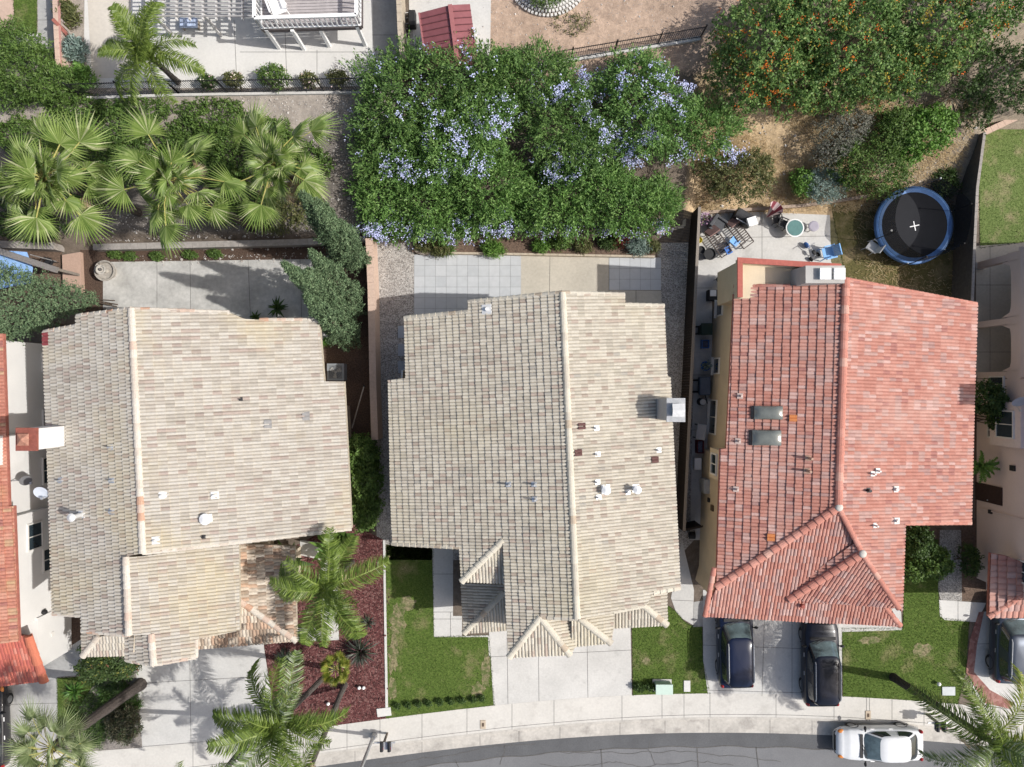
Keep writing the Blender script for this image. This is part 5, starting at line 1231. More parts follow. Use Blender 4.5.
bush('undergrowth', 'dark low plants under the left fan palm by the retaining wall', 'undergrowth', [(30, 225, 1.2, 2.0, .9, .5), (5, 205, 1.6, 1.5, 1.2, .5)], 900, G_DARK, .14, .06, 6, .2, IV, 27, stems=False)
FB_ = 'small shrubs along the upper patio fence'
for i, (x, y, s, m_, lb) in enumerate(((208, 82, .42, G_DARK, 'small dark shrub at the fence, closest to the feather palm'), (234, 80, .48, G_OLIV, 'small reddish green shrub at the fence under the pergola'), (274, 77, .78, G_MID, 'largest flowering shrub at the upper patio fence'), (309, 80, .45, G_OLIV, 'small brownish shrub at the fence below the deck'), (338, 78, .5, G_OLIV, 'small thin shrub at the fence next to the blue flowering hedge'))):
    bush('patio_shrub', lb, 'shrub', [(x, y, 3.55, s, s * .75, s * .6)], int(420 * s), m_, .12, .06, 6, .2, FB_, 40 + i, extra=[(10, palette('pale_rose', [(1, (.55, .42, .40)), (1, (.60, .58, .45))]), .09, None, 'blossoms')])
for i, (x, y, lb) in enumerate(((68, 14, 'spiky plant beside the pink wall near the top photo edge'), (76, 50, 'blue green round plant at the foot of the slatted trellis'), (83, 78, 'yellow green plant at the left end of the iron fence'))):
    bush('patio_plant', lb, 'plant', [(x, y, 3.45, .6, .6, .5)], 260, (G_OLIV, G_BLUE, G_BRT)[i], .2, .06, 5, .25, None, 50 + i)
# --- hedge between the houses, small plants
bush('hedge', 'narrow dark green hedge in the gap between pale and cream roofed houses', 'hedge', [(362, 452, 1.6, .85, .9, 1.5), (367, 480, 1.6, .8, 1.2, 1.4), (365, 510, 1.5, .8, 1.0, 1.3)], 2600, G_MID, .15, .09, 6, .22, None, 60)
bush('shrub', 'bushy shrub with yellowish and red tips at the corner of the pale house', 'shrub', [(112, 652, 1.5, 1.4, 1.2, 1.1), (95, 668, 1.1, .9, .8, .7), (128, 660, 1.1, .8, .8, .8)], 1500, greens('tipped_leaf', [(4, (.035, .06, .018)), (2, (.055, .085, .025)), (.6, (.20, .20, .05)), (.4, (.22, .06, .05))]), .18, .06, 6, .26, None, 61)
bush('undergrowth', 'grassy weeds covering the lower left bed under the leaning trunk', 'undergrowth', [(95, 715, .2, 1.4, 1.1, .3), (120, 700, .2, 1.1, .9, .3), (85, 735, .2, 1.3, .8, .3), (112, 680, .25, 1.0, .7, .35)], 1900, G_DARK, .2, .04, 5, .25, None, 67, stems=False)
bush('shrub', 'low dark shrub left of the driveway of the pale house', 'shrub', [(124, 722, .6, .9, 1.0, .6)], 700, greens('bronze_leaf', [(3, (.05, .055, .03)), (2, (.08, .075, .045)), (1, (.05, .09, .03))]), .2, .05, 6, .24, None, 62)
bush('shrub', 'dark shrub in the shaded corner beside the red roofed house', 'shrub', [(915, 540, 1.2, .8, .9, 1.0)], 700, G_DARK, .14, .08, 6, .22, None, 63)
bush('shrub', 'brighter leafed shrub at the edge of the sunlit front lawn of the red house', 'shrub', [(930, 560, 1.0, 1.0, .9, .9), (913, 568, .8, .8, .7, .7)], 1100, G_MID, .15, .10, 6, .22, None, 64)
bush('shrub', 'thin shrub beside the narrow bed along the pink house', 'shrub', [(968, 560, .9, .4, .9, .8)], 300, G_DARK, .14, .07, 6, .22, None, 65)
bush('climbing_tree', 'small leafy tree behind the satellite dish at the pink house', 'tree', [(985, 398, 2.2, .85, .9, .9), (1000, 408, 2.1, .6, .7, .7), (996, 420, 1.8, .5, .5, .5)], 800, G_DARK, .17, .09, 6, .24, None, 66)
EDG = 'tiny shrubs along the lawn edge'
for i, x in enumerate((397, 408.5, 418.5, 428.5, 440, 451, 461.5, 473.5, 481.5)):
    nm = ('first', 'second', 'third', 'fourth', 'fifth', 'sixth', 'seventh', 'eighth', 'ninth')[i]
    bush('edging_shrub', f'tiny shrub along the pavement edge of the lawn, {nm} from the mulch', 'shrub', [(x, 706 - i * .95, .16, .17 + .03 * (i > 5), .16, .16)], 60, G_DARK, .08, .05, 5, .12, EDG, 70 + i, stems=False)
for i, (x, y) in enumerate(((640, 687.5), (651, 687))):
    bush('edging_shrub', ('small shrub furthest left of the green utility box', 'small shrub touching the green utility box')[i], 'shrub', [(x, y, .25, .32, .2, .24)], 130, G_DARK, .09, .055, 5, .14, None, 80 + i, stems=False)
BP = 'flower border plants behind the patio'
for i, (x, y, s, m_, lb) in enumerate(((423, 246, .4, G_OLIV, 'small olive plant inside the round log edging'), (440, 250, .5, G_OLIV, 'strappy dark plant at the border left of the patio tiles centre'), (493, 249, .6, G_BRT, 'spiky green border plant over the grey tiles'), (541, 246, .45, G_BRT, 'yellow green border plant where the beige patio begins'), (560, 243, .5, G_MID, 'leafy green plant in the middle of the border'), (583, 246, .45, G_OLIV, 'thin olive plant in the border near white flowers'), (608, 243, .5, G_DARK, 'dark green plant left of the red leafed one in the border'), (620, 240, .5, palette('red_leaf', [(2, (.13, .025, .02)), (1, (.07, .02, .016)), (1, (.06, .06, .02))], translucent=.25), 'red leafed plant in the border'), (638, 246, .65, G_BLUE, 'pale grey green plant at the right end of the border'), (652, 246, .4, G_OLIV, 'low weed at the corner of border and gravel strip'))):
    bush('border_plant', lb, 'plant', [(x, y, .42, s, s * .7, s * .6)], int(420 * s), m_, .2, .04, 5, .24, BP, 90 + i, stems=False)
for i, (x, y) in enumerate(((115, 254), (130, 256), (157, 256), (190, 255), (215, 254))):
    bush('weed', ('weed clump in the patio bed next to the fountain', 'weed clump, second from the fountain', 'larger leafy weed near the patio joint', 'weed clump right of the larger leafy weed', 'weed clump furthest from the fountain')[i], 'plant', [(x, y, .12, .4, .25, .15)], 130, G_MID, .1, .05, 5, .14, 'weeds along the retaining wall', 110 + i, stems=False)

bush('weed', 'green weed patch in the bare dirt yard below the white block ring', 'plant', [(570, 24, 3.08, 1.0, .6, .12), (582, 20, 3.08, .6, .5, .1)], 160, G_OLIV, .12, .04, 4, .14, None, 141, stems=False)
# --- palms
def fan_frond(seed, Rb=.68, pet=.9, spread=235, nseg=26, m=None, split=.5, name='frond', droop=.35):
    """stalk along +x, then a pleated round blade"""
    r = random.Random(seed); v = []; f = []; t = []; mi = []
    def quad(*p, ti, k=0): b = len(v); v.extend(p); f.append(tuple(range(b, b + len(p)))); t.append(ti); mi.append(k)
    hub = Vector((pet, 0, -.10 * pet)); w = .022
    a = Vector((0, 0, 0)); mid = Vector((pet * .55, 0, .03))
    for p, q in ((a, mid), (mid, hub)):
        quad(p + Vector((0, w, 0)), p - Vector((0, w, 0)), q - Vector((0, w * .7, 0)), q + Vector((0, w * .7, 0)), ti=.5, k=1); quad(p + Vector((0, 0, w)), p - Vector((0, 0, w)), q - Vector((0, 0, w * .7)), q + Vector((0, 0, w * .7)), ti=.5, k=1)
    fold = r.uniform(.05, .5)
    A0 = -math.radians(spread) / 2; da = math.radians(spread) / nseg; til = r.uniform(-.15, .25)
    for i in range(nseg):
        ang = A0 + da * (i + .5); c = 1 - .28 * abs(ang) / math.radians(spread / 2)
        L_ = Rb * c * r.uniform(.93, 1.06); L1 = L_ * split
        def pt(rad, an, h): return hub + Vector((rad * math.cos(an), rad * math.sin(an), h - droop * (rad / Rb) ** 2 * Rb * (.55 + .5 * abs(math.sin(an))) + til * rad * math.cos(an) + fold * rad * abs(math.sin(an)) * .6))
        e0, e1 = ang - da / 2, ang + da / 2; ti = min(.999, max(0, r.gauss(.45, .28)))
        quad(hub, pt(L1, e0, -.022), pt(L1, ang, .022), ti=ti); quad(hub, pt(L1, ang, .022), pt(L1, e1, -.022), ti=ti)
        tip = pt(L_, ang + r.uniform(-.02, .02), -.12 * Rb * r.random())
        quad(pt(L1, e0, -.022), tip, pt(L1, ang, .022), ti=ti); quad(pt(L1, ang, .022), tip, pt(L1, e1, -.022), ti=ti)
    o = link(name, v, f, [m, STEM_Y], tint=t, mi=mi, local=True); return o

def feather_frond(seed, L_=2.9, rise=55, fall=95, ll=.62, m=None, n=46, name='frond', wdt=.044, messy=.25):
    r = random.Random(seed); v = []; f = []; t = []; mi = []
    def quad(*p, ti, k=0): b = len(v); v.extend(p); f.append(tuple(range(b, b + len(p)))); t.append(ti); mi.append(k)
    p = Vector((0, 0, 0)); N_ = 20; pts = [p.copy()]; el = math.radians(rise); yaw = 0.; cv = r.uniform(-.35, .35)
    for i in range(N_):
        el = math.radians(rise - fall * ((i + 1) / N_) ** 1.25); yaw += cv / N_; p = p + Vector((math.cos(el) * math.cos(yaw), math.cos(el) * math.sin(yaw), math.sin(el))) * (L_ / N_); pts.append(p.copy())
    for i in range(N_):
        w0, w1 = .045 * (1 - i / N_) + .008, .045 * (1 - (i + 1) / N_) + .008; a, b = pts[i], pts[i + 1]
        quad(a + Vector((0, w0, 0)), a - Vector((0, w0, 0)), b - Vector((0, w1, 0)), b + Vector((0, w1, 0)), ti=.5, k=1)
    for j in range(n):
        s = .10 + .90 * j / (n - 1); x = s * N_; i = min(N_ - 1, int(x)); q = pts[i].lerp(pts[i + 1], x - i); d = (pts[i + 1] - pts[i]).normalized()
        ln = ll * (.35 + .65 * math.sin(math.pi * min(1, s * 1.02) ** .8)) * r.uniform(.85, 1.1)
        for sg in (-1, 1):
            sd = Vector((-d.y, d.x, 0)).normalized() * sg; fw = d * r.uniform(.45, .75) + sd + Vector((0, 0, r.uniform(-.35, .45))); fw.normalize()
            a = q; m1 = a + fw * ln * .5 + Vector((0, 0, .03)); e = a + fw * ln * .92 + Vector((r.uniform(-messy, messy) * .2, r.uniform(-messy, messy) * .2, -ln * r.uniform(.18, .42)))
            wv = fw.cross(Vector((0, 0, 1)) + Vector((r.uniform(-.5, .5), r.uniform(-.5, .5), 0))).normalized() * wdt * .5
            ti = min(.999, max(0, r.gauss(.45, .28)))
            quad(a - wv * .5, a + wv * .5, m1 + wv, m1 - wv, ti=ti); quad(m1 - wv, m1 + wv, e, ti=ti)
    return link(name, v, f, [m, STEM_G], tint=t, mi=mi, local=True)

def palm(name, label, base, crown, zc, protos, n, el=(72, -18), trunk_r=(.17, .12), trunk=TRUNK, seed=1, group=None, dead=None, nd=0, fscale=1., bend=0., zb=None, trunk_name='trunk', az0=None, wild=0.):
    """base: photo point on the ground; crown: photo point of the growing tip at height zc"""
    r = random.Random(seed); b0 = P(base[0], base[1], 1.); z0 = T(b0.x, b0.y) if zb is None else zb; b = P(base[0], base[1], z0); c = P(crown[0], crown[1], zc)
    t = thing(name, label, 'palm tree', tuple(b), group)
    K = 14; pts = []; rad = []
    for i in range(K + 1):
        s = i / K; q = b.lerp(c, s); q += Vector((r.uniform(-.01, .01), r.uniform(-.01, .01), 0)); q.z += bend * math.sin(math.pi * s); pts.append(q); rad.append((trunk_r[0] + (trunk_r[1] - trunk_r[0]) * s) * r.uniform(.94, 1.06) * (1.25 if i == 0 else 1))
    pts[0].z -= .15
    mb = MB(); mb.tube(pts, rad, 10); mb.build(trunk_name, trunk, t)
    first = {}
    def put(pr, az, e, sc, roll):
        o = pr if pr.name not in first else pr.copy()
        if pr.name in first: COL.objects.link(o)
        first[pr.name] = 1
        o.parent = t; o.location = c - Vector(b); o.rotation_euler = Euler((roll, -math.radians(e), az), 'XYZ'); o.scale = (sc,) * 3
        ORG[o.name] = Vector((0, 0, 0))
    for i in range(n):
        s = (i + .5) / n; az = (az0 or 0) + i * 2.39996 + r.uniform(-.3, .3); e = el[0] + (el[1] - el[0]) * s ** .75 + r.uniform(-8, 8)
        put(protos[i % len(protos)] if not wild or i > n * .3 else protos[(0, 5)[i % 2]], az + wild * r.uniform(-.5, .5), e + wild * r.uniform(-14, 14), fscale * r.uniform(.85, 1.12), r.uniform(-.35, .35) * (1 + 2.2 * wild))
    for i in range(nd): put(dead[i % len(dead)], r.uniform(0, 6.28), r.uniform(-65, -35), fscale * r.uniform(.8, 1.), r.uniform(-.5, .5))
    return t

FG = 'fan palms on the bank'
for k, (lb, base, cr, zc, n, nd) in enumerate((
    ('large fan palm with tan dead leaves, over the blue canopy at left', (138, 212), (44, 180), 8.2, 38, 12),
    ('middle fan palm of three on the bank, above the long retaining wall', (252, 228), (170, 180), 8.2, 34, 6),
    ('right fan palm of three, next to the tall dark conifers', (326, 205), (274, 164), 7.8, 36, 8))):
    palm('fan_palm', lb, base, cr, zc, [fan_frond(200 + k * 10 + i, Rb=(.7, 1.1, .95, 1.15, 1.05, .85)[i], pet=(.35, 1.5, 1.0, 1.75, 1.3, .6)[i], m=G_FAN, spread=(240, 200, 225, 190, 215, 240)[i], droop=(.1, .5, .75, .6, .35, .2)[i]) for i in range(6)], n, (84, -32), (.2, .16), TRUNK_S, 5 + k, FG, [fan_frond(300 + k * 10 + i, Rb=.9, pet=1.2, m=G_DEAD, spread=120, droop=.9) for i in range(2)], nd, fscale=(1.32, 1.28, 1.22)[k], wild=.8)
palm('feather_palm', 'feather palm leaning over the iron fence beside the pergola', (178, 82), (152, 58), 6.2, [feather_frond(400 + i, 2.9, 45, 110, .72, G_QUEEN, 80) for i in range(4)], 15, (75, -20), (.15, .11), TRUNK, 21, zb=3.0)
palm('feather_palm', 'feather palm between pale roofed house and the front lawn with dry patches', (352, 562), (329, 585), 5.9, [feather_frond(410 + i, 3.3, 40, 105, .80, G_QUEEN, 90) for i in range(4)], 13, (66, -16), (.14, .10), TRUNK, 22, dead=[feather_frond(700 + i, 2.2, 20, 90, .5, G_DEAD, 34, messy=.9) for i in range(2)], nd=3)
palm('feather_palm', 'feather palm spreading over the driveway of the pale house', (333, 668), (283, 718), 6.9, [feather_frond(420 + i, 3.4, 42, 105, .8, G_QUEENS if i == 3 else G_QUEEN, 90) for i in range(4)], 15, (70, -18), (.16, .12), TRUNK, 23, dead=[feather_frond(700 + i, 2.2, 20, 90, .5, G_DEAD, 34, messy=.9) for i in range(2)], nd=3)
palm('feather_palm', 'feather palm whose dark trunk leans from the mulch over the pavement', (345, 684), (300, 792), 6.2, [feather_frond(430 + i, 2.9, 42, 105, .7, G_QUEEN, 66) for i in range(3)], 13, (70, -15), (.15, .12), TRUNK, 24, dead=[feather_frond(700 + i, 2.2, 20, 90, .5, G_DEAD, 34, messy=.9) for i in range(2)], nd=3)
palm('feather_palm', 'feather palm whose thin trunk crosses the lower left driveway edge', (268, 716), (196, 806), 7.5, [feather_frond(440 + i, 2.6, 42, 105, .58, G_QUEEN, 44) for i in range(3)], 12, (70, -15), (.15, .12), TRUNK, 25, dead=[feather_frond(700 + i, 2.2, 20, 90, .5, G_DEAD, 34, messy=.9) for i in range(2)], nd=3)
palm('feather_palm', 'feather palm with thick dark trunk crossing the red house lawn', (893, 677), (985, 738), 7.4, [feather_frond(450 + i, 3.9, 42, 108, .85, (G_QUEENS, G_QUEEN, G_QUEEN, G_YELP)[i], 90) for i in range(4)], 15, (68, -20), (.21, .16), mat('dark_palm_trunk', (.045, .038, .033), var=.4, scale=9, bump=.6), 26, dead=[feather_frond(700 + i, 2.2, 20, 90, .5, G_DEAD, 34, messy=.9) for i in range(2)], nd=3)
palm('fan_palm', 'shaggy trunked pale fan palm leaning across the lower left planting bed', (141, 684), (52, 748), 7.0, [fan_frond(460 + i, Rb=1.0, pet=(.8, 1.2, 1.5, 1.0)[i], m=G_FANP, split=.3) for i in range(4)], 32, (72, -25), (.29, .22), TRUNK_S, 27)
palm('young_palm', 'young yellow green palm in the red mulch bed beside the dark trunk', (350, 655), (336, 668), 3.2, [fan_frond(470 + i, Rb=.46, pet=.5, m=G_YELP, split=.6) for i in range(3)], 15, (70, -15), (.09, .07), TRUNK, 28)
palm('young_palm', 'bright green rosette palm in the narrow gap beside the pink house', (970, 462), (979, 466), 1.6, [feather_frond(480 + i, .95, 35, 80, .2, G_BRT, 22, wdt=.05) for i in range(3)], 13, (60, 0), (.07, .06), TRUNK, 29)

def rosette(name, label, px, py, n, L_, w, m, seed, z=None, el=(80, 10), group=None, droop=.3, trunk_h=0., cat='plant'):
    r = random.Random(seed); g = P(px, py, .1); z0 = T(g.x, g.y) if z is None else z; b = P(px, py, z0)
    t = thing(name, label, cat, tuple(b), group); v = []; f = []; tt = []
    o = Vector((b.x, b.y, b.z + trunk_h))
    for i in range(n):
        az = i * 2.39996 + r.uniform(-.2, .2); e = math.radians(el[0] + (el[1] - el[0]) * (i / n) ** .8 + r.uniform(-8, 8)); l = L_ * r.uniform(.8, 1.1)
        h = Vector((math.cos(az), math.sin(az), 0)); sd = Vector((-h.y, h.x, 0)); ti = r.random()
        ps = [o, o + (h * math.cos(e) + Vector((0, 0, math.sin(e)))) * l * .5]; ps.append(ps[1] + (h * math.cos(e - droop) + Vector((0, 0, math.sin(e - droop * 2.4)))) * l * .5)
        k = len(v); v += [ps[0] - sd * w * .35, ps[0] + sd * w * .35, ps[1] + sd * w * .5, ps[1] - sd * w * .5, ps[2]]
        f += [(k, k + 1, k + 2, k + 3), (k + 3, k + 2, k + 4)]; tt += [ti, ti]
    link('leaves', v, f, m, t, tint=tt)
    mb = MB(); mb.tube([b - Vector((0, 0, .1)), o + Vector((0, 0, .03))], [.09, .07], 8); mb.build('stem', BARK, t)
    return t
rosette('dracaena', 'dark spiky plant in the mulch beside the pale house driveway', 287, 657, 70, .85, .06, DRAC, 1)
rosette('dracaena', 'larger dark spiky plant in the mulch near the young yellow palm', 362, 648, 110, 1.15, .06, DRAC, 2, trunk_h=.3)
rosette('dracaena', 'small dark spiky plant by the walkway bend in the mulch', 368, 622, 40, .6, .05, DRAC, 3)
rosette('yucca', 'green spiky yucca next to the narrow lawn at lower left', 76, 690, 46, .85, .07, YUC, 4)
rosette('yucca', 'green spiky yucca between bushy shrub and shaggy palm trunk', 107, 692, 40, .75, .07, YUC, 5)
rosette('yucca', 'low grassy clump beside the shaggy trunk base', 138, 704, 40, .5, .04, YUC, 6)
rosette('yucca', 'low grassy clump below the shaggy palm trunk', 108, 727, 36, .55, .05, YUC, 7)
for i, (x, y, lb) in enumerate(((296, 556, 'broad leafed dark plant at the eave corner of the brown lower roof'), (300, 574, 'broad leafed plant reaching over the brown lower roof'), (333, 543, 'broad leafed bright plant behind the feather palm crown'), (345, 533, 'broad leafed plant close to the hedge end'))):
    rosette('broadleaf_plant', lb, x, y, 16, 1.5, .3, (G_DARK, G_MID, G_BRT, G_MID)[i], 10 + i, el=(85, 25), group='broad leafed plants by the entry', trunk_h=.8)
rosette('potted_palm', 'dark potted plant alone on the shaded patio of the pale house', 281, 309, 22, .75, .12, G_DARK, 16, trunk_h=.5)
rosette('potted_palm', 'low dark plant at the roof edge on the pale house patio', 258, 318, 18, .5, .1, G_DARK, 17, trunk_h=.3)
rosette('weed', 'grass tuft at the corner of the pale house above the air conditioner', 326, 342, 40, .45, .05, G_BRT, 18)
rosette('border_plant', 'spreading strap leafed plant over the patio edge tiles', 449, 250, 40, .7, .04, YUC, 19, z=.2, group=BP)
rosette('dry_grass_clump', 'fountain shaped dry grass clump on the bank below the dark corner bush', 946, 100, 120, 1.0, .025, G_DEAD, 20, droop=.5)
rosette('dry_grass_clump', 'grey dry grass clump higher up beside the twiggy bush', 968, 92, 90, .9, .022, G_GREY, 21, droop=.5)

# --- tall conifers behind the pale house (they lean outwards in the photo because they are tall)
def conifer(label, base, tip, zt, r0, seed, n, flat=False):
    rg = np.random.default_rng(seed); g = P(base[0], base[1], .3); z0 = T(g.x, g.y); b = P(base[0], base[1], z0); e = P(tip[0], tip[1], zt)
    t = thing('conifer', label, 'tree', tuple(b), 'tall conifers behind the pale house')
    k = n; s = rg.random(k) ** .8; az = rg.random(k) * 6.283
    prof = np.interp(s, [0, .08, .3, .55, .8, 1], [.75, 1.05, 1.1, .9, .48, .03]) * r0
    lob = 1 + .22 * np.sin(az * 3 + s * 14 + seed) + .18 * np.sin(az * 5 - s * 23) + .12 * np.sin(s * 60 + az * 2)
    rr = prof * lob * (1 - .3 * rg.random(k) ** 2); out = np.c_[np.cos(az), np.sin(az), np.full(k, .35)]
    bb, ee = np.array(b), np.array(e); p = bb + (ee - bb) * (.05 + .95 * s)[:, None] + np.c_[np.cos(az) * rr, np.sin(az) * rr, np.zeros(k)]
    m = 7; sd = unit(out * .7 + np.array((0, 0, 1.)) + rg.normal(size=(k, 3)) * .45); c = (p[:, None] + sd[:, None] * np.linspace(-.1, .12, m)[None, :, None]).reshape(-1, 3); K = len(c); c += rg.normal(size=(K, 3)) * .035
    qlink('foliage', leaf_quads(c, np.repeat(sd, m, 0) + rg.normal(size=(K, 3)) * .6, np.repeat(unit(out), m, 0) + rg.normal(size=(K, 3)) * .5, np.full(K, .11), np.full(K, .05), .1), G_JUN, t, np.clip(np.repeat(rg.random(k), m) * .7 + rg.random(K) * .3, 0, .999))
    mb = MB(); mb.tube([b - Vector((0, 0, .1)), b.lerp(e, .5), b.lerp(e, .93)], [.16, .1, .02], 8); mb.build('trunk', BARK, t)
conifer('tallest upright conifer beside the right fan palm, farthest up the bank', (356, 260), (302, 193), 10., .70, 1, 3200)
conifer('slim upright conifer just right of the tallest one on the bank', (362, 266), (315, 206), 9.2, .60, 6, 2600)
conifer('conifer leaning over the shaded patio, leftmost tip of the group', (346, 312), (284, 264), 10.5, .55, 2, 2800)
conifer('conifer in the middle of the group beside the pink block wall', (357, 308), (311, 251), 8.8, .62, 3, 2600)
conifer('short conifer between the leftmost tip and the block wall', (350, 322), (308, 270), 8.2, .58, 5, 2600)
conifer('shortest conifer of the group, nearest to the air conditioner', (353, 340), (306, 296), 8., .64, 4, 3000)
bush('juniper', 'wide blue green juniper at the left edge beside the blue canopy', 'tree', [(8, 300, 4.2, 2.0, 1.8, 1.5), (40, 300, 3.6, 1.7, 1.3, 1.2), (70, 300, 3.1, 1.1, .8, .8), (-15, 310, 4.2, 1.8, 2., 1.5), (86, 298, 2.8, .6, .45, .5), (20, 320, 3.6, 1.6, .9, 1.1)], 5200, G_JUN, .11, .05, 7, .2, None, 130)
# ------------------------------------------------------------------ vehicles
TYRE = mat('tyre_rubber', (.018, .018, .018), rough=.85, var=.2); RIM = mat('alloy_rim', (.20, .205, .21), rough=.4, metal=.5, var=.1)
CARGLASS = mat('car_glass', (.022, .030, .034), rough=.05, var=.2, scale=2, spec=1.0); SCREEN = mat('windscreen_glass', (.10, .14, .15), rough=.05, var=.45, scale=1.6, spec=1.0)
LAMP_W = mat('headlamp', (.62, .63, .62), rough=.15, var=.1, spec=.8); LAMP_R = mat('tail_lamp', (.30, .012, .012), rough=.2, var=.2, spec=.8); LAMP_O = mat('marker_lamp', (.55, .20, .05), rough=.25, var=.1)
BLKPL = mat('black_plastic', (.02, .02, .021), rough=.6, var=.2)

def car(name, label, px_c, heading, L_, Wd, Ht, paint, kind='suv', group=None):
    """px_c: world (x, y) of the middle; local +x is the front"""
    t = thing(name, label, 'car', (px_c[0], px_c[1], 0.02), group, rotz=heading)
    hl, hw = L_ / 2, Wd / 2
    if kind == 'suv': st = [(-hl, .74, .78, .80), (-hl + .06, .88, .98, 1.0), (-hl + .3, .97, 1.03, 1.05), (-hl + .9, 1., 1.03, 1.05), (-.4, 1., 1.02, 1.06), (.55, 1., 1.01, 1.06), (hl - 1.15, .99, 1.00, 1.07), (hl - .65, .975, .97, 1.05), (hl - .25, .90, .90, .98), (hl - .06, .78, .76, .84), (hl, .66, .62, .68)]
    else: st = [(-hl, .70, .74, .78), (-hl + .07, .84, .94, .98), (-hl + .35, .95, .99, 1.03), (-hl + .9, .99, .98, 1.03), (-.4, 1., .95, .98), (.6, 1., .92, .97), (hl - 1.2, .99, .88, .97), (hl - .65, .96, .82, .92), (hl - .28, .88, .72, .81), (hl - .07, .74, .60, .68), (hl, .60, .50, .55)]
    # finer stations
    xs_ = [s[0] for s in st]; X = np.linspace(-hl, hl, 34); X = np.unique(np.concatenate([X, xs_]))
    f1, f2, f3 = (np.interp(X, xs_, [s[k] for s in st]) for k in (1, 2, 3))
    v = []; fs = []; NP_ = 15
    for x, w, zs, zt in zip(X, f1, f2, f3):
        w *= hw; half = [(w * .84, .20), (w * .97, .32), (w, .50), (w * .995, zs - .16), (w * .965, zs - .05), (w * .90, zs), (w * .62, zs + (zt - zs) * .7)]
        ring = [(-y, z) for y, z in half] + [(0, zt)] + [(y, z) for y, z in half[::-1]]
        v += [Vector((x, y, z)) for y, z in ring]
    n = len(X)
    for i in range(n - 1):
        for j in range(NP_ - 1): fs.append((i * NP_ + j, (i + 1) * NP_ + j, (i + 1) * NP_ + j + 1, i * NP_ + j + 1))
        fs.append((i * NP_ + NP_ - 1, (i + 1) * NP_ + NP_ - 1, (i + 1) * NP_, i * NP_))
    fs.append(tuple(range(NP_))); fs.append(tuple((n - 1) * NP_ + j for j in range(NP_))[::-1])
    body = link('body', v, fs, paint, t, smooth=True, local=True)
    # greenhouse: rings (centre x, half length, half width, z)
    if kind == 'suv': cab = [(-.46, hl - .60, .92, .98), (-.55, hl - .80, .87, 1.22), (-.70, hl - 1.05, .79, Ht - .10), (-.74, hl - 1.18, .73, Ht - .03)]; xf = 4.4
    else: cab = [(-.50, hl - .78, .93, .90), (-.55, hl - 1.02, .88, 1.10), (-.56, hl - 1.48, .80, Ht - .09), (-.55, hl - 1.70, .74, Ht - .02)]; xf = 4.6
    def ring(lv, k, m, a0, a1, grow=1.0):
        i = min(len(cab) - 2, int(lv)); q = lv - i; cx_, a, b, z = (cab[i][c] + (cab[i + 1][c] - cab[i][c]) * q for c in range(4))
        out = []
        for j in range(m + 1):
            th = a0 + (a1 - a0) * j / m; co, si = math.cos(th), math.sin(th)
            out.append(Vector((cx_ + a * grow * math.copysign(abs(co) ** (2 / xf), co), b * hw * grow * math.copysign(abs(si) ** (2 / xf), si), z)))
        return out
    m = 40; v = []; fs = []
    lv = [0, .5, 1, 1.5, 2, 2.5, 3]
    for l in lv: v += ring(l, 0, m, 0, 2 * math.pi)[:m]
    for i in range(len(lv) - 1):
        for j in range(m): fs.append((i * m + j, i * m + (j + 1) % m, (i + 1) * m + (j + 1) % m, (i + 1) * m + j))
    b0 = len(v); last = v[-m:]; cc_ = Vector((cab[-1][0], 0, Ht + .02))
    for s in (.6,): v += [cc_ + (p - cc_) * s + Vector((0, 0, .012)) for p in last]
    for j in range(m): fs.append((b0 - m + j, b0 - m + (j + 1) % m, b0 + (j + 1) % m, b0 + j))
    v.append(cc_); 
    for j in range(m): fs.append((b0 + j, b0 + (j + 1) % m, b0 + m))
    link('cabin', v, fs, paint, t, smooth=True, local=True)
    def glass(nm, a0, a1, l0, l1, mm, mt):
        v = []; fs = []; L4 = 5
        for i in range(L4 + 1): v += ring(l0 + (l1 - l0) * i / L4, 0, mm, a0, a1, 1.012)
        for i in range(L4):
            for j in range(mm): k = i * (mm + 1) + j; fs.append((k, k + 1, k + mm + 2, k + mm + 1))
        return link(nm, v, fs, mt, t, smooth=True, local=True)
    d = math.radians
    glass('windscreen', -d(40), d(40), .12, 2.05, 12, SCREEN); glass('rear_window', d(180 - 38), d(180 + 38), .55, 2.0, 10, CARGLASS)
    for s in (1, -1):
        glass('side_window', s * d(52), s * d(88), .5, 1.9, 6, CARGLASS); glass('side_window', s * d(91.5), s * d(128), .5, 1.9, 6, CARGLASS)
    cw = hl - (1.02 if kind == 'suv' else 1.24)
    mb = MB(); mb.box((cw + .02, 0, 1.055 if kind == 'suv' else .965), (.16, hw * 1.45, .03)); mb.build('cowl', BLKPL, t, local=True)
    for s in (1, -1): mb = MB(); mb.beam((cw - .04, s * .1, (1.10 if kind == 'suv' else 1.0)), (cw - .22, s * .1 + .55, (1.20 if kind == 'suv' else 1.09)), .025, .02); mb.build('wiper', BLKPL, t, local=True)
    wb = L_ * .29; r = .36 if kind == 'suv' else .32
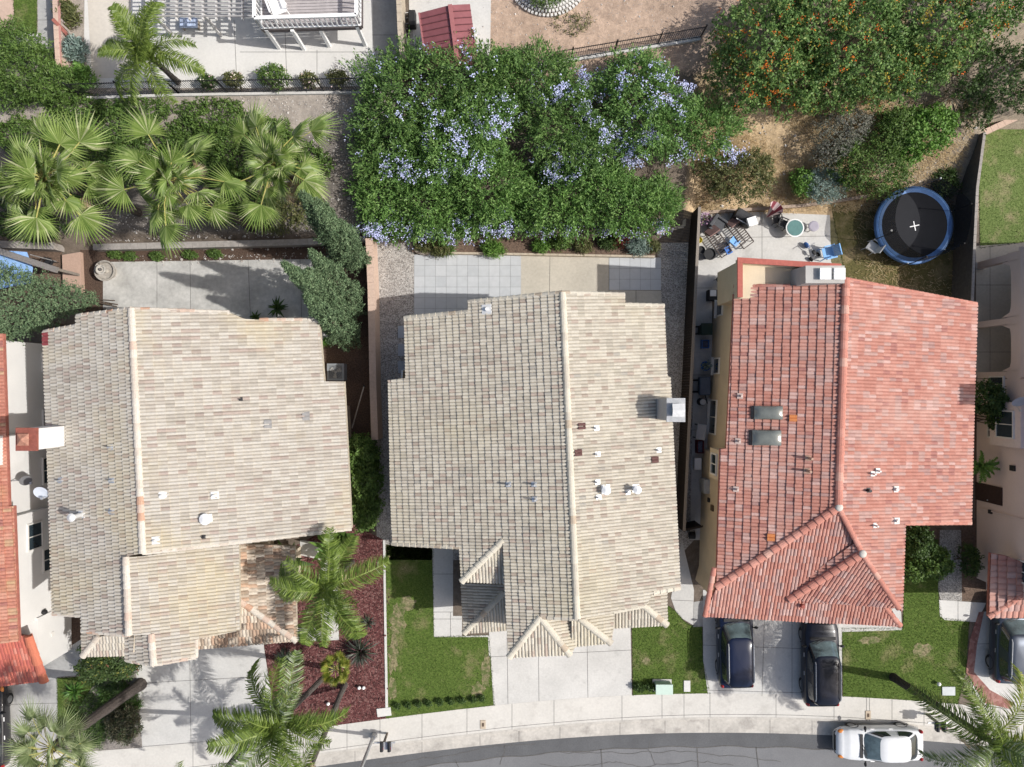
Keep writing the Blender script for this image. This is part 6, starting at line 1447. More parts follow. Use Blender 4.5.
    for sx in (wb, -wb):
        for sy in (1, -1):
            mb = MB(); mb.tube([(sx, sy * (hw - .25), r), (sx, sy * (hw - .23), r), (sx, sy * (hw - .05), r), (sx, sy * (hw - .03), r)], [r * .9, r, r, r * .93], 20); w_ = mb.build('wheel', TYRE, t, local=True)
            q = MB(); q.tube([(sx, sy * (hw - .05), r), (sx, sy * (hw - .022), r)], [r * .66, r * .60], 16); q.build('rim', RIM, w_, local=True)
            q = MB()
            for i in range(9):
                a0, a1 = math.pi * i / 9 - .0, math.pi * (i + 1) / 9; R0, R1 = r * 1.02, r * 1.16; yy = sy * (hw * .992)
                q.add([(sx + R0 * math.cos(a0), yy + sy * .012, r + R0 * math.sin(a0)), (sx + R1 * math.cos(a0), yy + sy * .012, r + R1 * math.sin(a0)), (sx + R1 * math.cos(a1), yy + sy * .012, r + R1 * math.sin(a1)), (sx + R0 * math.cos(a1), yy + sy * .012, r + R0 * math.sin(a1))], [(0, 1, 2, 3)])
            q.build('wheel_arch', BLKPL, t, local=True)
    for s in (1, -1):
        mb = MB(); zf = st[-2][2]; mb.ball((hl - .26, s * hw * .78, zf + (.02 if kind == 'suv' else .06)), .2, 10, 6, (1.0, .55, .42)); mb.build('headlight', LAMP_W if kind == 'suv' else LAMP_O, t, smooth=True, local=True)
        mb = MB(); mb.ball((-hl + .16, s * hw * .84, .90), .15, 10, 6, (.8, .7, 1.1)); mb.build('taillight', LAMP_R, t, smooth=True, local=True)
        xm = hl - 1.42 if kind == 'suv' else hl - 1.42
        mb = MB(); mb.ball((xm, s * (hw + .09), 1.05 if kind == 'suv' else .98), .12, 8, 6, (.6, 1.1, .75)); mb.beam((xm, s * hw * .9, .98), (xm, s * (hw + .08), 1.02), .06, .05); mb.build('wing_mirror', BLKPL, t, smooth=True, local=True)
        for xx in (.45, -.55): mb = MB(); mb.box((xx, s * (hw * 1.0), .86), (.22, .035, .035)); mb.build('door_handle', GALV if kind == 'suv' else WHITE, t, local=True)
        if kind == 'suv': mb = MB(); mb.tube([(.35, s * hw * .70, Ht - .02), (.2, s * hw * .70, Ht + .05), (-1.6, s * hw * .70, Ht + .05), (-1.75, s * hw * .70, Ht - .03)], .025, 6); mb.build('roof_rail', GALV, t, local=True)
    mb = MB(); mb.box((hl + .005, 0, .48), (.05, hw * .95, .18)); mb.build('grille', BLKPL, t, local=True)
    mb = MB(); mb.box((-hl - .005, 0, .38), (.06, hw * 1.35, .2)); mb.build('bumper', BLKPL if kind == 'suv' else paint, t, local=True)
    return t
def paint(name, c, metal=0., rough=.3): return mat(name, c, rough=rough, var=.04, scale=3, metal=metal, spec=.3, coat=.35)
cp0 = P(735, 650, .9); 
car('parked_car', 'dark navy boxy SUV parked on the driveway partly under the red eave', (12.15, -14.15), math.radians(91), 4.75, 1.90, 1.74, paint('navy_paint', (.006, .011, .034)))
car('parked_car', 'black SUV with curved roof parked at the right of the red house driveway', (16.80, -15.15), math.radians(90.5), 4.75, 1.90, 1.66, paint('black_blue_paint', (.004, .006, .015)))
car('parked_car', 'white sedan parked on the street along the kerb', (20.0, -19.62), math.radians(180.5), 4.62, 1.76, 1.44, paint('white_car_paint', (.68, .69, .695), 0., .3), 'sedan')
car('parked_car', 'dark blue grey SUV under the porch roof at the right photo edge', (27.2, -13.95), math.radians(88), 4.7, 1.92, 1.72, paint('steel_paint', (.05, .062, .085), .35))
car('parked_car', 'dark car whose wheel just shows at the left photo edge', (-28.45, -18.7), math.radians(92), 4.5, 1.8, 1.5, paint('charcoal_paint', (.02, .02, .022)), 'sedan')

# ------------------------------------------------------------------ street furniture
def mailbox(label, bx, by):
    a = [P(x, by, 1.2) for x in bx]; c = (a[0] + a[1]) / 2
    t = thing('mailbox_post', label, 'mailbox', (c.x, c.y, .02), 'paired mailboxes along the pavement')
    mb = MB(); mb.box((c.x - .1, c.y + .15, .55), (.11, .11, 1.06)); mb.build('post', WOODGR, t)
    mb = MB(); mb.beam((c.x - .62, c.y + .15, 1.02), (c.x + .5, c.y + .15, 1.02), .08, .06); mb.beam((c.x - .3, c.y, 1.07), (c.x + .35, c.y, 1.07), .4, .03); mb.build('cross_arm', GALV, t)
    for p in a:
        mb = MB(); n = 8; vs = []; fs = []
        pr = [(-.09, 0), (-.09, .11)] + [(-.09 * math.cos(math.pi * i / n), .11 + .09 * math.sin(math.pi * i / n)) for i in range(1, n)] + [(.09, .11), (.09, 0)]
        for y in (-.25, .25): vs += [Vector((p.x + u, p.y + y, 1.085 + w)) for u, w in pr]
        k = len(pr); fs = [(i, (i + 1) % k, k + (i + 1) % k, k + i) for i in range(k)] + [tuple(range(k))[::-1], tuple(range(k, 2 * k))]
        mb.add(vs, fs); b = mb.build('mailbox', mat('black_mailbox', (.014, .015, .018), rough=.35, var=.2), t)
        f = MB(); f.box((p.x + .10, p.y - .05, 1.25), (.012, .14, .05)); f.build('flag', LAMP_R, b)
mailbox('pair of black mailboxes on a post near the street lamp pole', (381.5, 389), 747)
mailbox('pair of black mailboxes on a post behind the white car', (938, 944.5), 727)
def lamp_post():
    b = P(374, 735, 0.02); t = thing('street_lamp', 'grey street lamp pole at the pavement beside the mailboxes', 'street lamp', tuple(b))
    mb = MB(); mb.cyl(b, .17, .35, 12, .13); mb.build('base', GALV, t)
    mb = MB(); mb.tube([b + Vector((0, 0, .3)), b + Vector((0, 0, 4)), b + Vector((0, 0, 7.2))], [.10, .085, .065], 12); mb.build('pole', GALV, t)
    mb = MB(); mb.tube([b + Vector((0, 0, 7.0)), b + Vector((0, -.6, 7.5)), b + Vector((0, -1.6, 7.6))], [.045, .04, .035], 8); mb.build('arm', GALV, t)
    mb = MB(); mb.ball(b + Vector((0, -1.9, 7.58)), .34, 12, 6, (.55, 1.2, .3)); mb.build('lamp_head', GALV, t, smooth=True)
lamp_post()
def ubox():
    a = P(664, 689, .55); t = thing('utility_box', 'pale green metal utility box on the small front lawn', 'utility box', (a.x, a.y, 0))
    g = mat('pale_green_metal', (.34, .47, .40), rough=.5, var=.05)
    mb = MB(); mb.box((a.x, a.y, .30), (.88, .50, .60)); mb.build('cabinet', g, t, bevel=.04)
    mb = MB(); mb.box((a.x, a.y + .0, .62), (.94, .56, .06)); mb.build('lid', mat('pale_green_lid', (.46, .57, .50), rough=.45, var=.05), t, bevel=.02)
    mb = MB(); mb.box((a.x, a.y, .03), (1.05, .66, .08)); mb.build('base', CONC, t)
ubox()
def cover(label, px, py, sx, sy, m=CONC_W, z=.03, hole=False, name='meter_cover', rot=0.):
    a = P(px, py, z); t = thing(name, label, 'utility cover', (a.x, a.y, 0))
    mb = MB(); mb.box((a.x, a.y, z), (sx, sy, .06), rot); mb.build('lid', m, t, bevel=.01)
    if hole: q = MB(); q.box((a.x, a.y, z + .033), (sx * .38, sy * .42, .012)); q.build('latch', mat('rusty_latch', (.10, .07, .05), var=.3), t)
cover('pale concrete cover beside the green utility box', 687, 686, .36, .62)
cover('white concrete pad at the corner of mulch bed and pavement', 384, 712, .78, .46, rot=.12)
cover('pale square cover at the edge of the red house lawn', 948.5, 691, .72, .48, mat('pale_blue_cover', (.48, .51, .51), var=.06), rot=0.)
TANL = mat('tan_meter_lid', (.42, .35, .27), var=.1)
cover('tan water meter lid in the pavement below the cream house lawn', 483, 724.5, .30, .48, TANL, .025, True)
cover('tan water meter lid in the pavement above the white car', 868, 715, .30, .48, TANL, .025, True)
for i, (x, y) in enumerate(((359, 688), (363.5, 688), (328, 704), (334.5, 705.5))):
    a = P(x, y, .2); t = thing('garden_light', ('white globe garden light in the mulch, left one of the touching pair', 'white globe garden light in the mulch, right one of the touching pair', 'white globe garden light left of the leaning trunk', 'white globe garden light at the leaning trunk')[i], 'garden light', (a.x, a.y, 0), 'white globe lights in the mulch')
    mb = MB(); mb.ball((a.x, a.y, .18), .10); mb.build('globe', WHITE, t, smooth=True); mb = MB(); mb.cyl((a.x, a.y, 0), .03, .1, 8); mb.build('stake', BLKPL, t)
a = P(939, 684, .2); t = thing('garden_light', 'small white lamp on the red house lawn beside the palm', 'garden light', (a.x, a.y, 0)); mb = MB(); mb.ball((a.x, a.y, .2), .11); mb.build('globe', WHITE, t, smooth=True); mb = MB(); mb.cyl((a.x, a.y, 0), .03, .12, 8); mb.build('stake', BLKPL, t)
sheet('lawn_edging', [(383, 540), (385, 540), (388, 712), (385.5, 712)], CONC_W, .045, .06)

# ------------------------------------------------------------------ back yard things
def trampoline():
    c = P(914.5, 225, .85); t = thing('trampoline', 'round trampoline with blue pad and black safety net', 'trampoline', (c.x, c.y, 0))
    blue = mat('blue_pad', (.085, .19, .42), rough=.55, var=.22, scale=2.2); net = net_mat('black_net', (.008, .008, .010), .72)
    n = 48; ro, rm, z = 2.10, 1.80, .85
    mb = MB()
    for i in range(n):
        a0, a1 = 2 * math.pi * i / n, 2 * math.pi * (i + 1) / n
        def p(r, a, zz): return (c.x + r * math.cos(a), c.y + r * math.sin(a), zz)
        for r0, z0, r1, z1 in ((rm - .02, z + .01, (rm + ro) / 2, z + .055), ((rm + ro) / 2, z + .055, ro, z + .02), (ro, z + .02, ro + .03, z - .16)): mb.quad(p(r0, a0, z0), p(r1, a0, z1), p(r1, a1, z1), p(r0, a1, z0))
    mb.build('pad', blue, t, smooth=True)
    mb = MB(); mb.tube([(c.x, c.y, z - .015), (c.x, c.y, z)], [rm, rm], 48); mat_o = mb.build('jumping_mat', mat('black_jumping_mat', (.012, .013, .017), rough=.8, var=.12, scale=2), t)
    for ang in (math.radians(12), math.radians(102)):
        q = MB(); d = Vector((math.cos(ang), math.sin(ang), 0)) * .26; o = Vector((c.x + .0, c.y - .05, z + .006)); q.beam(o - d, o + d, .05, .006 if ang < 1 else .010); q.build('cross_mark', WHITE, mat_o)
    q = MB(); q.cyl((c.x - 1.25, c.y - .3, z + .002), .06, .02, 8); q.build('patch', WHITE, mat_o)
    for i in range(6):
        a = math.radians(20 + 60 * i); b0 = Vector((c.x + (ro + .02) * math.cos(a), c.y + (ro + .02) * math.sin(a), 0)); o = Vector((math.cos(a), math.sin(a), 0))
        mb = MB(); mb.tube([b0, b0 + Vector((0, 0, .9))], .03, 6); mb.build('leg', GALV, t)
        mb = MB(); mb.tube([b0 + Vector((0, 0, .2)), b0 + Vector((0, 0, 1.5)) + o * .05, b0 + Vector((0, 0, 2.55)) - o * .05], .024, 6); mb.ball(b0 + Vector((0, 0, 2.58)) - o * .05, .06); mb.build('net_pole', BLKPL if i != 1 else GALV, t)
    mb = MB(); n = 60
    for i in range(n):
        a0, a1 = 2 * math.pi * i / n, 2 * math.pi * (i + 1) / n
        def rr(a, k): return (ro - .10 + .06 * k) - .10 * abs(math.sin(3 * (a - math.radians(20)))) * k
        for k in range(4):
            z0, z1 = z + .05 + 1.8 * k / 4, z + .05 + 1.8 * (k + 1) / 4
            def p2(a, zz, kk): r = rr(a, kk); return (c.x + r * math.cos(a), c.y + r * math.sin(a), zz - .14 * kk * abs(math.sin(3 * (a - math.radians(20)))))
            mb.quad(p2(a0, z0, k / 4), p2(a1, z0, k / 4), p2(a1, z1, (k + 1) / 4), p2(a0, z1, (k + 1) / 4))
    mb.build('safety_net', net, t, smooth=True)
trampoline()

def chair(label, px, py, rot, m, s=1., z0=.0, name='plastic_chair', group=None):
    a = P(px, py, .6 * s + z0); t = thing(name, label, 'chair', (a.x, a.y, z0), group, rotz=rot)
    def b(nm, fn): q = MB(); fn(q); return q.build(nm, m, t, local=True)
    b('seat', lambda q: q.box((0, 0, .42 * s), (.48 * s, .48 * s, .03)))
    def back(q):
        n = 7
        for i in range(n):
            y0 = -.24 * s + .48 * s * i / n; y1 = y0 + .48 * s / n * .8; q.add([(-.24 * s, y0, .44 * s), (-.24 * s, y1, .44 * s), (-.36 * s, y1, .86 * s), (-.36 * s, y0, .86 * s), (-.21 * s, y0, .44 * s), (-.21 * s, y1, .44 * s), (-.33 * s, y1, .86 * s), (-.33 * s, y0, .86 * s)], [(0, 1, 2, 3), (4, 7, 6, 5), (0, 4, 5, 1), (3, 2, 6, 7), (0, 3, 7, 4), (1, 5, 6, 2)])
        q.beam((-.345 * s, -.25 * s, .88 * s), (-.345 * s, .25 * s, .88 * s), .05, .06)
    b('backrest', back)
    for sx in (-.2, .2):
        for sy in (-.22, .22): b('leg', lambda q: q.tube([(sx * s * 1.15, sy * s * 1.15, 0), (sx * s, sy * s, .42 * s)], .022 * s, 6))
    for sy in (-.27, .27): b('armrest', lambda q: (q.box((-.03 * s, sy * s, .64 * s), (.46 * s, .06 * s, .03)), q.tube([(.17 * s, sy * s, .42 * s), (.17 * s, sy * s, .64 * s)], .02, 6)))
    return t
PBLUE = mat('pale_blue_plastic', (.20, .42, .74), rough=.45, var=.08); PWHT = mat('white_plastic', (.70, .70, .68), rough=.45, var=.06); PDEEP = mat('blue_plastic', (.05, .16, .48), rough=.4, var=.1)
chair('white plastic chair beside the trampoline', 874, 246, 2.5, PWHT, 1.1)
chair('pale blue plastic chair on the patio behind the red house chimney', 830, 252, -2.9, PBLUE, 1.25)
chair('small pale blue chair between the two slatted loungers', 735, 241, .9, PBLUE, .8, name='small_chair')
chair('small blue chair at the foot of the left slatted lounger', 729, 250, .5, PDEEP, .7, name='small_chair')
def lounger(label, hx, hy, fx, fy):
    a, b = P(hx, hy, .4), P(fx, fy, .4); d = b - a; L_ = d.length; rot = math.atan2(d.y, d.x)
    t = thing('slatted_lounger', label, 'lounger', (a.x, a.y, 0), 'slatted loungers on the patio', rotz=rot)
    fr = mat('bronze_frame', (.055, .04, .033), var=.2, rough=.5); cu = mat('mauve_cushion', (.18, .115, .105), var=.15)
    def b_(nm, m, fn): q = MB(); fn(q); return q.build(nm, m, t, local=True)
    b_('frame', fr, lambda q: [q.beam((.0, s * .34, .36), (L_, s * .34, .36), .05, .05) for s in (-1, 1)] + [q.beam((L_, -.34, .36), (L_, .34, .36), .05, .05)])
    b_('slats', fr, lambda q: [q.beam((.45 + i * .13, -.34, .37), (.45 + i * .13, .34, .37), .055, .02) for i in range(int((L_ - .5) / .13))])
    b_('headrest', cu, lambda q: q.box((.12, 0, .62), (.5, .66, .10), 0, (0, -.7, 0)))
    for x in (.1, L_ - .1):
        for s in (-1, 1): b_('leg', fr, lambda q: q.tube([(x, s * .34, 0), (x, s * .34, .36)], .025, 6))
lounger('slatted lounger with mauve headrest nearest the board fence', 710, 230, 727, 254)
lounger('slatted lounger with mauve headrest nearer the grill', 731, 221, 749, 245)
def grill():
    a = P(745, 217, .8); t = thing('grill', 'dark covered grill with a white box resting on it', 'grill', (a.x, a.y, 0), rotz=-.5)
    q = MB(); q.box((0, 0, .45), (1.1, .55, .8)); q.build('cabinet', BLKPL, t, local=True, bevel=.03)
    q = MB(); n = 8; vs = []
    for x in (-.55, .55): vs += [(x, .28 * math.cos(math.pi * i / n), .85 + .26 * math.sin(math.pi * i / n)) for i in range(n + 1)]
    q.add(vs, [(i, i + 1, n + 2 + i, n + 1 + i) for i in range(n)] + [tuple(range(n + 1))[::-1], tuple(range(n + 1, 2 * n + 2))]); q.build('hood', mat('dark_grey_cover', (.045, .045, .048), var=.25), t, local=True)
    q = MB(); q.beam((-.4, -.33, .92), (.4, -.33, .92), .04, .04); q.build('handle', GALV, t, local=True)
    b = P(750.5, 222.5, 1.0); t = thing('storage_box', 'white square box on the right end of the grill', 'box', (b.x, b.y, 1.08), rotz=.3); q = MB(); q.box((0, 0, .1), (.46, .42, .22)); q.build('box_body', PWHT, t, local=True, bevel=.02); q = MB(); q.box((0, 0, .23), (.50, .46, .05)); q.build('lid', WHITE, t, local=True, bevel=.01)
    b = P(719, 224, .7); t = thing('patio_armchair', 'dark grey cushioned armchair behind the loungers', 'chair', (b.x, b.y, 0), rotz=-.6); g = mat('dark_grey_fabric', (.075, .078, .085), var=.15)
    for nm, c, s in (('seat', (0, 0, .3), (.75, .7, .35)), ('backrest', (-.36, 0, .6), (.2, .75, .6)), ('armrest', (0, .38, .45), (.75, .14, .3)), ('armrest', (0, -.38, .45), (.75, .14, .3))): q = MB(); q.box(c, s); q.build(nm, g, t, local=True, bevel=.05)
grill()
def umbrella():
    a = P(766, 218, .1); b = P(777, 207, .9); t = thing('parasol', 'half folded red and white parasol lying on the patio', 'parasol', tuple(a))
    d = (b - a); q1 = d.cross(Vector((0, 0, 1))).normalized(); q2 = q1.cross(d).normalized(); mb = MB(); n = 10; e = a + d * .98
    for i in range(n):
        a0, a1 = 2 * math.pi * i / n, 2 * math.pi * (i + 1) / n; r = .42
        mb.cur = i % 2; mb.add([a, e + (q1 * math.cos(a0) + q2 * math.sin(a0)) * r, e + (q1 * math.cos(a1) + q2 * math.sin(a1)) * r], [(0, 1, 2)])
    mb.build('canopy', [mat('maroon_cloth', (.20, .045, .06), var=.15), mat('pale_pink_cloth', (.58, .46, .46), var=.08)], t)
    mb = MB(); mb.tube([a - d * .1, b + d * .5], .02, 6); mb.build('pole', GALV, t)
umbrella()
def round_table(label, px, py, r, h, m, rim, z0=0., name='round_table', cat='table'):
    a = P(px, py, h); t = thing(name, label, cat, (a.x, a.y, z0))
    q = MB(); q.cyl((a.x, a.y, h - .03), r, .03, 24); q.build('tabletop', m, t)
    q = MB(); q.lathe((a.x, a.y, h - .04), [(r, 0), (r + .04, .01), (r + .04, .045), (r - .01, .05)], 24); q.build('rim', rim, t) if False else q.build('rim', rim, t)
    q = MB(); q.cyl((a.x, a.y, 0), .04, h - .04, 8); q.cyl((a.x, a.y, 0), r * .6, .03, 16); q.build('pedestal', rim, t)
TEAL = mat('teal_glass', (.10, .20, .19), rough=.2, var=.1)
a = P(795, 228, .7); t = thing('round_table', 'round teal topped table with white edge on the patio', 'table', (a.x, a.y, 0))
q = MB(); q.lathe((a.x, a.y, .66), [(.44, 0), (.50, .01), (.50, .05), (.44, .055)], 24); q.build('rim', PWHT, t); q = MB(); q.cyl((a.x, a.y, .70), .43, .03, 24); q.build('tabletop', TEAL, t)
for k in range(4): q = MB(); q.tube([(a.x + .35 * math.cos(k * 1.57 + .7), a.y + .35 * math.sin(k * 1.57 + .7), 0), (a.x + .3 * math.cos(k * 1.57 + .7), a.y + .3 * math.sin(k * 1.57 + .7), .67)], .02, 6); q.build('leg', PWHT, t)
a = P(814, 226, .55); t = thing('stool', 'small round lilac grey stool right of the teal table', 'stool', (a.x, a.y, 0)); q = MB(); q.lathe((a.x, a.y, .45), [(.26, 0), (.29, .03), (.29, .08), (.22, .11)], 20); q.build('seat', mat('lilac_fabric', (.33, .31, .36), var=.08), t)
for k in range(3): q = MB(); q.tube([(a.x + .25 * math.cos(k * 2.09), a.y + .25 * math.sin(k * 2.09), 0), (a.x + .18 * math.cos(k * 2.09), a.y + .18 * math.sin(k * 2.09), .47)], .02, 6); q.build('leg', DARK, t)
chair('dark patio chair tucked against the teal table', 784, 223, -.4, DARK, .95, name='patio_chair', group='dark chairs at the teal table')
chair('dark patio chair just right of the parasol tip', 778, 219, -1.4, DARK, .85, name='patio_chair', group='dark chairs at the teal table')
chair('dark patio chair in the shade left of the balcony', 722, 280, .6, DARK, .9, name='patio_chair')
a = P(713, 295, .5); t = thing('storage_box', 'dark box with pale lid against the tan wall below the balcony', 'box', (a.x, a.y, 0)); q = MB(); q.box((a.x, a.y, .25), (.5, .6, .5)); q.build('box_body', BLKPL, t, bevel=.03); q = MB(); q.box((a.x, a.y + .1, .52), (.34, .34, .05)); q.build('lid', PWHT, t, bevel=.01)
def tricycle():
    a = P(812, 251, .3); t = thing('tricycle', 'small blue wheeled tricycle beside the pale blue chair', 'tricycle', (a.x, a.y, 0), rotz=2.2)
    for x, y, r in ((.42, 0, .2), (-.35, .24, .14), (-.35, -.24, .14)): q = MB(); q.tube([(x, y - .03, r), (x, y + .03, r)], r, 16); w_ = q.build('wheel', TYRE if x < 0 else PDEEP, t, local=True)
    q = MB(); q.tube([(.42, 0, .2), (.32, 0, .5), (-.3, 0, .28), (-.35, .22, .14)], .022, 6); q.tube([(-.3, 0, .28), (-.35, -.22, .14)], .022, 6); q.build('frame', GALV, t, local=True)
    q = MB(); q.tube([(.3, -.25, .62), (.32, 0, .55), (.3, .25, .62)], .018, 6); q.tube([(.32, 0, .5), (.32, 0, .56)], .02, 6); q.build('handlebar', GALV, t, local=True)
    q = MB(); q.ball((-.12, 0, .4), .14, 8, 5, (1.2, .8, .4)); q.build('seat', BLKPL, t, local=True)
tricycle()
def pot(label, px, py, r, h, m, leaf=None, z0=0., seed=1, name='plant_pot', cat='pot'):
    a = P(px, py, h + z0); t = thing(name, label, cat, (a.x, a.y, z0)); q = MB(); q.lathe((a.x, a.y, z0), [(r * .7, 0), (r, h), (r * 1.12, h), (r * 1.12, h + .05), (r * .95, h + .05), (r * .9, h - .03)], 16); q.build('pot', m, t)
    if leaf:
        rg = np.random.default_rng(seed); k = 120; d = unit(rg.normal(size=(k, 3)) + np.array((0, 0, .4))); c = np.array((a.x, a.y, h + z0 + .15)) + d * r * 1.3 * rg.random((k, 1)); qlink('foliage', leaf_quads(c, d, rg.normal(size=(k, 3)) + np.array((0, 0, 1.)), np.full(k, .17), np.full(k, .08)), leaf, t, rg.random(k))
pot('black plant pot at the foot of the board fence near the loungers', 701, 250, .2, .35, BLKPL)
pot('dark round pot just left of the balcony wall', 710, 254, .3, .45, BLKPL)
pot('blue pot with a pale flowering plant along the tan wall', 705.5, 366, .24, .45, PDEEP, G_BLUE, seed=3)
pot('yellow bucket against the board fence beside the loungers', 699, 240, .16, .3, mat('yellow_plastic', (.55, .44, .03), var=.1))
pot('pale pink flower pot in the corner where the board fence starts', 705, 219, .32, .4, mat('lilac_pot', (.45, .33, .42), var=.15), palette('pink_bloom', [(2, (.50, .30, .42)), (1, (.62, .60, .60)), (1, (.12, .16, .05))]), seed=4)
def wheelie(label, px, py, m, lidm):
    a = P(px, py, 1.08); t = thing('wheeled_bin', label, 'bin', (a.x, a.y, 0))
    q = MB(); q.prism([(a.x - .24, a.y - .26), (a.x + .24, a.y - .26), (a.x + .24, a.y + .26), (a.x - .24, a.y + .26)], .08, 1.0); q.build('bin_body', m, t, bevel=.03)
    q = MB(); q.box((a.x, a.y, 1.04), (.62, .64, .09), 0, (0, -.05, 0)); q.build('lid', lidm, t, bevel=.03)
    for s in (-1, 1): q = MB(); q.tube([(a.x - .26, a.y + s * .2 - .03, .13), (a.x - .26, a.y + s * .2 + .03, .13)], .13, 12); q.build('wheel', TYRE, t)
    q = MB(); q.tube([(a.x - .33, a.y - .22, .98), (a.x - .36, a.y - .2, 1.0), (a.x - .36, a.y + .2, 1.0), (a.x - .33, a.y + .22, .98)], .018, 6); q.build('handle', m, t)
DGR = mat('dark_green_plastic', (.012, .030, .024), rough=.45, var=.15)
wheelie('dark green wheeled bin along the tan wall, under the upper small window', 707, 329, DGR, DGR)
def crate(label, px, py, sx, sy, h, m, name='crate', z0=0.):
    a = P(px, py, h + z0); t = thing(name, label, name.split('_')[-1], (a.x, a.y, z0)); q = MB(); w = .03
    q.box((a.x, a.y, z0 + .02), (sx, sy, .04))
    for dx, dy, x, y in ((sx / 2 - w / 2, 0, w, sy), (-sx / 2 + w / 2, 0, w, sy), (0, sy / 2 - w / 2, sx - 2 * w, w), (0, -sy / 2 + w / 2, sx - 2 * w, w)): q.box((a.x + dx, a.y + dy, z0 + .04 + h / 2), (x, y, h))
    q.build('crate_body', m, t); q = MB(); q.box((a.x, a.y, z0 + h * .75), (sx - .1, sy - .1, .04)); q.build('contents', mat('dull_contents', (.10, .11, .16), var=.4, scale=9), t)
crate('bright blue crate below the dark green bin', 705.5, 344, .40, .46, .35, PDEEP)
def barrow():
    a = P(705, 386, .7); t = thing('handcart', 'blue grey garden cart with two wheels along the tan wall', 'cart', (a.x, a.y, 0)); m = mat('blue_grey_plastic', (.085, .11, .155), rough=.5, var=.12)
    q = MB(); q.prism([(a.x - .3, a.y - .5), (a.x + .32, a.y - .5), (a.x + .32, a.y + .5), (a.x - .3, a.y + .5)], .3, .75); q.build('tray', m, t, bevel=.08)
    for s in (-1, 1): q = MB(); q.tube([(a.x - .42, a.y + s * .32 - .05, .22), (a.x - .42, a.y + s * .32 + .05, .22)], .22, 14); q.build('wheel', TYRE, t)
    q = MB(); q.tube([(a.x, a.y - .5, .7), (a.x + .1, a.y - .95, .85)], .03, 6); q.build('handle', BLKPL, t)
barrow()
a = P(703, 402, .6); t = thing('water_drum', 'black drum with a round pale lid beside the garden cart', 'drum', (a.x, a.y, 0)); q = MB(); q.cyl((a.x, a.y, 0), .2, .6, 18); q.build('drum_body', BLKPL, t); q = MB(); q.lathe((a.x, a.y, .6), [(.17, 0), (.17, .04), (.1, .05)], 18); q.build('lid', mat('pale_lid', (.45, .46, .46), var=.1), t)
a = P(701.5, 432, .8); t = thing('side_table', 'pale grey square table in the shaded side yard', 'table', (a.x, a.y, 0), rotz=-.15); q = MB(); q.box((0, 0, .74), (.52, .85, .05)); q.build('tabletop', mat('pale_grey_plastic', (.42, .43, .45), var=.06), t, local=True, bevel=.015)
for sx in (-.2, .2):
    for sy in (-.36, .36): q = MB(); q.box((sx, sy, .36), (.05, .05, .72)); q.build('leg', BLKPL, t, local=True)
crate('red and navy box stacked below the pale grey table', 700.5, 447, .36, .7, .5, mat('red_navy_plastic', (.11, .02, .03), var=.6, scale=3), 'storage_crate')
def cooler():
    a = P(698, 464, .5); t = thing('cool_box', 'white cool box furthest down the side yard, near the wall panel', 'cool box', (a.x, a.y, 0)); q = MB(); q.box((a.x, a.y, .22), (.36, .62, .42)); q.build('box_body', PWHT, t, bevel=.03); q = MB(); q.box((a.x, a.y, .46), (.38, .64, .07)); q.build('lid', WHITE, t, bevel=.02)
    a = P(706, 486, 1.4); t = thing('electric_panel', 'grey electric panel on the tan wall above the side gate', 'panel', (a.x, a.y, .8)); q = MB(); q.box((a.x, a.y, 1.2), (.3, .75, 1.0)); q.build('cabinet', mat('grey_enamel', (.26, .28, .31), rough=.5, var=.08), t, bevel=.02); q = MB(); q.box((a.x - .16, a.y, 1.2), (.02, .66, .9)); q.build('door', mat('grey_enamel', ()), t)
    a = P(693, 536, .5); t = thing('hose_reel', 'black hose reel just outside the dark side gate', 'hose reel', (a.x, a.y, 0)); q = MB(); q.tube([(a.x - .15, a.y, .32), (a.x + .15, a.y, .32)], .2, 14); q.build('drum', BLKPL, t); q = MB(); [q.tube([(a.x + s * .18, a.y - .2, 0), (a.x + s * .18, a.y, .34), (a.x + s * .18, a.y + .2, 0)], .02, 6) for s in (-1, 1)]; q.build('stand', DARK, t)
cooler()

# air conditioner, fountain, poles in the gaps
def acunit():
    a = P(335.5, 372, .8); t = thing('air_conditioner', 'square grey air conditioner in the notch of the pale roof', 'air conditioner', (a.x, a.y, 0))
    q = MB(); s = .46
    q.prism([(a.x - s, a.y - s), (a.x + s, a.y - s), (a.x + s, a.y + s), (a.x - s, a.y + s)], .05, .78); q.build('cabinet', mat('ac_grey', (.16, .17, .18), var=.1), t, bevel=.03)
    q = MB(); [q.beam((a.x - s, a.y + d, .80), (a.x + s, a.y + d, .80), .10, .05) for d in (-s + .05, s - .05)]; [q.beam((a.x + d, a.y - s + .1, .80), (a.x + d, a.y + s - .1, .80), .10, .05) for d in (-s + .05, s - .05)]; q.build('top_frame', mat('ac_light', (.22, .235, .25), var=.08), t)
    q = MB()
    for k in range(3):
        an = k * 2.09 + .4; o = Vector((a.x, a.y, .805)); d = Vector((math.cos(an), math.sin(an), 0)); e = Vector((-d.y, d.x, .25)); q.add([o + d * .06 - e * .03, o + d * .34 - e * .13, o + d * .34 + e * .13, o + d * .06 + e * .05], [(0, 1, 2, 3)])
    q.ball((a.x, a.y, .81), .07); q.build('fan', mat('ac_fan', (.30, .30, .29), var=.1), t)
    q = MB(); q.lathe((a.x, a.y, .82), [(.36, 0), (.37, .01), (.35, .02)], 24) if False else [q.tube([(a.x + r_ * math.cos(i * .2618), a.y + r_ * math.sin(i * .2618), .835) for i in range(25)], .006, 4, cap=False) for r_ in (.12, .22, .32)]; q.build('guard', DARK, t)
acunit()
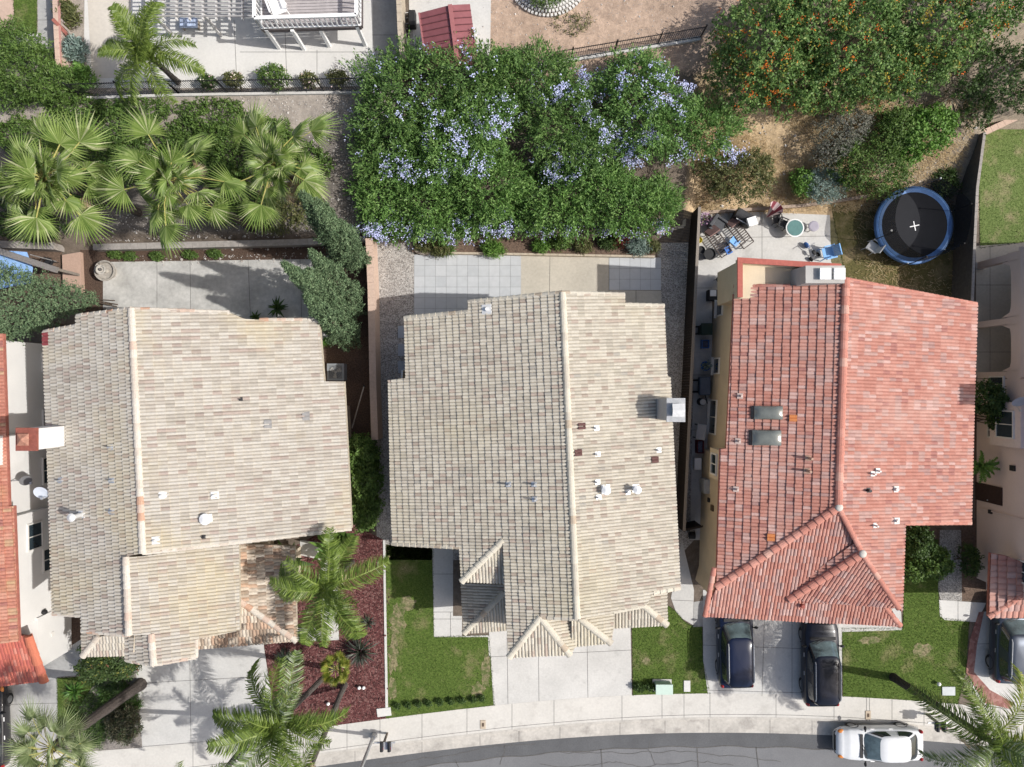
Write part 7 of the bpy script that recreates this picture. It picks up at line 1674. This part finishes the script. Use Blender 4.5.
def fountain():
    a = P(106, 271, .5); t = thing('fountain', 'round stone fountain bowl at the corner of the pale house patio', 'fountain', (a.x, a.y, 0)); st = mat('fountain_stone', (.36, .33, .29), var=.2, scale=8, bump=.3)
    q = MB(); q.lathe((a.x, a.y, 0), [(.34, 0), (.3, .15), (.5, .42), (.57, .6), (.57, .66), (.49, .66), (.44, .5), (.1, .46)], 28); q.build('bowl', st, t, smooth=False)
    q = MB(); q.lathe((a.x, a.y, .4), [(.12, 0), (.09, .35), (.12, .5), (.24, .56), (.26, .62), (.19, .62), (.12, .56)], 20); q.build('tier', mat('fountain_stone_pale', (.47, .44, .39), var=.15), t); q = MB(); q.ball((a.x, a.y, 1.05), .09, sq=(1, 1, 1.2)); q.build('finial', mat('finial_dark', (.13, .12, .115), var=.2), t)
fountain()
a, b = P(364, 386, 1.6), P(352, 428, .05); t = thing('garden_pole', 'pale pole leaning in the gap below the air conditioner', 'pole', tuple(b)); q = MB(); q.tube([b, a], .035, 8); q.build('shaft', mat('pale_pole', (.40, .36, .32), var=.1), t); q = MB(); q.ball(a, .05); q.build('tip', DARK, t)
def log_ring():
    c = P(424, 239, .25); t = thing('garden_edging', 'curved round log edging at the corner of the gravel strip', 'edging', (c.x, c.y, 0)); q = MB(); pts = [(c.x + .75 * math.cos(a), c.y + .75 * math.sin(a), .17) for a in np.linspace(2.6, 4.9, 12)]; q.tube(pts, .13, 8); q.build('log', mat('grey_log', (.32, .28, .24), var=.3, scale=14), t); q = MB(); q.cyl((pts[-1][0], pts[-1][1], 0), .14, .2, 10); q.build('end_block', BLK_T, t)
log_ring()

def dish(label, p, aim, r, m, foot):
    p = Vector(p); t = thing('satellite_dish', label, 'satellite dish', tuple(foot)); n = Vector(aim).normalized(); u = n.cross(Vector((0, 0, 1))).normalized(); w = u.cross(n)
    q = MB(); vs = []; fs = []; K = 20
    for i, (rr, hh) in enumerate(((0, 0), (.5, .03), (1, .12))):
        for k in range(K): a = 6.2832 * k / K; vs.append(p + (u * math.cos(a) * .85 + w * math.sin(a)) * r * rr + n * r * hh)
    for i in range(2):
        for k in range(K): fs.append((i * K + k, i * K + (k + 1) % K, (i + 1) * K + (k + 1) % K, (i + 1) * K + k))
    q.add(vs, fs); q.build('reflector', m, t, smooth=True); q = MB(); q.tube([p, p - n * .12, Vector(foot)], .025, 6); q.build('mount', GALV, t)
    q = MB(); e = p + n * r * 1.1 - w * r * .5; q.tube([p - w * r * .95, e], .015, 6); q.box(e, (.1, .1, .1)); q.build('feed_arm', GALV, t)
dish('dark satellite dish on the white house wall', (-23.85, -4.75, 4.6), (.8, -.3, .6), .29, mat('dark_dish', (.13, .13, .135), var=.1), (-24.65, -4.8, 4.5))
dish('pale blue grey satellite dish at the left eave of the pale roof', (-22.05, -5.1, 6.15), (.3, -.35, .9), .33, mat('pale_dish', (.42, .45, .50), var=.06), (-21.55, -5.3, 5.95))
dish('pale satellite dish in front of the small tree at the pink house', (25.2, -.85, 4.2), (-.1, -.75, .55), .42, mat('pale_dish', ()), (25.8, -1.3, 3.9))
def canopy():
    t = thing('shade_canopy', 'blue shade canopy at the left photo edge behind the juniper', 'canopy', tuple(P(10, 265, 0))); q = MB(); z = 2.3
    q.add([P(-60, 246, z), P(27, 252, z), P(33, 268, z - .1), P(31, 283, z - .35), P(-60, 300, z - .3), P(-60, 262, z + .25), P(10, 263, z + .1)], [(0, 1, 2, 6, 5), (2, 3, 4, 5, 6)]); q.build('canopy', mat('blue_tarp', (.26, .43, .72), rough=.6, var=.15, scale=2), t)
    for x, y in ((28, 254), (30, 281), (-40, 250), (-40, 292)): q = MB(); b = P(x, y, z); q.tube([(b.x, b.y, 0), (b.x, b.y, z - .2)], .03, 6); q.build('post', GALV, t)
    a, b = P(-40, 238, 2.7), P(57, 270, 2.7); t = thing('pergola_beam', 'dark weathered beam crossing over the blue canopy', 'beam', (b.x, b.y, 0)); q = MB(); q.beam(a, b, .30, .25); q.build('beam', mat('grey_beam', (.20, .185, .175), var=.2, scale=12), t)
    for p in (a.lerp(b, .93), a.lerp(b, .1)): q = MB(); q.box((p.x, p.y, 1.3), (.14, .14, 2.6)); q.build('post', WOODGR, t)
    chair('dark folded chair in the bed between canopy and pavers', 47, 262, 1., DARK, .9, name='patio_chair')
canopy()

# ------------------------------------------------------------------ upper yards
ZU0 = 3.02
def deck():
    t = thing('raised_deck', 'raised white railed deck over the upper patio at the top edge', 'deck', tuple(P(310, 25, ZU0))); zf = 5.0
    a, b = P(262, 29, zf), P(361, 26, zf); yb = a.y + 5
    q = MB(); bd = mat('deck_boards', (.36, .33, .325), var=.12, scale=3); n = 34
    for i in range(n): y0 = a.y + 5 * i / n; q.prism([(a.x, y0 + .006), (b.x, y0 + .15 + .006), (b.x, y0 + .13 + .15), (a.x, y0 + .13)], zf - .05, zf)
    q.build('floor_boards', bd, t)
    q = MB(); q.beam((a.x, a.y - .03, zf - .12), (b.x, b.y - .03, zf - .12), .06, .24); q.beam((b.x + .03, b.y, zf - .12), (b.x + .03, yb, zf - .12), .06, .24); q.beam((a.x - .03, a.y, zf - .12), (a.x - .03, yb, zf - .12), .06, .24); q.build('rim_board', mat('dark_rim_board', (.10, .085, .085), var=.2), t)
    q = MB(); zr = zf + 1.05
    for u, v in (((a.x, a.y), (b.x, b.y)), ((b.x, b.y), (b.x, yb)), ((a.x, a.y), (a.x, yb))):
        u, v = Vector((*u, 0)), Vector((*v, 0)); q.beam(u + Vector((0, 0, zr)), v + Vector((0, 0, zr)), .16, .07); q.beam(u + Vector((0, 0, zf + .08)), v + Vector((0, 0, zf + .08)), .06, .06)
    q.build('top_rail', WHITE, t)
    q = MB()
    for u, v in (((a.x, a.y), (b.x, b.y)), ((b.x, b.y), (b.x, yb)), ((a.x, a.y), (a.x, yb))):
        u, v = Vector((*u, zf)), Vector((*v, zf)); k = int((v - u).length / .23)
        for i in range(k): p = u.lerp(v, (i + .5) / k); q.box((p.x, p.y, zf + .56), (.06, .06, .95))
    q.build('balusters', WHITE, t)
    for x, y in ((266, 30), (292, 31), (319, 28), (357, 27)):
        p = P(x, y, zf); q = MB(); q.box((p.x, p.y + .06, (zf + ZU0) / 2), (.16, .16, zf - ZU0)); q.build('post', WHITE, t)
    chair('white patio chair standing on the railed deck', 276, 4, -1.2, WHITE, 1.45, zf, name='deck_chair')
deck()
def pergola():
    t = thing('pergola', 'grey slatted pergola left of the raised deck', 'pergola', tuple(P(215, 15, ZU0))); z = 5.2; a, b = P(150, 17, z), P(256, 17, z)
    q = MB(); m = mat('grey_pergola_slat', (.30, .29, .285), var=.15, scale=5)
    for i in range(22): q.beam((a.x, a.y + i * .2, z + .1), (b.x, a.y + i * .2, z + .1), .075, .04)
    q.build('slats', m, t); q = MB()
    for i in range(9): x = a.x + (b.x - a.x) * i / 8; q.beam((x, a.y - .15, z), (x, a.y + 4.4, z), .07, .14)
    q.build('rafters', mat('pale_rafter', (.52, .51, .50), var=.1), t)
    for x in (a.x + .1, (a.x + b.x) / 2, b.x - .2): q = MB(); q.box((x, a.y + .15, (z + ZU0) / 2), (.13, .13, z - ZU0 - .1)); q.build('post', mat('pale_rafter', ()), t)
    c = P(188, 22, 3.5); t = thing('cushion_bench', 'blue and white cushion bench under the pergola edge', 'bench', (c.x, c.y, ZU0)); q = MB(); q.box((c.x, c.y, ZU0 + .4), (.9, .5, .12)); q.build('seat', mat('blue_white_cushion', (.40, .47, .62), var=.5, scale=7), t, bevel=.04)
    for sx in (-.38, .38): q = MB(); q.box((c.x + sx, c.y, ZU0 + .17), (.06, .42, .34)); q.build('leg', WOODGR, t)
pergola()
def shed():
    t = thing('garden_shed', 'small shed with dull red ribbed metal roof above the flowering hedge', 'shed', tuple(P(450, 40, ZU0))); zr, ze = 5.45, 5.0
    m = mat('dull_red_metal', (.215, .075, .082), rough=.55, var=.12, scale=3); m2 = mat('red_rib', (.30, .115, .115), rough=.55, var=.1)
    r0, r1 = P(450, 5, zr), P(458, 66, zr); L0, L1 = P(419, 13, ze), P(427, 70, ze); E0, E1 = P(470, 4, ze + .15), P(478, 64, ze + .15)
    q = MB()
    for A, B, C_, D in ((L0, r0, r1, L1), (r0, E0, E1, r1)):
        q.add([A, B, C_, D] + [k - Vector((0, 0, .06)) for k in (A, B, C_, D)], [(0, 3, 2, 1), (4, 5, 6, 7), (0, 1, 5, 4), (1, 2, 6, 5), (2, 3, 7, 6), (3, 0, 4, 7)])
    rf = q.build('roof', m, t)
    q = MB(); up = Vector((0, 0, .02))
    for i in range(1, 9): s = i / 9; q.beam(L0.lerp(L1, s) + up, r0.lerp(r1, s) + up, .035, .05); q.beam(r0.lerp(r1, s) + up, E0.lerp(E1, s) + up, .035, .05)
    q.build('roof_ribs', mat('rib_dark', (.12, .042, .048), var=.15), rf); q = MB(); q.beam(r0 + up * 2, r1 + up * 2, .2, .06); q.beam(L0, L1, .08, .1); q.build('ridge_flashing', m2, rf)
    q = MB(); pr = [L0 + Vector((.15, -.15, 0)), E0 + Vector((-.12, -.15, 0)), E1 + Vector((-.12, .15, 0)), L1 + Vector((.15, .15, 0))]; q.prism([(p.x, p.y) for p in pr][::-1], ZU0 - .1, ze - .1); q.build('wall', mat('shed_wall', (.33, .30, .27), var=.1), t)
    q = MB(); d0 = pr[1].lerp(pr[2], .4); q.box((d0.x + .03, d0.y, ZU0 + .9), (.05, .9, 1.8)); q.build('door', mat('shed_door', (.25, .09, .085), var=.1), t)
shed()
def ladder():
    a, b = P(407, 10, 3.15), P(412, 52, 3.15); t = thing('ladder', 'aluminium ladder lying between the tan wall and the shed', 'ladder', tuple(a)); d = (b - a).normalized(); s = Vector((-d.y, d.x, 0)) * .2
    for k in (-1, 1): q = MB(); q.beam(a + s * k, b + s * k, .05, .08); q.build('rail', GALV_L, t)
    for i in range(8): p = a.lerp(b, (i + .5) / 8); q = MB(); q.tube([p - s, p + s], .018, 6); q.build('rung', GALV_L, t)
    c = P(412, 18, 3.6); t = thing('folded_cart', 'dark folded garden cart beside the ladder', 'cart', (c.x, c.y, ZU0)); q = MB(); q.box((c.x, c.y, ZU0 + .4), (.35, .8, .5)); q.build('tray', BLKPL, t, bevel=.05)
    for s_ in (-.3, .3): q = MB(); q.tube([(c.x - .24, c.y + s_, ZU0 + .18), (c.x - .18, c.y + s_, ZU0 + .18)], .18, 12); q.build('wheel', TYRE, t)
ladder()
def ring_planter():
    c = P(548, -26, 3.2); t = thing('ring_planter', 'white lattice block ring around a planting bed at the top edge', 'planter', (c.x, c.y, ZU0)); q = MB(); r = 2.05
    for k in range(4):
        n = 64
        for i in range(n):
            a = 6.2832 * (i + .5 * (k % 2)) / n; rr = r - .17 * k; q.box((c.x + rr * math.cos(a), c.y + rr * math.sin(a), 3.08 + .09 * k), (.15, .125, .12), a)
    q.build('blocks', CONC_W, t); q = MB(); q.cyl((c.x, c.y, 3.0), r - .6, .28, 32); q.build('soil', SOIL, t)
    bush('patio_plant', 'low green plants inside the white block ring', 'plant', [(545, -8, 3.6, 1.0, .8, .4)], 300, G_MID, .14, .05, 6, .22, None, 140, stems=False)
ring_planter()
def slats():
    t = thing('wooden_trellis', 'weathered slatted trellis beside the pink wall in the top left', 'trellis', tuple(P(62, 40, ZU0))); q = MB()
    for i in range(17): a, b = P(59.5, 3 + i * 3.7, 3.9), P(71 - .1 * i, 15 + i * 3.5, 3.25); q.beam(a, b, .09, .04)
    q.build('slats', mat('weathered_slat', (.36, .31, .28), var=.25, scale=10), t); q = MB(); q.beam(P(59, 0, 3.95), P(60.5, 66, 3.95), .08, .08); q.build('frame', mat('pink_wood', (.40, .22, .19), var=.15), t)
    a, b = P(54, 20, 4.1), P(74, 41, 3.3); t = thing('timber_plank', 'reddish plank lying across the slatted trellis', 'plank', tuple(b)); q = MB(); q.beam(a + Vector((0, 0, .12)), b + Vector((0, 0, .12)), .16, .06); q.build('plank', mat('red_wood', (.27, .10, .08), var=.2), t)
slats()
a = P(902, 115, 2.7); t = thing('boulder', 'pale boulder on the bank between orange flowered and bright green shrubs', 'rock', (a.x, a.y, T(a.x, a.y))); q = MB(); q.ball((a.x, a.y, T(a.x, a.y) + .1), .3, 7, 5, (1, .8, .8)); q.build('rock', mat('pale_rock', (.50, .49, .46), var=.15, bump=.4), t)
# ------------------------------------------------------------------ light, sky, camera
w = bpy.data.worlds.new("World"); SC.world = w; w.use_nodes = True
nt = w.node_tree; bg = nt.nodes['Background']
sky = nt.nodes.new('ShaderNodeTexSky'); sky.sky_type = 'NISHITA'; sky.sun_disc = False
sky.sun_elevation = math.asin(SUN.z); sky.sun_rotation = math.atan2(SUN.x, SUN.y)
sky.air_density = 1.0; sky.dust_density = 3.5; sky.ozone_density = .3
nt.links.new(sky.outputs[0], bg.inputs['Color']); bg.inputs['Strength'].default_value = .125
sl = bpy.data.lights.new('sun', 'SUN'); sl.energy = 3.75; sl.angle = math.radians(.5); sl.color = (1, .972, .93)
so = bpy.data.objects.new('sun', sl); COL.objects.link(so); so.rotation_euler = SUN.to_track_quat('Z', 'Y').to_euler(); so.location = SUN * 60
cd = bpy.data.cameras.new('camera'); cam = bpy.data.objects.new('camera', cd); COL.objects.link(cam)
cam.location = (0, 0, H); cam.rotation_euler = (0, 0, 0)
cd.sensor_width = 36; cd.lens = F / 1024 * 36; cd.clip_end = 2000; SC.camera = cam
vs = SC.view_settings; vs.view_transform = 'Standard'; vs.look = 'None'; vs.gamma = 1; vs.exposure = 0.26; vs.use_curve_mapping = False
SC.cycles.max_bounces = 6; SC.cycles.transparent_max_bounces = 12; SC.cycles.use_denoising = True
